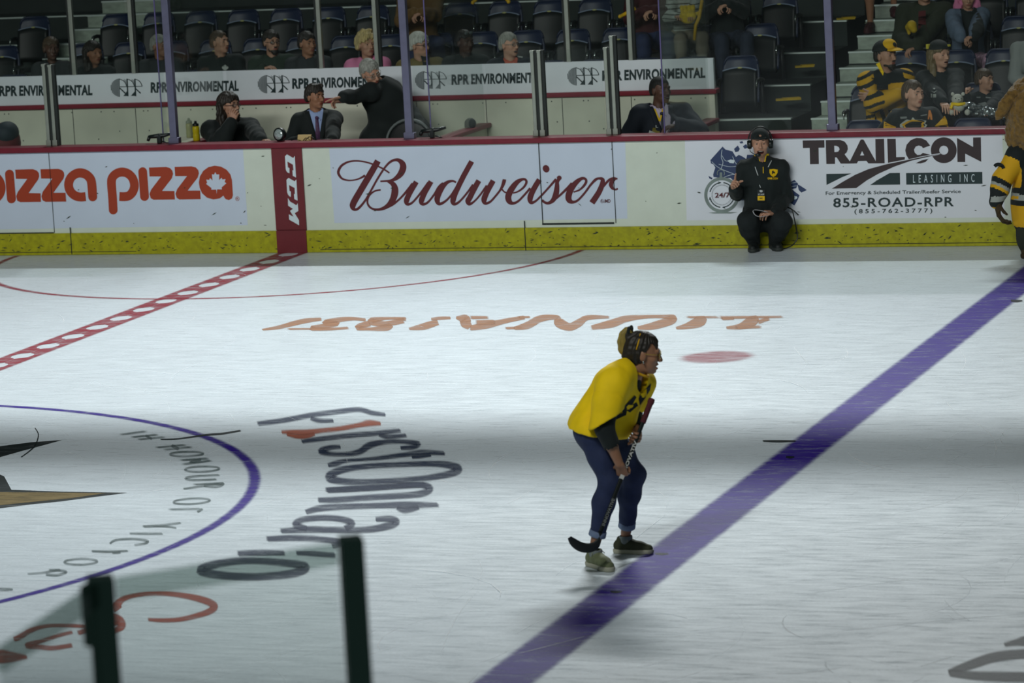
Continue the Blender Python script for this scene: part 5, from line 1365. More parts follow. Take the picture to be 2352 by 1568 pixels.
# ---------------------------------------------------------------- the skater-less player in the yellow shirt
def build_player():
    A = atZ(1405, 1292); Q = lambda x, y, d=0.0: atD(x, y, A, d)
    dn = float((atZ(1372, 1300)-A)@FH); df = float((atZ(1452, 1262)-A)@FH)
    R = frame(RH*1.0+FH*.03-Zu*.16, Zu); H = Q(1477, 811, 0)
    J = dict(neck=Q(1457, 853, .0), chest=Q(1417, 893, .0), pelvis=Q(1367, 978, .0), sh_r=Q(1411, 868, -.17), sh_l=Q(1470, 880, .16),
             el_r=Q(1388, 982, -.25), wr_r=Q(1423, 1066, -.255), el_l=Q(1452, 955, .12), wr_l=Q(1461, 985, -.03),
             hip_r=Q(1363, 992, -.085), kn_r=Q(1402, 1107, -.13), an_r=Q(1367, 1248, dn-.03), hip_l=Q(1390, 990, .085), kn_l=Q(1457, 1088, .10), an_l=Q(1437, 1226, df-.09))
    J['fw'] = unit(RH); J['sd'] = unit(np.cross(Zu, J['fw']))
    p = P(); p.H, p.R, p.J, p.sc, p.fw, p.sd = H, R, J, 1.0, J['fw'], J['sd']; p.base = A
    B = Body(); f = Fld(); put_prims(f, torso_prims(J, .9, p.sd, unit(RH*.75-Zu*.66), .9))
    for k in 'lr': put_prims(f, arm_prims(J, .92, k)); put_prims(f, leg_prims(J, .9, k))
    V, F = f.mesh(.009); B.add(V, F)
    p.W = head_into(B, H, R, 1.0, h=.0035, neck=J['neck'], female=True, mouth=.009)
    # stick axis
    K0, K1 = Q(1497, 917, -.03), Q(1379, 1222, -.35); ax = unit(K1-K0); at = lambda y: K0+(K1-K0)*((y-917)/(1222-917.0))
    g1, g2 = at(1083), at(1000)
    # right hand: reaches down along the shaft, fingers wrap from behind
    hand_into(B, J['wr_r'], unit(g1-J['wr_r']+ax*.02+Zu*.0), unit(FH*.9+RH*.45), -1, .95, curls=[(.55, 1.0, .7), (.7, 1.1, .8), (.8, 1.15, .8), (.9, 1.2, .8)], thumb=(.75, .35), h=.0034, forearm=J['wr_r']+(J['el_r']-J['wr_r'])*.75)
    hand_into(B, J['wr_l'], unit(g2-J['wr_l']+RH*.02-FH*.02-Zu*.03), unit(-RH*.75-FH*.5), 1, .95, curl=(1.0, 1.25, .8), thumb=(.5, .5), h=.0034, forearm=J['wr_l']+(J['el_l']-J['wr_l'])*.6)
    p.o = B.build('person', SKIN['tan'], None, A); tag(p.o, 'woman in a yellow shirt and jeans bending over a hockey stick on the ice', 'person')
    # jeans
    pr = [('cone', J['pelvis']-p.sd*.055-Zu*.0, J['pelvis']+p.sd*.055, .114, .114, .05)]
    for k in 'lr':
        hp, kn, an = J['hip_'+k], J['kn_'+k], J['an_'+k]; e = kn+(an-kn)*.80; cal = kn*.66+an*.34-RH*.012
        pr += [('cone', J['pelvis'], hp, .108, .098, .05), ('cone', hp, hp*.5+kn*.5, .092, .076, .05), ('cone', hp*.5+kn*.5, kn, .076, .058, .04), ('cone', kn, cal, .061, .061, .03), ('cone', cal, e, .061, .045, .03)]
    cuts = []
    o = cloth(pr, 'jeans', DENIM, p.o, A, .0075, .004, fold=.0035, fs=46, seed=4)
    for k in 'lr':
        kn, an = J['kn_'+k], J['an_'+k]; e0, e1 = kn+(an-kn)*.79, kn+(an-kn)*.885; mb = MB(); u = unit(e1-e0)
        mb.lathe([(.044, -.004), (.052, 0), (.053, np.linalg.norm(e1-e0)*.9), (.049, np.linalg.norm(e1-e0)), (.040, np.linalg.norm(e1-e0)-.003)], e0, u, 22); mb.build('rolled_cuff', DENIMC, o, A)
    # black long sleeves under the shirt
    und = [('cone', J['chest'], J['neck'], .12, .055, .04)]
    for k in 'lr':
        sh, el, wr = J['sh_'+k], J['el_'+k], J['wr_'+k]; und += [('cone', sh, el, .055, .050, .03), ('cone', el, el+(wr-el)*(.52 if k == 'r' else .6), .050, .046, .02)]
    und += [('cone', J['pelvis'], J['chest'], .11, .12, .05)]
    cr = J['el_r']+(J['wr_r']-J['el_r'])*.58; 
    cloth(und, 'undershirt', BLACKCLOTH, p.o, A, .008, .006, fold=.003, seed=6, sub=[('cone', J['neck']+(H-J['neck'])*1.0, J['neck']+unit(RH-Zu*.5)*.02, .052, .052, .006), ('cone', cr, J['wr_r']+(J['wr_r']-cr), .05, .08, .004)])
    # loose yellow shirt
    ta = unit(J['pelvis']-J['neck']); bl = unit(np.cross(ta, p.sd)); bl = bl if bl[2] < 0 else -bl      # belly side
    sl = [('cone', Q(1425, 864, -.10), Q(1407, 888, -.17), .080, .085, .05), ('cone', Q(1407, 888, -.17), Q(1398, 910, -.21), .085, .083, .04), ('cone', J['neck'], J['sh_l'], .06, .072, .05), ('cone', J['sh_l'], J['sh_l']*.45+J['el_l']*.55, .075, .074, .04)]
    slv = [('cone', Q(1409, 885, -.18), Q(1396, 925, -.225), .080, .084, .04), ('cone', Q(1396, 925, -.225), Q(1386, 1000, -.255), .084, .088, .03)]
    bodyp = [('cone', J['neck']-ta*-.0+ta*.02, J['chest'], .085, .150, .05, (bl, 1.25)), ('cone', J['chest']-p.sd*.05, J['chest']+p.sd*.05, .13, .13, .05, (bl, 1.15)), ('cone', J['chest'], J['pelvis']*.6+J['chest']*.4, .150, .150, .06, (bl, 1.22)), ('cone', J['pelvis']*.6+J['chest']*.4, J['pelvis']+ta*.02, .150, .152, .05, (bl, 1.12)),
             ('cone', Q(1452, 905, 0), Q(1424, 955, 0), .075, .085, .05), ('cone', Q(1424, 955, 0), Q(1415, 990, 0), .085, .07, .05), ('cone', Q(1432, 850, -.07), J['sh_r'], .058, .078, .05), ('cone', J['pelvis']-p.sd*.085+ta*.03, J['pelvis']+p.sd*.085+ta*.03, .128, .128, .05)]
    hem = Q(1316, 980, 0); hem2 = Q(1432, 1004, 0); hn = unit(np.cross(unit(hem2-hem), p.sd)); hn = hn if hn[2] < 0 else -hn
    B2n = unit(Q(1368, 979, -.24)-Q(1412, 965, -.24)); sn = unit(np.cross(B2n, FH)); sn = sn if sn[2] < 0 else -sn
    def fn(C, N):
        L_ = C-J['neck']; t = L_@ta; s_ = L_@p.sd; bb = N@bl; m = np.zeros(len(C), int)
        # big dark print down the chest
        u = s_+.04; w_ = waves(C-A, 21, 34)
        m[(bb > .25) & (t > .10) & (t < .40) & (np.abs(u) < .13) & (np.sin(u*46+t*6)+np.sin(t*38+1.0)*.8+.5*w_ > .15)] = 1
        return m
    sh = cloth(bodyp+sl, 'yellow_shirt', YELLOW, p.o, A, .0075, .010, sub=[('cone', H*.75+J['neck']*.25-FH*.02, Q(1464, 868, -.03), .074, .094, .008)], cuts=[(hem*.5+hem2*.5, hn)], fold=.0065, fs=24, seed=12, stretch=(1, 1, .6), it=1)
    c1, c2 = Q(1366, 979, -.25), Q(1424, 944, -.23); sn = unit(np.cross(unit(c2-c1), FH)); sn = sn if sn[2] < 0 else -sn
    cloth(slv, 'loose_sleeve', YELLOW, sh, A, .0075, .008, cuts=[(c1, sn)], sub=[('cone', Q(1394, 955, -.24), Q(1384, 1010, -.255), .070, .086, .01)], fold=.006, fs=26, seed=31, stretch=(1, 1, .5))
    stick([sh], [[(1471, 904), (1496, 880), (1493, 896), (1479, 918), (1470, 931), (1467, 916)], [(1432, 935), (1458, 908), (1462, 912), (1452, 930), (1462, 924), (1466, 931), (1447, 947), (1440, 943), (1436, 950), (1429, 946)], [(1404, 958), (1440, 944), (1438, 953), (1409, 966)]], 'shirt_print', BLACKCLOTH, sh, A, .006)
    mb = MB(); c0 = Q(1460, 860, 0)*.55+J['neck']*.45+unit(H-J['neck'])*.012+RH*.008; nn = unit((H-J['neck'])*1.0+RH*.0); fr = frame(nn, RH)
    mb.tube([c0+(fr[:, 0]*math.cos(a)*.066+fr[:, 2]*math.sin(a)*.072) for a in np.linspace(0, 2*math.pi, 28, endpoint=False)], .008, 8, closed=True); mb.build('collar_rib', YELLOWD, sh, A)
    # hair
    hair_cap(H, R, 1.0, 'hair', HAIRD, p.o, A, line=.078, back=-.062, thick=.010, h=.0045, seed=5, rough=.003, temple=.045, side=.0, extra=[('cone', (0, -.06, .05), (0, -.10, .098), .05, .03), ('ell', (0, -.075, -.03), (.058, .045, .04))])
    W = p.W; mb = Fld(); T_ = [(0, -.088, .116), (.0, -.106, .120), (0, -.124, .096), (0, -.130, .055), (0, -.124, .012), (0, -.112, -.025)]
    mb.chain([W(t) for t in T_], [.016, .021, .023, .024, .020, .009], .02); V, F = mb.mesh(.005); N = normals(V, F); L_ = (V-H)@R
    V = V+N*(.004*np.sin(L_[:, 0]*260+waves(L_, 3, 50)*1.5))[:, None]; Body().add(V, F).build('ponytail', mat('hair_ochre', rgb(142, 124, 60), .55, noise=.35, nscale=60, stretch=(1, 1, .2)), p.o, A)
    mb = MB(); mb.tube([W((.022*math.cos(a), -.098+.006*math.cos(a), .120+.022*math.sin(a))) for a in np.linspace(0, 6.283, 14, endpoint=False)], .012, 8, closed=True); mb.ell(W((0, -.085, .142)), (.012, .012, .02)); mb.build('hair_tie', BLACKCLOTH, p.o, A)
    mb = MB(); mb.tube([W((-.086*math.cos(a), -.05+.02*math.sin(a), .03+.10*math.sin(a))) for a in np.linspace(0, math.pi, 16)], .004, 6); mb.build('hair_band', YELLOWD, p.o, A)
    brows(W, 1.0, HAIRD, p.o, A)
    glasses(W, 1.0, mat('frame_gold', rgb(176, 150, 70), .3, .4), LENS, p.o, A, w_=.025, hh=.021)
    mb = MB(); mb.ell(W((-.084, .0, -.042)), (.006, .006, .009)); mb.build('earring', CHROME, p.o, A)
    # watch, shoes
    u = unit(J['wr_l']-J['el_l']); mb = MB(); mb.lathe([(.034, -.012), (.036, -.01), (.036, .01), (.034, .012)], J['wr_l']-u*.02, u, 18); mb.box(J['wr_l']-u*.02-FH*.036, (.03, .01, .03)); mb.build('wristwatch', BLACK, p.o, A)
    sm = [mat('shoe_olive', rgb(112, 120, 88), .8, noise=.15, nscale=30), SOLE, LACE]; sm2 = [mat('shoe_olive_shaded', rgb(62, 66, 46), .8, noise=.15, nscale=30), SOLE, LACE]  # far shoe's shade is put into a darker copy of the olive
    shoe(None, J['an_r'], RH*.50-FH*.86, .93, 'shoe', sm, p.o, A, 0.0)
    shoe(None, J['an_l'], RH*.93-FH*.36, .86, 'shoe', sm2, p.o, A, 0.0)
    for k in 'lr': mb = MB(); a = J['an_'+k]; mb.lathe([(.036, -.02), (.041, .0), (.041, .03), (.038, .034)], (a[0], a[1], .075), (0, 0, 1), 16); mb.build('ankle_sock', mat('sock_grey', rgb(120, 128, 128), .9), p.o, A)
    # hockey stick
    r = empty('hockey_stick', K1, 'black hockey stick with white lettering and a red taped grip in the woman\'s hands', 'hockey stick')
    xs = unit(np.cross(ax, FH)); ys = np.cross(ax, xs); Rm = np.stack([xs, ys, ax], 1); LL = np.linalg.norm(K1-K0)
    MB().box((K0+K1)/2-K1, (.023, .030, LL), Rm).build('shaft', mat('stick_black', rgb(22, 28, 28), .55, spec=.15), r, bevel=.006)
    mb = MB(); mb.lathe([(.0, -.005), (.018, -.004), (.021, .004), (.021, .022), (.0175, .03), (.0175, .15), (.015, .155)], K0-K1, ax, 12); mb.build('grip_tape', mat('tape_maroon', rgb(78, 26, 36), .8, noise=.2, nscale=80), r)
    bl_ = [Q(1379, 1222, -.35), Q(1376, 1247, -.37), Q(1362, 1259, -.38), Q(1343, 1261, -.385), Q(1326, 1254, -.385), Q(1314, 1243, -.38), Q(1308, 1234, -.375)]
    hts = [.016, .026, .032, .034, .032, .026, .012]; mbB = MB(); n = len(bl_); V = []; F = []
    up_ = unit(-RH*.12+Zu); 
    for i, c in enumerate(bl_):
        t = unit(bl_[min(i+1, n-1)]-bl_[max(i-1, 0)]); w3 = unit(np.cross(t, FH)); w3 = w3 if (w3[2] > 0 or i < 1) else -w3
        if i == 0: w3 = xs
        bow = FH*(.02*math.sin(i/(n-1)*3.0))
        for (a_, b_) in ((-1, -1), (1, -1), (1, 1), (-1, 1)): V.append(c-K1+bow+w3*hts[i]*a_+FH*.006*b_)
    for i in range(n-1):
        for j in range(4): F.append((i*4+j, i*4+(j+1) % 4, i*4+4+(j+1) % 4, i*4+4+j))
    F += [(0, 1, 2, 3), tuple((n-1)*4+j for j in (3, 2, 1, 0))]; mbB.add(V, F); bo = mbB.build('blade', mat('blade_black', rgb(16, 22, 24), .5), r)
    md = bo.modifiers.new('round', 'SUBSURF'); md.levels = 2; md.render_levels = 2
    # lettering along the shaft, on the face towards the camera
    def on_shaft(txt, y0, y1, nm, col, wid=.021):
        uv, fc = text_mesh(txt, .03); a, b = at(y0)-K1, at(y1)-K1; side = unit(np.cross(FH, ax)); side = side if side@RH > 0 else -side
        fn_ = -ys if (-ys)@FH < 0 else ys
        V = [a+(b-a)*u+(-side)*(.5-v)*wid*-1+fn_*.0156 for u, v in uv]; mt = MB(); mt.add(V, fc); mt.build(nm, col, r)
    wl = mat('stick_white', rgb(190, 192, 188), .4)
    on_shaft('NNOVATIV', 1096, 1014, 'lettering', wl); on_shaft('PROTOTYPE'[:0]+'INNOVATIVE', 1208, 1146, 'lettering', mat('stick_grey', rgb(120, 124, 122), .4), .019)
    MB().box((at(1092)-K1), (.0245, .0315, .05), Rm).build('shaft_band', wl, r)
    return p
build_player()
# ---------------------------------------------------------------- crouching host and costumed figure by the boards
def build_host():
    A = atZ(1755, 574); Q = lambda x, y, d=0.0: atD(x, y, A, d)
    f = facing(-3, 2); R = frame(f, Zu+RH*.03); H = Q(1746, 329, -.10); sc = 1.06
    J = dict(neck=Q(1750, 371, -.05), chest=Q(1752, 408, -.02), pelvis=Q(1754, 490, .02), sh_r=Q(1711, 386, -.04), sh_l=Q(1794, 386, -.04),
             el_r=Q(1694, 446, -.02), wr_r=Q(1686, 433, -.22), el_l=Q(1807, 452, .02), wr_l=Q(1779, 488, -.22),
             hip_r=Q(1738, 503, .02), kn_r=Q(1716, 508, -.28), an_r=Q(1732, 556, .03), hip_l=Q(1773, 503, .02), kn_l=Q(1796, 508, -.28), an_l=Q(1779, 556, .03))
    J['fw'] = unit(-FH); J['sd'] = np.cross(Zu, J['fw'])
    p = figure('man in a black quarter-zip, backward cap and headset crouching against the boards', H, R, J, sc, 'light', head=dict(mouth=.019, smile=.28, h=.004), hands=dict(
        r=dict(d=unit(-FH*.75+Zu*.75-RH*.1), n=unit(RH*.6-Zu*.4-FH*.3), index_straight=True, curl=(1.2, 1.5, .9), thumb=(.5, .5), s=1.02),
        l=dict(d=unit(-RH*.75-FH*.55+Zu*.1), n=unit(FH*.2-Zu*.9-RH*.3), curl=(.6, .7, .5), thumb=(.4, .5))))
    A = p.base
    top = garment(p, 'pullover', BLACKCLOTH, inflate=.020, h=.009, collar=.070, fold=.006, seed=11, extra=[('cone', J['chest'], J['pelvis']+Zu*.04, .155, .15, .04, (J['fw'], 1.3))])
    mb = Fld(); mb.cone(J['neck']-Zu*.02, J['neck']+Zu*.045-FH*.0, .078, .074, .01); mb.minus_cone(J['neck']-Zu*.1, J['neck']+Zu*.15, .064, .064); mb.minus_cone(J['neck']-FH*.06+Zu*.06, J['neck']-FH*.12-Zu*.08, .03, .006)
    V, F = mb.mesh(.005); Body().add(V, F).build('collar', YELLOW, top, A)
    mb = Fld(); mb.cone(J['neck']-Zu*.03, J['neck']+Zu*.038, .085, .082, .01); mb.minus_cone(J['neck']-Zu*.1, J['neck']+Zu*.15, .075, .075); mb.minus_cone(J['neck']-FH*.06+Zu*.05, J['neck']-FH*.13-Zu*.08, .035, .010)
    V, F = mb.mesh(.005); Body().add(V, F).build('outer_collar', BLACKCLOTH, top, A)
    tr = trousers(p, BLACKCLOTH2, fat=1.28, seed=8, h=.011, inflate=.014, upto=1.0)
    sm = [SHOEB, mat('sole_grey', rgb(44, 50, 48), .7), SHOEB]
    shoe(None, J['an_r'], -FH-RH*.14, 1.05, 'shoe', sm, p.o, A, 0.0); shoe(None, J['an_l'], -FH+RH*.14, 1.05, 'shoe', sm, p.o, A, 0.0)
    W = p.W; brows(W, sc, HAIRBR, p.o, A, .002)
    hair_cap(H, R, sc, 'hair', HAIRBR, p.o, A, line=.100, back=-.03, thick=.002, h=.006, temple=.03)
    cp = Fld(); cp.ell(W((0, -.012, .042)), np.array((.088, .106, .098))*sc, R, .02); cp.plane(W((0, 0, .040)), R@np.array((0, -.05, -1.0))); cp.minus_ell(W((0, .105, .082)), np.array((.036, .04, .026))*sc, R, .008)
    V, F = cp.mesh(.006); cap = Body().add(V, F).build('backward_cap', BLACKCLOTH, p.o, A)
    bm = Fld(); bm.ell(W((0, -.135, .028)), np.array((.075, .075, .010))*sc, R, .01); V, F = bm.mesh(.006); Body().add(V, F).build('peak', BLACKCLOTH, cap, A)
    mb = MB(); mb.tube([W((x, .093-5*x*x, .052)) for x in np.linspace(-.05, .05, 9)], .009*sc, 8); mb.build('strap', BLACKCLOTH, cap, A)
    r = empty('headset', W((0, 0, .0)), 'black broadcast headset with a foam microphone on the crouching man', 'headset'); b = np.array(r.location)
    mb = MB(); mb.tube([W((.103*math.cos(a), -.008, .03+.116*math.sin(a))) for a in np.linspace(.1, math.pi-.1, 22)], .007*sc, 8, flat=None); mb.build('headband', BLACK, r, b)
    for sx, nm in ((1, 'ear_cup'), (-1, 'ear_cup')):
        mb = MB(); mb.lathe([(0, .030), (.032, .030), (.042, .022), (.044, 0), (.042, -.012), (.02, -.016), (0, -.016)], W((sx*.088, -.006, -.008)), R@np.array((sx, 0, 0)), 20); mb.build(nm, BLACK, r, b)
        mb = MB(); mb.tube([W((sx*.103, -.008, .06)), W((sx*.112, -.008, .02)), W((sx*.112, -.006, -.005))], .0035*sc, 6); mb.build('yoke', CHROME, r, b)
    mb = MB(); mb.tube([W((-.098, .01, -.03)), W((-.090, .06, -.068)), W((-.055, .112, -.088)), W((-.03, .128, -.092))], .0035*sc, 6); mb.build('microphone_boom', BLACK, r, b)
    mb = MB(); mb.ell(W((-.022, .130, -.094)), np.array((.026, .018, .017))*sc, R); mb.build('foam_microphone', BLACK, r, b)
    # crest, zip, lanyard and badge
    T5 = (1540, 290, 5.0575); GO = mat('crest_gold', rgb(226, 184, 10), .6)
    stick([top], [[(1150, 500), (1198, 494), (1246, 503), (1244, 540), (1225, 570), (1195, 590), (1165, 568), (1150, 540)], [(1072, 470), (1080, 470), (1082, 545), (1074, 545)]], 'crest', GO, top, A, .006, T5)
    stick([top], [[(1178, 560), (1180, 520), (1200, 508), (1215, 522), (1215, 560), (1203, 545), (1190, 545)]], 'crest_figure', BLACKCLOTH, top, A, .0075, T5)
    def stick_text(txt, quad, nm, m, par, off):
        sg = Sign(0); q = [np.array(t) for t in sg.tf(quad, T5)]; uv, fc = text_mesh(txt, .03); c = (q[0]+q[2])/2
        me = par.data; mw = np.array(par.parent.location if par.parent else (0, 0, 0)); tr_ = BVHTree.FromPolygons([tuple(np.array(v.co)+mw) for v in me.vertices], [tuple(z.vertices) for z in me.polygons])
        V = []
        for u, v in uv:
            xy = (q[0]*(1-u)+q[1]*u)*(1-v)+(q[3]*(1-u)+q[2]*u)*v; d = unit(ray(*xy)); h = tr_.ray_cast(tuple(CAM), tuple(d), 80)
            V.append(CAM+d*((h[3] if h[0] is not None else 40)-off))
        mt = MB(); mt.add(V, fc); return mt.build(nm, m, par, A)
    stick_text('GAME CREW', [(1128, 616), (1250, 618), (1250, 594), (1128, 592)], 'crest_lettering', GO, top, .007)
    WH = mat('lanyard_white', rgb(180, 186, 186), .6)
    stick([top], [[(978, 470), (986, 470), (1020, 570), (1012, 570)], [(1170, 395), (1178, 398), (1138, 475), (1130, 472)], [(1030, 680), (1038, 680), (1050, 712), (1042, 712)]], 'lanyard', WH, p.o, A, .007, T5)
    bd = empty('staff_badge', Q(1748, 450, -.25), 'black and gold staff badge hanging on the crouching man', 'badge'); bb = np.array(bd.location)
    hit = stick([top, tr], [[(1010, 735), (1094, 735), (1096, 872), (1010, 872)]], 'card', mat('badge_black', rgb(30, 34, 34), .4), None, (0, 0, 0), .014, T5)
    hit.parent = bd; hit.data.transform(Matrix.Translation(-bd.location))
    vs = np.array([v.co for v in hit.data.vertices]); dd = float(np.mean((vs+bb-CAM)@FH))
    def badge(polys, nm, m, k, txt=None):
        mt = MB()
        pt = lambda x, y: CAM+ray(T5[0]+x/T5[2], T5[1]+y/T5[2])*((dd-k)/float(ray(T5[0]+x/T5[2], T5[1]+y/T5[2])@FH))
        for pl in polys:
            V = [pt(*q) for q in pl]; mt.add(V, [tuple(t) for t in tessellate_polygon([[Vector((x, y, 0)) for x, y in pl]])])
        if txt:
            uv, fc = text_mesh(txt[0], .03); x0, y0, x1, y1 = txt[1]; mt.add([pt(x0+(x1-x0)*u, y0+(y1-y0)*v) for u, v in uv], fc)
        return mt.build(nm, m, bd, bb)
    hb = MB(); hb.box((0, 0, 0), (.001, .001, .001))
    badge([[(1010, 735), (1094, 735), (1096, 872), (1010, 872)]], 'card_front', MATS['badge_black'], .006)
    badge([[(1012, 810), (1094, 810), (1095, 860), (1012, 860)]], 'gold_panel', GO, .009); badge([[(1034, 742), (1066, 740), (1072, 756), (1058, 768), (1036, 762)]], 'badge_emblem', WH, .009)
    badge([], 'badge_lettering', WH, .009, ('STAFF', (1016, 800, 1090, 782))); badge([], 'badge_lettering', MATS['badge_black'], .012, ('ARC', (1034, 843, 1072, 827)))
    # folded sheets of paper
    r = empty('folded_paper', Q(1750, 492, -.34), 'white folded sheet of paper in the crouching man\'s left hand', 'paper'); b = np.array(r.location)
    mb = MB(); V = []; F = []; prof = [(1764, 487, -.35), (1745, 483, -.38), (1732, 482, -.40), (1729, 486, -.42), (1734, 494, -.42), (1745, 498, -.40), (1764, 495, -.37)]
    for x, y, d_ in catmull(prof, 4): V += [Q(x, y, d_), Q(x+2, y-1, d_+.16)]
    n = len(V)//2; F = [(2*i, 2*i+1, 2*i+3, 2*i+2) for i in range(n-1)]; mb.add(V, F, 0, True); o = mb.build('sheet', mat('paper_white', rgb(206, 208, 212), .7), r, b)
    md = o.modifiers.new('thick', 'SOLIDIFY'); md.thickness = .002
    pts = [Q(1806, 476, -.05), Q(1818, 480, -.10), Q(1824, 500, -.12), Q(1830, 530, -.14), Q(1831, 548, -.16), Q(1820, 563, -.15)]+[atZ(1806, 571)+Zu*.006, atZ(1790, 574)+Zu*.006, atZ(1778, 571)+Zu*.006]
    mb = MB(); mb.tube([q for q in catmull(pts, 5)], .006, 6); mb.tube([Q(1812, 477, -.10), Q(1824, 484, -.12), Q(1834, 494, -.13)], .006, 6); tag(mb.build('headset_cable', BLACK, None, A), 'black cable looping from the crouching man\'s hip to the ice', 'cable')
build_host()

def build_costume():
    A = atZ(2388, 590); Q = lambda x, y, d=0.0: atD(x, y, A, d)
    FUR = mat('fur_brown', rgb(112, 86, 40), .95, noise=.35, nscale=26, bump=.6, bscale=90, sheen=.2); FURD = mat('fur_dark', rgb(58, 46, 28), .95, noise=.3, nscale=26, bump=.6, bscale=90)
    J = dict(neck=Q(2384, 335, 0), chest=Q(2386, 385, 0), pelvis=Q(2388, 475, 0), sh_l=Q(2338, 358, -.02), el_l=Q(2303, 412, -.05), wr_l=Q(2288, 462, -.12), sh_r=Q(2436, 358, .05), el_r=Q(2462, 420, .02), wr_r=Q(2470, 465, -.1),
             hip_l=Q(2366, 485, -.02), kn_l=Q(2362, 535, -.05), an_l=Q(2366, 582, .03), hip_r=Q(2412, 485, .02), kn_r=Q(2418, 535, -.02), an_r=Q(2420, 580, .06))
    fw = unit(FH*.75+RH*.5); J['fw'] = fw; J['sd'] = np.cross(Zu, fw); H = Q(2384, 252, .02); R = frame(fw, Zu)
    p = P(); p.J, p.sc, p.fw, p.sd, p.base, p.o = J, 1.25, fw, J['sd'], A, None
    B = Body(); f = Fld(); f.ell(H, (.30, .31, .33), R, .05); f.ell(H-Zu*.20, (.27, .26, .20), R, .08); f.ell(H-Zu*.24-RH*.20, (.10, .12, .12), None, .06); f.cone(H, J['neck'], .2, .18, .05)
    V, F = f.mesh(.014); N = normals(V, F); V = V+N*(.010*waves(V-A, 2, 90)+.008*waves(V-A, 7, 160))[:, None]; B.add(V, F)
    f = Fld(); put_prims(f, torso_prims(J, 1.2, p.sd, fw, 1.1, 1.2))
    for k in 'lr': put_prims(f, arm_prims(J, 1.15, k)); put_prims(f, leg_prims(J, 1.2, k))
    V, F = f.mesh(.016); B.add(V, F)
    hand_into(B, J['wr_l'], unit(-Zu*.9-FH*.25+RH*.1), unit(RH), 1, 1.5, curl=(.45, .6, .4), h=.007, forearm=J['el_l'], mi=1)
    hand_into(B, J['wr_r'], unit(-Zu*.9-FH*.25), unit(-RH), -1, 1.5, curl=(.45, .6, .4), h=.007, forearm=J['el_r'], mi=1)
    p.o = B.build('person', [FUR, FURD], None, A); tag(p.o, 'person in a brown furry costume and black and yellow jersey at the right edge', 'person')
    def ear(pts, rad, nm): 
        e = Fld(); e.chain([Q(*q) for q in pts], rad, .03, (FH, 1.6)); V, F = e.mesh(.010); N = normals(V, F); V = V+N*(.005*waves(V-A, 5, 120))[:, None]; Body().add(V, F).build(nm, FUR, p.o, A)
    ear([(2340, 208, -.1), (2322, 222, -.12), (2308, 242, -.14), (2297, 262, -.14), (2290, 272, -.13)], [.035, .05, .055, .04, .018], 'ear')
    wh = mat('jersey_white', rgb(150, 156, 150), .8)
    def fn(C, N):
        m = np.zeros(len(C), int)
        for k in 'lr':
            sh, el, wr = J['sh_'+k], J['el_'+k], J['wr_'+k]; d = unit(wr-sh); t = (C-sh)@d/np.linalg.norm(wr-sh); far = np.linalg.norm((C-sh)-((C-sh)@d)[:, None]*d, axis=1) < .17
            out = (C-sh)@(p.sd*(1 if k == 'l' else -1)) > -.06
            q = far & out; m[q & (t > .12) & (t < .80)] = 1; m[q & (t > .58) & (t < .68)] = 0; m[q & (t >= .68) & (t < .74)] = 2; m[q & (t >= .80)] = 0
        body = (np.abs((C-J['pelvis'])@p.sd) < .30); z = C[:, 2]
        z0 = J['pelvis'][2]; b = body & (m == 0)
        m[b & (z < z0+.14) & (z > z0+.09)] = 2; m[b & (z < z0+.04) & (z > z0-.16)] = 1
        return m
    top = garment(p, 'jersey', [BLACKCLOTH, YELLOWD, wh], inflate=.02, h=.012, fat=1.35, slim=1.1, belly=1.25, collar=.12, fold=.010, fs=18, seed=4, mats_fn=fn, extra=[('cone', J['pelvis']+Zu*.05, J['pelvis']-Zu*.06, .24, .23, .05)])
    arc = [(2083+66*math.cos(a)+20, 420+66*math.sin(a)) for a in np.linspace(-2.5, -.2, 9)]; arc += [(2103+34*math.cos(a), 425+34*math.sin(a)) for a in np.linspace(-.2, -2.5, 9)]
    T6 = (1800, 290, 4.261); stick([top], [arc], 'shoulder_patch', BLACKCLOTH2, top, A, .008, T6)
    trousers(p, mat('costume_trousers', rgb(40, 44, 36), .95), fat=1.2, upto=1.0, h=.013, inflate=.02)
    for k in 'lr': shoe(None, J['an_'+k], fw, 1.3, 'furry_boot', [FURD, FURD, FURD], p.o, A, 0.0, lace=False)
build_costume()
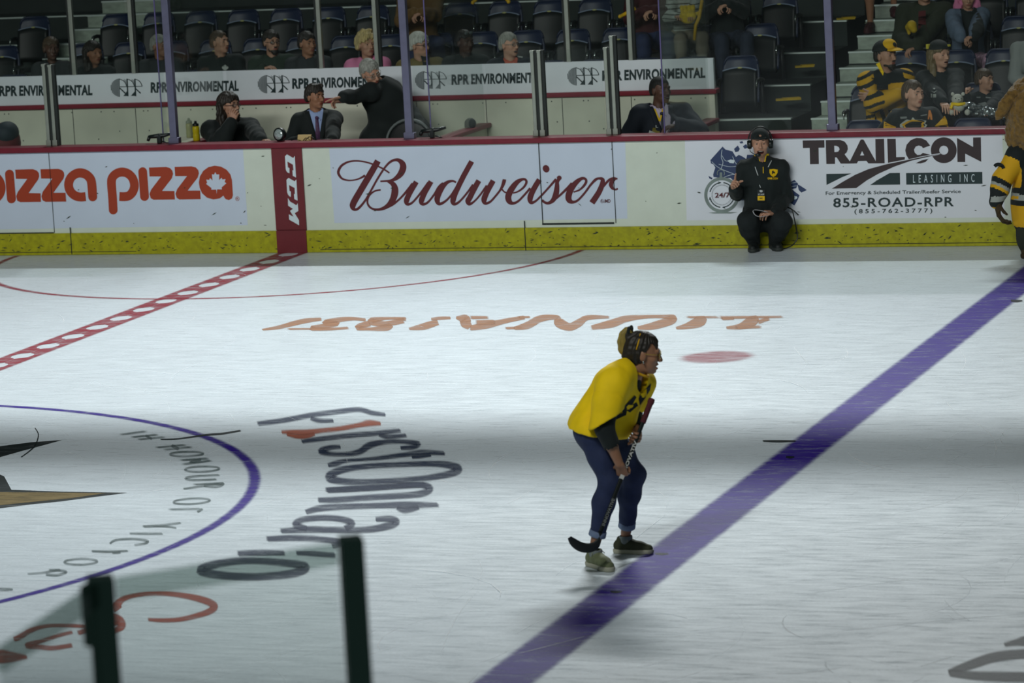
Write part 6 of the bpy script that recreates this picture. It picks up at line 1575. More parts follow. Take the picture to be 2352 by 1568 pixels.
# ---------------------------------------------------------------- timekeeping bench and penalty box
def hd(x, y, Y): return atY(x, y, Y)
def lapels(p, top, m, w_=.05):
    pass
def build_bench():
    # bearded man
    H = hd(527, 243, 13.80); f = facing(48, 4); sc = 1.08; Y = 13.8
    J = sit(H, facing(18), sc, .08, dict(r=hd(531, 283, 13.52), l=hd(600, 322, 13.45)), .19, poles=dict(r=-Zu-RH*.5-FH*.2, l=RH*.9-Zu*.4))
    p = figure('bearded man with long dark hair in a black coat, hand raised to his mouth', H, frame(f), J, sc, 'light', head=dict(jaw=1.05), hands=dict(r=dict(d=unit(Zu*.85+RH*.35-FH*.1), n=unit(FH*.9+RH*.2), curl=(.7, .9, .6), thumb=(.5, .3)), l=dict(d=unit(RH*.6-FH*.6), n=-Zu)))
    c = garment(p, 'coat', BLACKCLOTH, inflate=.03, slim=1.08, fat=1.2, collar=.07, fold=.009, fs=26, seed=2); trousers(p, BLACKCLOTH2); shoes(p, [SHOEB, SHOEB, SHOEB])
    hair_cap(H, frame(f), sc, 'long_hair', HAIRD, p.o, p.base, line=.062, back=-.22, thick=.018, h=.008, temple=.0, extra=[('cone', (.075, -.03, .02), (.088, -.04, -.17), .04, .045), ('cone', (-.075, -.03, .02), (-.09, -.04, -.18), .045, .05), ('cone', (0, -.08, .0), (0, -.08, -.17), .07, .065)], rough=.006)
    b = Fld(); W = p.W
    for q in (((0, .062, -.088), (.046, .044, .032)), ((0, .075, -.118), (.036, .034, .040)), ((.036, .04, -.07), (.022, .035, .032)), ((-.036, .04, -.07), (.022, .035, .032)), ((0, .094, -.050), (.026, .012, .008))): b.ell(W(q[0]), np.array(q[1])*sc, frame(f), .012)
    V, F = b.mesh(.006); N = normals(V, F); V = V+N*(.005*waves(V-H, 4, 150))[:, None]; Body().add(V, F).build('beard', HAIRD, p.o, p.base)
    glasses(W, sc, FRAMEB, LENS, p.o, p.base); brows(W, sc, HAIRD, p.o, p.base)
    # seated man in the suit and tie
    H = hd(724, 222, 13.72); f = facing(42, 0)
    J = sit(H, facing(4), 1.0, .06, dict(r=hd(694, 322, 13.4), l=hd(764, 322, 13.25)), .175, sh_dz=.02)
    p = figure('young man in a dark suit, pale blue shirt and tie sitting behind the cap rail', H, frame(f), J, 1.0, 'tan', head=dict(nose=1.0), hands=dict(l=dict(d=unit(-RH*.5-FH*.7), n=-Zu, curl=(.6, .8, .5)), r=dict(d=unit(RH*.6-FH*.5), n=-Zu)))
    sh = garment(p, 'shirt', mat('shirt_pale_blue', rgb(150, 172, 214), .8), parts=('torso',), inflate=.016, collar=.060, fold=.003, seed=3)
    jk = garment(p, 'suit_jacket', BLACKCLOTH, inflate=.028, fat=1.1, slim=1.0, collar=.078, vneck=.20, fold=.006, fs=22, seed=5)
    cutwedge(p, jk)
    tie(p, sh, mat('tie_purple', rgb(74, 46, 78), .6, noise=.4, nscale=40)); collar_points(p, MATS['shirt_pale_blue'])
    trousers(p, BLACKCLOTH2); shoes(p, [SHOEB, SHOEB, SHOEB])
    hair_cap(H, frame(f), 1.0, 'hair', HAIRD, p.o, p.base, line=.064, back=-.035, thick=.012, h=.005, temple=.02, seed=8, short=True, extra=[('cone', (-.04, .03, .105), (.045, .045, .108), .026, .024)]); brows(p.W, 1.0, HAIRD, p.o, p.base)
    # standing man, bending and pointing left
    H = hd(851, 166, 14.05); f = facing(34, -18); R = frame(f, Zu-RH*.34); D = lambda x, y, Y: hd(x, y, Y)
    J = dict(neck=D(868, 192, 14.15), chest=D(880, 222, 14.2), pelvis=D(897, 300, 14.3), sh_r=D(850, 212, 14.0), sh_l=D(905, 205, 14.3), el_r=D(815, 224, 13.85), wr_r=D(791, 223, 13.72), el_l=D(945, 262, 14.25), wr_l=D(968, 300, 14.05),
             hip_l=D(910, 315, 14.32), hip_r=D(884, 315, 14.28), kn_l=D(912, 405, 14.2), kn_r=D(886, 405, 14.15), an_l=D(912, 490, 14.3), an_r=D(886, 490, 14.25))
    J['an_l'][2] = J['an_r'][2] = .09
    J['fw'] = facing(-8); J['sd'] = np.cross(Zu, J['fw'])
    p = figure('grey-haired man in a long black coat standing bent and pointing to the left', H, R, J, 1.08, 'light', head=dict(smile=.1, nose=1.1), hands=dict(r=dict(d=unit(-RH-Zu*.25-FH*.1), n=unit(-Zu*.8-FH*.5), index_straight=True, curl=(.7, .8, .5), thumb=(.7, .1), s=1.05), l=dict(d=unit(-Zu), n=-RH)))
    # overcoat widening to the hem
    garment(p, 'overcoat', BLACKCLOTH, inflate=.026, fat=1.12, slim=1.06, belly=1.1, collar=.068, fold=.010, fs=20, seed=7, extra=[('cone', J['chest'], D(955, 300, 14.3), .13, .12, .06), ('cone', J['pelvis'], D(868, 330, 14.2), .16, .17, .06), ('cone', J['pelvis'], D(950, 335, 14.35), .15, .15, .06), ('cone', D(868, 330, 14.2), D(872, 430, 14.2), .16, .17, .06), ('cone', D(930, 330, 14.3), D(930, 430, 14.3), .16, .17, .06)])
    u = unit(J['wr_r']-J['el_r']); mb = MB(); mb.lathe([(.036, 0), (.04, .004), (.04, .03), (.036, .034)], J['wr_r']-u*.02, u, 16); mb.build('blue_cuff', mat('cuff_blue', rgb(96, 100, 200), .7), p.o, p.base)
    trousers(p, BLACKCLOTH2, upto=1.0); shoes(p, [SHOEB, SHOEB, SHOEB], 0.0)
    hair_cap(H, R, 1.08, 'hair', HAIRG, p.o, p.base, line=.070, back=-.045, thick=.009, h=.005, temple=.02, seed=4, short=True); glasses(p.W, 1.08, MATS['hair_grey'], LENS, p.o, p.base); brows(p.W, 1.08, HAIRG, p.o, p.base)
    # man with the yellow lanyard
    H = hd(1517, 207, 13.78); f = facing(38, 2)
    J = sit(H, facing(12), 1.08, .10, dict(r=hd(1475, 330, 13.4), l=hd(1556, 286, 13.55)), .20, tilt=0.0, poles=dict(l=RH*.9-Zu*.5+FH*.3))
    J['neck'] = J['neck']-RH*.02
    p = figure('man in a dark suit with a yellow lanyard leaning on the red-capped partition', H, frame(f), J, 1.08, 'dark', head=dict(mouth=.008), hands=dict(l=dict(d=unit(-RH*.8-FH*.5-Zu*.1), n=-Zu, curl=(.3, .4, .3)), r=dict(d=unit(RH*.3-FH*.7-Zu*.4), n=-Zu)))
    sh = garment(p, 'shirt', mat('shirt_lilac', rgb(186, 176, 196), .8), parts=('torso', 'l'), inflate=.016, collar=.062, fold=.003, seed=3)
    jk = garment(p, 'suit_jacket', NAVYCLOTH, inflate=.032, fat=1.2, slim=1.06, collar=.080, vneck=.24, fold=.007, fs=22, seed=9); cutwedge(p, jk)
    tie(p, sh, mat('tie_dark', rgb(30, 34, 48), .6)); collar_points(p, MATS['shirt_lilac'])
    trousers(p, BLACKCLOTH2); shoes(p, [SHOEB, SHOEB, SHOEB])
    hair_cap(H, frame(f), 1.08, 'hair', mat('hair_black', rgb(26, 28, 26), .7), p.o, p.base, line=.078, back=-.03, thick=.004, h=.005, temple=.025, rough=.001, short=True); brows(p.W, 1.08, MATS['hair_black'], p.o, p.base)
    lan = mat('lanyard_yellow', rgb(212, 178, 20), .6); g = Q3 = lambda pts: [(1250+x/3.36, y/3.36) for x, y in pts]
    stick([sh, jk], [g([(846, 838), (858, 838), (892, 920), (884, 936)]), g([(910, 838), (922, 838), (898, 936), (884, 936)])], 'lanyard', lan, p.o, p.base, .010)
    bd = stick([sh, jk], [g([(838, 985), (890, 985), (892, 1040), (828, 1035)])], 'badge', mat('badge_olive', rgb(112, 104, 44), .5), p.o, p.base, .012); stick([sh, jk], [g([(812, 1005), (874, 1030), (860, 1044), (804, 1036)]), g([(858, 965), (892, 968), (890, 985), (860, 985)])], 'badge_cards', mat('badge_white', rgb(170, 178, 176), .5), bd, p.base, .016)
def cutwedge(p, jk):
    """opens the jacket front in a V by dropping the faces inside the lapel lines"""
    import bmesh
    J, sc = p.J, p.sc; bm = bmesh.new(); bm.from_mesh(jk.data); base = p.base; top = J['neck']; low = J['chest']-Zu*.19*sc; kill = []
    L_ = (top-low)@Zu
    for f_ in bm.faces:
        c = np.array(f_.calc_center_median())+base; fr = (c-J['chest'])@p.fw
        if fr < .03: continue
        t = (c[2]-low[2])/L_; s_ = abs((c-(low+(top-low)*t))@p.sd)
        if 0 < t < 1.15 and s_ < .085*sc*t**.9+.004: kill.append(f_)
    tr_ = BVHTree.FromPolygons([tuple(np.array(v.co)+base) for v in bm.verts], [tuple(v.index for v in q.verts) for q in bm.faces]); mb = MB()
    for s_ in (-1, 1):
        pts = []
        for t in np.linspace(.02, 1.08, 12):
            c = low+(top-low)*t+p.sd*s_*(.085*sc*t**.9+.006); o = c+p.fw*.6; h = tr_.ray_cast(tuple(o), tuple(-p.fw), .62)
            if h[0] is not None: pts.append(np.array(h[0])+p.fw*.002)
        if len(pts) > 2: mb.tube(pts, [.010+.016*min(1, i/5) for i in range(len(pts))], 8, flat=(tuple(p.fw), .35))
    if mb.v: mb.build('lapels', jk.data.materials[0], jk, base)
    bmesh.ops.delete(bm, geom=kill, context='FACES'); bm.to_mesh(jk.data); bm.free()
def tie(p, sh, m):
    J, sc = p.J, p.sc; me = sh.data; tr_ = BVHTree.FromPolygons([tuple(np.array(v.co)+p.base) for v in me.vertices], [tuple(z.vertices) for z in me.polygons])
    mb = MB(); V = []; F = []; top = J['neck']-Zu*.035*sc; n = 12
    for i in range(n+1):
        c = top-Zu*(.34*sc*i/n); w_ = (.017 if i == 0 else .014+.022*(i/n))*sc
        for s_ in (-1, -.4, .4, 1):
            o = c+p.sd*w_*s_+p.fw*.6; h = tr_.ray_cast(tuple(o), tuple(-p.fw), 1.2); q = np.array(h[0]) if h[0] is not None else c+p.fw*.12
            V.append(q+p.fw*(.010 if abs(s_) < .9 else .004))
    for i in range(n):
        for j in range(3): F.append((i*4+j, i*4+j+1, i*4+j+5, i*4+j+4))
    mb.add(V, F, 0, True); mb.ell(np.mean(V[:4], 0)+p.fw*.004, (.019*sc, .014*sc, .016*sc)); mb.build('tie', m, p.o, p.base)
def collar_points(p, m):
    J, sc = p.J, p.sc; mb = MB()
    for s_ in (-1, 1):
        a = J['neck']+p.fw*.072*sc-Zu*.022*sc; mb.add([a+p.sd*s_*.006, a+p.sd*s_*.055*sc+Zu*.042*sc-p.fw*.03*sc, a+p.sd*s_*.060*sc-Zu*.016*sc-p.fw*.008*sc, a+p.sd*s_*.034*sc-Zu*.045*sc+p.fw*.028*sc], [(0, 1, 2, 3)])
    o = mb.build('shirt_collar', m, p.o, p.base); md = o.modifiers.new('thick', 'SOLIDIFY'); md.thickness = .006
build_bench()
# ---------------------------------------------------------------- the crowd in the stands
def yrow(k): return 13.72+.84*k
LEAF = [(0, 1), (.12, .62), (.35, .75), (.30, .30), (.62, .50), (.66, .28), (.95, .25), (.72, -.02), (.80, -.18), (.35, -.42), (.38, -.55), (.06, -.50), (.05, -.95), (-.05, -.95), (-.06, -.50), (-.38, -.55), (-.35, -.42), (-.80, -.18), (-.72, -.02), (-.95, .25), (-.66, .28), (-.62, .50), (-.30, .30), (-.35, .75), (-.12, .62)]
def fan(label, x, y, k, face=30, pitch=0, sc=1.0, skin='light', top=None, top_name='jacket', hair=None, female=False, body=5, wr=None, hands=None, head=None, roll=0.0, collar=.068, inflate=.022, fat=1.1, slim=1.0, trousers_m=None, sub=(), fn=None, group='spectators in the stands', dy=0.0, poles=None, belly=1.0, h=.011, vneck=None, tilt=0, seed=1, shoe_m=None, extra=()):
    Y = yrow(k)+dy; H = hd(x, y, Y); f = facing(face, pitch); R = frame(f, Zu+RH*roll)
    W_ = {q: hd(*v) for q, v in (wr or {}).items()}
    J = sit(H, facing(body), sc, .06, W_, .150 if female else .172, poles=poles, tilt=tilt, leg=.30 if k == 2 else .40)
    hh = dict(female=female, h=.0055); hh.update(head or {})
    p = figure(label, H, R, J, sc, skin, None, hands, hh)
    p.f = f; p.Y = Y
    p.top = garment(p, top_name, top, inflate=inflate, fat=fat, slim=slim*(.9 if female else 1), collar=collar, mats_fn=(lambda C, N: fn(C, N, p)) if fn else None, h=h, vneck=vneck, belly=belly, seed=seed, extra=extra, sub=sub)
    trousers(p, trousers_m or BLACKCLOTH2, h=.016); shoes(p, shoe_m or [SHOEB, SHOEB, SHOEB])
    if hair is not None:
        hk = dict(line=.068, back=-.035, thick=.010, h=.0065, temple=.02, short=not female); hk.update(hair[1]); hair_cap(H, R, sc, 'hair', hair[0], p.o, p.base, **hk)
        brows(p.W, sc, hair[0], p.o, p.base)
    return p
def beard(p, m, full=True):
    b = Fld(); W = p.W; sc = p.sc
    for q in (((0, .062, -.090), (.043, .038, .026)), ((0, .070, -.110), (.030, .026, .022)), ((.040, .03, -.068), (.018, .032, .030)), ((-.040, .03, -.068), (.018, .032, .030)), ((0, .095, -.050), (.024, .009, .006))): b.ell(W(q[0]), np.array(q[1])*sc, p.R, .012)
    V, F = b.mesh(.006); N = normals(V, F); V = V+N*(.003*waves(V-p.H, 4, 170))[:, None]; return Body().add(V, F).build('beard', m, p.o, p.base)
def long_hair(p, m, length=.30, w_=.045, seed=3, line=.066):
    return hair_cap(p.H, p.R, p.sc, 'long_hair', m, p.o, p.base, line=line, back=-length, thick=.014, h=.008, temple=.0, rough=.005, seed=seed, extra=[('cone', (.072, -.03, .02), (.085, .01, -length+.03), w_, w_*.9), ('cone', (-.072, -.03, .02), (-.085, .01, -length+.03), w_, w_*.9), ('cone', (0, -.08, 0), (0, -.09, -length+.05), .07, .06)])
def cap_on(p, m, brim_m, badge=None, back=False, z=.045, brim=.085):
    W, R, sc = p.W, p.R, p.sc; cp = Fld(); cp.ell(W((0, -.012, .044)), np.array((.098, .116, .100))*sc, R, .02); cp.plane(W((0, 0, z)), R@np.array((0, .05, -1.0))); V, F = cp.mesh(.007); c = Body().add(V, F).build('cap', m, p.o, p.base)
    bm = Fld(); s_ = -1 if back else 1; bm.ell(W((0, s_*.125, z+.004)), np.array((.070, brim*.85, .009))*sc, R, .01); bm.ell(W((0, s_*.10, z+.014)), np.array((.06, .05, .010))*sc, R, .02); V, F = bm.mesh(.006); Body().add(V, F).build('brim', brim_m, c, p.base)
    return c
OLIVE = mat('cloth_olive', rgb(112, 98, 54), .85); GREEN = mat('cloth_dark_green', rgb(40, 54, 44), .85); PINK = mat('cloth_pink', rgb(206, 122, 160), .85); DKGREY = mat('cloth_dark_grey', rgb(40, 46, 48), .85)
ORSH = mat('shirt_orange', rgb(190, 92, 70), .8); WHITEM = mat('cloth_white', rgb(176, 182, 176), .85); MUST = mat('cloth_mustard', rgb(104, 78, 40), .85); MAROON = mat('cloth_maroon', rgb(64, 28, 30), .85); KHAKI = mat('cloth_khaki_green', rgb(44, 50, 36), .85)
HAIRBK = MATS['hair_black']
# --- row just above the banner
fan('brown-haired spectator in dark clothes, leftmost in the row above the banner', 118, 112, 2, 20, skin='dark', top=DKGREY, hair=(HAIRBR, {}), female=True)
p = fan('dark-haired woman looking right, second from the left above the banner', 214, 122, 2, 42, skin='tan', top=BLACKCLOTH, female=True); long_hair(p, HAIRD, .2)
fan('grey-haired spectator in dark clothes half hidden by the first tall violet post', 367, 106, 2, 45, skin='tan', top=DKGREY, hair=(HAIRG, {}), sc=.97)
p = fan('man in a black jacket with a small white leaf emblem, above the banner', 505, 97, 2, 52, 4, skin='light', top=BLACKCLOTH, hair=(HAIRBR, dict(line=.082, temple=.035, thick=.005)), seed=3)
stick([p.top], [[(517+9*x, 156-9*y) for x, y in LEAF]], 'leaf_emblem', WHITEM, p.top, p.base, .006)
p = fan('bearded man with glasses in a dark green top raising one hand, above the banner', 624, 97, 2, 26, skin='light', top=GREEN, hair=(HAIRD, {}), wr=dict(r=(603, 158, 15.15)), hands=dict(r=dict(d=unit(RH*.8+Zu*.2-FH*.3), n=unit(-Zu), curl=(.5, .6, .4))), seed=4)
beard(p, HAIRD); glasses(p.W, 1.0, FRAMEB, LENS, p.o, p.base)
fan('dark-haired spectator in grey behind the third rear post above the banner', 706, 100, 2, 35, skin='tan', top=DKGREY, hair=(HAIRD, {}))
p = fan('woman in a pink sweatshirt with short blond hair', 842, 102, 2, 28, 2, skin='light', top=PINK, top_name='sweatshirt', hair=(HAIRBL, dict(thick=.022, rough=.010, line=.064, temple=.0, extra=[('cone', (-.03, .0, .12), (.03, .02, .125), .03, .03)])), sc=1.05, slim=1.1, female=True, fat=1.25, seed=6)
p = fan('white-haired spectator with dark glasses in an olive jacket', 964, 104, 2, 50, 0, skin='light', top=OLIVE, hair=(HAIRW, dict(thick=.018, line=.066, temple=.0)), sc=1.04, fat=1.25, vneck=None, seed=7)
glasses(p.W, 1.04, FRAMEB, LENS, p.o, p.base); stick([p.top], [[(966, 128), (985, 126), (988, 150), (972, 150)]], 'dark_scarf', BLACKCLOTH, p.top, p.base, .006)
p = fan('spectator in the dark with sunglasses pushed up on the head', 1068, 97, 2, 35, skin='dark', top=BLACKCLOTH, hair=(HAIRD, {}))
mb = MB(); [mb.ell(p.W((sx*.03, .075, .098)), (.024, .012, .016), p.R) for sx in (-1, 1)]; mb.build('sunglasses', mat('lens_grey', rgb(90, 100, 100), .15), p.o, p.base)
p = fan('man with grey hair and glasses in a dark jacket over an orange shirt', 1170, 103, 2, 44, 2, skin='fair', top=NAVYCLOTH, hair=(HAIRG, dict(line=.074, thick=.009, temple=.02)), head=dict(mouth=.013), vneck=.02, sc=1.02, seed=8)
glasses(p.W, 1.02, CHROME, LENS, p.o, p.base); garment(p, 'shirt', ORSH, parts=('torso',), inflate=.012, collar=.06, h=.012); stick([p.top], [[(1189, 128), (1201, 130), (1200, 133), (1188, 131)]], 'badge', WHITEM, p.top, p.base, .006)
# --- upper rows, cut by the top of the picture
CL = lambda x, y, Y: dict(r=(x-9, y, Y), l=(x+11, y, Y))
CH = dict(r=dict(d=unit(RH*.9-Zu*.3-FH*.3), n=-Zu, curl=(.7, .8, .5)), l=dict(d=unit(-RH*.9-Zu*.3-FH*.3), n=-Zu, curl=(.7, .8, .5)))
fan('spectator in a mustard shirt and jeans with clasped hands in the upper row', 964, -46, 3, 10, top=MUST, top_name='shirt', trousers_m=DENIM, wr=CL(960, 28, 15.85), hands=CH, hair=(HAIRD, {}), seed=9)
fan('spectator with maroon sleeves and clasped hands in the upper row', 1490, -60, 3, 10, top=MAROON, trousers_m=DENIM, wr=CL(1492, 22, 15.9), hands=CH, hair=(HAIRD, {}), seed=10)
def stripes(C, N, p): return (np.sin((C[:, 2])*2*math.pi/.045) > .72).astype(int)
p = fan('child in a striped shirt wearing a yellow foam glove in the upper row', 1573, -42, 3, 5, sc=.85, top=[WHITEM, DKGREY], top_name='striped_shirt', trousers_m=mat('trousers_beige', rgb(130, 120, 104), .85), wr=dict(r=(1552, 38, 15.85), l=(1590, 30, 15.85)), hair=(HAIRBR, {}), female=True, fn=stripes, seed=11)
g = Fld(); c = hd(1580, 38, 15.78); g.ell(c, (.09, .04, .075), None, .03)
for i in range(4): g.cone(c+RH*(-.05+.035*i)+Zu*.03, c+RH*(-.06+.04*i)+Zu*.10, .022, .02, .01)
g.cone(c+RH*.06, c+RH*.11+Zu*.03, .024, .02, .01); V, F = g.mesh(.007); N = normals(V, F)
o = Body().add(V, F).build('foam_glove', mat('foam_yellow', rgb(206, 176, 30), .85, noise=.3, nscale=30), None, c); tag(o, 'yellow foam hand held by the child in the striped shirt', 'foam hand')
fan('spectator in dark clothes at the right end of the upper centre row', 1668, -62, 3, 0, top=BLACKCLOTH, trousers_m=mat('trousers_dark_denim', rgb(36, 44, 60), .85), wr=CL(1662, 8, 15.9), hands=CH, hair=(HAIRD, {}), seed=12)
YST = mat('noisemaker_yellow', rgb(208, 164, 16), .5)
for i, (pts, lb) in enumerate((([(1424, 38), (1440, 30), (1459, 19)], 'yellow noise stick held out left of the clasped maroon sleeves'), ([(1612, 4), (1606, 40), (1598, 58), (1595, 92)], 'long yellow noise stick hanging beside the striped child'), ([(1086, 6), (1092, 0), (1098, -10)], 'yellow noise stick at the top edge, left one of two over the sunglasses'), ([(1168, 4), (1164, -2), (1160, -12)], 'yellow noise stick at the top edge, right one of two over the sunglasses'))):
    b = hd(*pts[0], 15.7); mb = MB(); mb.tube([hd(x, y, 15.7)-b for x, y in pts], [.017, .02]+[.018]*(len(pts)-2), 8); mb.ell((0, 0, 0), (.02, .02, .02)); o = mb.build('noise_stick', YST); o.location = tuple(b); tag(o, lb, 'noise stick', 'yellow noise sticks')
# --- right block
def jersey_top(C, N, p):
    J = p.J; m = np.zeros(len(C), int); z = (C-J['neck'])@Zu; s_ = np.abs((C-J['neck'])@p.sd)
    arm = s_ > .15; w_ = waves(C-p.base, 3, 9)
    m[z < -.075] = 1; m[arm] = 1
    m[arm & (np.sin(z*75+s_*34+w_*1.2) > .25)] = 0
    m[(z < -.33) & ~arm & (np.sin((C@p.sd)*70+z*20+w_) > .1)] = 0
    m[(z > -.05) & (s_ < .13)] = 0
    return m
p = fan('man in a yellow cap and yellow and black striped jersey with folded arms', 2034, 128, 1, 42, 2, sc=1.1, skin='light', top=[BLACKCLOTH, YELLOWD], top_name='jersey', fn=jersey_top, wr=dict(r=(2060, 217, 14.2), l=(2008, 222, 14.25)), hands=dict(r=dict(d=unit(RH*.9+FH*.2), n=FH, curl=(.5, .6, .4)), l=dict(d=unit(-RH*.9+FH*.2), n=FH, curl=(.5, .6, .4))), hair=(HAIRD, dict(line=.05, thick=.004)), slim=1.12, fat=1.35, body=12, h=.009, poles=dict(r=-Zu*.8-RH*.8, l=-Zu*.8+RH*.8), seed=13)
c = cap_on(p, mat('cap_black', rgb(26, 32, 30), .8), mat('cap_yellow', rgb(222, 172, 8), .8)); beard(p, HAIRD)
fr = Fld(); W = p.W; fr.ell(W((0, .048, .088)), np.array((.068, .074, .064))*p.sc, p.R, .02); fr.plane(W((0, .02, 0)), p.R@np.array((0, -1, 0))); V, F = fr.mesh(.007); Body().add(V, F).build('front_panel', MATS['cap_yellow'], c, p.base)
mb = MB(); mb.lathe([(0, .006), (.022, .004), (.026, 0)], W((0, .118, .098)), p.R@np.array((0, 1, .35)), 14); mb.build('cap_badge', MATS['cap_black'], c, p.base)
stick([p.top], [[(2009, 187), (2045, 187), (2045, 193), (2040, 194), (2040, 206), (2014, 206), (2014, 194), (2009, 193)]], 'letter_print', BLACKCLOTH, p.top, p.base, .006); stick([p.top], [[(2002, 178), (2016, 180), (2015, 183), (2002, 181)]], 'name_patch', BLACKCLOTH, p.top, p.base, .006)
stick([p.top], [[(2012, 147), (2020, 143), (2030, 166), (2028, 174)], [(2028, 174), (2030, 166), (2042, 158), (2046, 162)]], 'collar_trim', YELLOW, p.top, p.base, .007)
p = fan('young woman with very long hair and a backward black cap', 2158, 126, 1, 36, 0, sc=1.04, skin='fair', top=BLACKCLOTH, top_name='hooded_top', female=True, head=dict(mouth=.004), fat=1.2, wr=dict(r=(2165, 235, 14.0), l=(2195, 240, 14.0)), seed=14)
long_hair(p, mat('hair_ash', rgb(112, 98, 68), .55, noise=.35, nscale=50, stretch=(1, 1, .2)), .44, .036, line=.075); c = cap_on(p, mat('cap_black', rgb(26, 32, 30), .8), MATS['cap_black'], back=True, z=.055)
mb = MB(); mb.box(p.W((-.085, -.06, .085)), (.03, .03, .045), p.R); mb.box(p.W((.04, .090, .088)), (.03, .012, .02), p.R); mb.build('cap_tag', mat('tag_lime', rgb(196, 186, 60), .6), c, p.base)
stick([p.top], [[(2138, 215), (2141, 215), (2141, 224), (2138, 224)], [(2143, 216), (2150, 216), (2150, 224), (2143, 224)], [(2137, 208), (2145, 211), (2153, 207), (2146, 213)], [(2142, 202), (2149, 202), (2146, 205)]], 'shirt_print', WHITEM, p.top, p.base, .006)
p = fan('young woman in a black team jersey with a spiked gold crest in the front row', 2098, 216, 0, 34, 0, sc=1.06, skin='fair', top=BLACKCLOTH, top_name='jersey', female=True, wr=dict(r=(2045, 310, 13.5), l=(2160, 312, 13.5)), hair=(HAIRBR, dict(line=.078, thick=.007, back=-.06, temple=.03, short=True, extra=[('ell', (0, -.09, .03), (.05, .04, .05))])), fat=1.4, slim=1.25, seed=15, h=.009)
TJ = (1852, 0, 4.704)
stick([p.top], [[(1010, 1345), (1040, 1320), (1085, 1290), (1130, 1300), (1150, 1265), (1175, 1292), (1240, 1290), (1300, 1305), (1280, 1335), (1308, 1350), (1270, 1400), (1050, 1400), (1035, 1380), (1012, 1375)]], 'crest_rim', WHITEM, p.top, p.base, .006, TJ)
stick([p.top], [[(1030, 1345), (1090, 1310), (1150, 1290), (1220, 1305), (1280, 1320), (1262, 1345), (1275, 1362), (1255, 1400), (1062, 1400), (1055, 1372)]], 'crest', YELLOWD, p.top, p.base, .009, TJ)
stick([p.top], [[(1062, 1352), (1110, 1322), (1150, 1312), (1210, 1325), (1245, 1345), (1235, 1400), (1085, 1400), (1075, 1375)]], 'crest_centre', BLACKCLOTH, p.top, p.base, .012, TJ)
ORG = mat('cloth_orange', rgb(206, 130, 60), .8)
stick([p.top], [[(1322, 1190), (1340, 1188), (1358, 1240), (1362, 1295), (1342, 1292), (1338, 1262), (1330, 1262), (1328, 1290), (1312, 1288)]], 'letter_patch', ORG, p.top, p.base, .007, TJ)
stick([p.top], [[(1012, 1262), (1085, 1258), (1088, 1278), (1020, 1284)], [(1232, 1245), (1302, 1232), (1304, 1244), (1236, 1254)]], 'league_patches', mat('patch_grey', rgb(130, 136, 134), .7), p.top, p.base, .007, TJ)
stick([p.top], [[(840, 1310), (905, 1345), (970, 1370), (960, 1400), (832, 1404)], [(1495, 1250), (1520, 1300), (1536, 1385), (1460, 1380), (1388, 1362), (1440, 1310)], [(905, 1215), (925, 1190), (915, 1210)], [(1410, 1142), (1425, 1150), (1465, 1195), (1445, 1185)]], 'sleeve_panels', YELLOWD, p.top, p.base, .006, TJ)
p = fan('child with short brown hair raising a fist beside a plush toy', 2262, 184, 1, 46, 2, sc=.86, skin='light', top=BLACKCLOTH, top_name='shirt', wr=dict(r=(2220, 222, 14.1), l=(2270, 250, 14.1)), hands=dict(r=dict(d=unit(Zu), n=unit(-FH*.3+RH), curl=(1.4, 1.5, 1.0), thumb=(.5, .6))), hair=(HAIRBR, dict(thick=.012)), seed=16)
stick([p.top], [[(2243, 222), (2252, 222), (2252, 225), (2243, 225)], [(2264, 222), (2276, 223), (2276, 226), (2264, 225)], [(2246, 238), (2262, 234), (2276, 240), (2268, 246), (2254, 243)]], 'shirt_print', mat('patch_grey', rgb(130, 136, 134), .7), p.top, p.base, .006)
r = empty('plush_toy', hd(2203, 262, 13.95), 'white plush toy with a yellow scarf held by the child in the stands', 'toy'); b = np.array(r.location); pw = mat('plush_white', rgb(184, 186, 176), .95, bump=.4, bscale=120)
t = lambda x, y, d=0: hd(x, y, 13.95-d)
mb = MB(); mb.ell(t(2202, 244)-b, (.06, .05, .055)); [mb.ell(t(x, y, .03)-b, (.028, .03, .03)) for x, y in ((2186, 258), (2222, 258))]; [mb.ell(t(x, y, .02)-b, (.03, .025, .022)) for x, y in ((2188, 240), (2216, 240))]; mb.build('body', pw, r)
mb = MB(); mb.ell(t(2199, 228)-b, (.058, .052, .052)); [mb.ell(t(x, 216)-b, (.018, .014, .018)) for x in (2188, 2212)]; mb.ell(t(2203, 230, .05)-b, (.024, .02, .018)); mb.build('head', pw, r)
mb = MB(); [mb.ell(t(x, 226, .055)-b, (.006, .006, .006)) for x in (2195, 2208)]; mb.ell(t(2202, 229, .072)-b, (.007, .006, .005)); mb.build('face', BLACK, r)
mb = MB(); mb.tube([t(2186, 238, .03)-b, t(2200, 240, .06)-b, t(2217, 238, .03)-b], .016, 8); mb.tube([t(2188, 238, .04)-b, t(2184, 250, .06)-b], .014, 8); mb.build('scarf', YELLOW, r)
g = Fld(); c = hd(2262, 258, 14.05); g.ell(c, (.17, .06, .05), None, .03); g.cone(c-RH*.14+Zu*.06, c+RH*.16-Zu*.04, .05, .04, .03); V, F = g.mesh(.010); N = normals(V, F); V = V+N*(.014*waves(V-c, 3, 60)+.008*waves(V-c, 8, 130))[:, None]
o = Body().add(V, F).build('foil_bag', mat('foil_silver', rgb(170, 178, 180), .18, .9), None, c); tag(o, 'crumpled silver foil bag on the lap of the child with the raised fist', 'bag'); o.data.polygons.foreach_set('use_smooth', [False]*len(o.data.polygons))
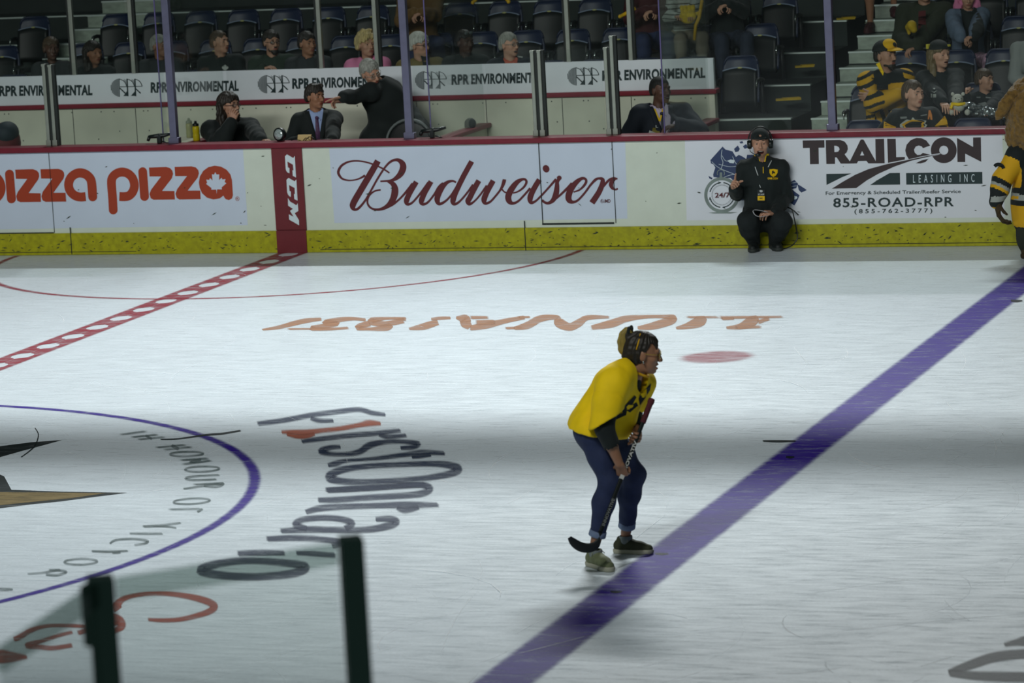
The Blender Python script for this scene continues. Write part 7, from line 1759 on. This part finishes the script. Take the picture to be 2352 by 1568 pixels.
p = fan('man in an open dark green jacket over a maroon shirt with clasped hands', 2122, -26, 3, 5, top=KHAKI, slim=1.15, fat=1.35, sc=1.1, wr=CL(2095, 106, 15.7), hands=CH, hair=(HAIRD, {}), trousers_m=mat('trousers_grey_green', rgb(44, 52, 50), .85), body=-12, seed=17, dy=-.1)
stick([p.top], [[(2110, 26), (2126, 24), (2128, 90), (2108, 92)]], 'maroon_shirt', mat('cloth_maroon2', rgb(86, 30, 32), .85), p.top, p.base, .006)
b = hd(2092, 66, 15.55); mb = Fld(); mb.chain([np.zeros(3)+hd(2088, 76, 15.55), hd(2087, 62, 15.55), hd(2094, 58, 15.52), hd(2099, 68, 15.52)], [.018, .03, .045, .035], .02); V, F = mb.mesh(.007); o = Body().add(V, F).build('rally_towel', PAPER, None, b); tag(o, 'bunched yellow towel held by the man in the dark green jacket', 'towel')
FLOR = mat('leggings_floral', rgb(170, 138, 158), .8, noise=.6, nscale=24)
p = fan('child in a pale denim jacket, pink hood and floral leggings', 2222, -8, 3, 0, -12, sc=.95, skin='light', top=[mat('denim_pale', rgb(92, 108, 128), .85, noise=.1, nscale=20), BLACKCLOTH], top_name='denim_jacket', fn=lambda C, N, p: ((np.abs((C-p.J['neck'])@p.sd) < .085) & (N@p.fw > .2)).astype(int), female=True, fat=1.45, slim=1.15, wr=dict(r=(2206, 86, 15.62), l=(2238, 82, 15.62)), hands=CH, trousers_m=FLOR, dy=-.12, seed=18)
hair_cap(p.H, p.R, .95, 'pink_hood', PINK, p.o, p.base, line=.06, back=-.16, thick=.03, h=.009, temple=.0, extra=[('cone', (.08, -.03, 0), (.10, -.02, -.13), .05, .05), ('cone', (-.08, -.03, 0), (-.10, -.02, -.13), .05, .05)])
p = fan('spectator in a pale grey top cut by the right edge', 2378, 62, 2, -10, top=mat('cloth_pale_grey', rgb(140, 146, 144), .85), hair=(HAIRD, {}), skin='tan', seed=19)
# person on the stairs, only the legs are in the picture
z0 = zf(3.5)
for j in range(16):
    q = atZ(2000, 74, zf(j/2.0)+.012)
    if 13.36+.42*j-.05 <= q[1] <= 13.36+.42*j+.42: break
zg = zf(j/2.0)+.012; q[2] = zg; a2 = q+RH*.16+np.array((0, .42, zf(.5)-zf(0))); J = dict(an_l=a2+Zu*.09, an_r=q+Zu*.09, kn_l=a2+Zu*.50-FH*.10, kn_r=q+Zu*.50-FH*.05, pelvis=q+RH*.07+FH*.18+Zu*.98)
J.update(hip_l=J['pelvis']+RH*.09, hip_r=J['pelvis']-RH*.09, chest=J['pelvis']+Zu*.34, neck=J['pelvis']+Zu*.52); J['fw'] = -FH; J['sd'] = np.cross(Zu, -FH); nk = J['neck']
J.update(sh_l=nk+RH*.17-Zu*.05, sh_r=nk-RH*.17-Zu*.05, el_l=nk+RH*.24-Zu*.32, el_r=nk-RH*.24-Zu*.32, wr_l=nk+RH*.26-Zu*.55-FH*.1, wr_r=nk-RH*.26-Zu*.55-FH*.1)
p = figure('bare-legged person in dark shorts and maroon shoes coming down the aisle steps', nk+Zu*.17, frame(-FH), J, 1.0, 'tan', hands={}); garment(p, 'shirt', BLACKCLOTH, h=.014); hair_cap(p.H, p.R, 1.0, 'hair', HAIRD, p.o, p.base)
pr = [('cone', J['pelvis']-RH*.05, J['pelvis']+RH*.05, .12, .12, .05)]+[('cone', J['hip_'+k], J['hip_'+k]*.25+J['kn_'+k]*.75, .10, .085, .04) for k in 'lr']; cloth(pr, 'shorts', BLACKCLOTH2, p.o, p.base, .014)
mm = mat('shoe_maroon', rgb(64, 26, 30), .7); shoe(None, J['an_r'], -FH-RH*.3, 1.05, 'shoe', [mm, mm, LACE], p.o, p.base, zg); shoe(None, J['an_l'], -FH, 1.05, 'shoe', [mm, mm, LACE], p.o, p.base, zg+.128)
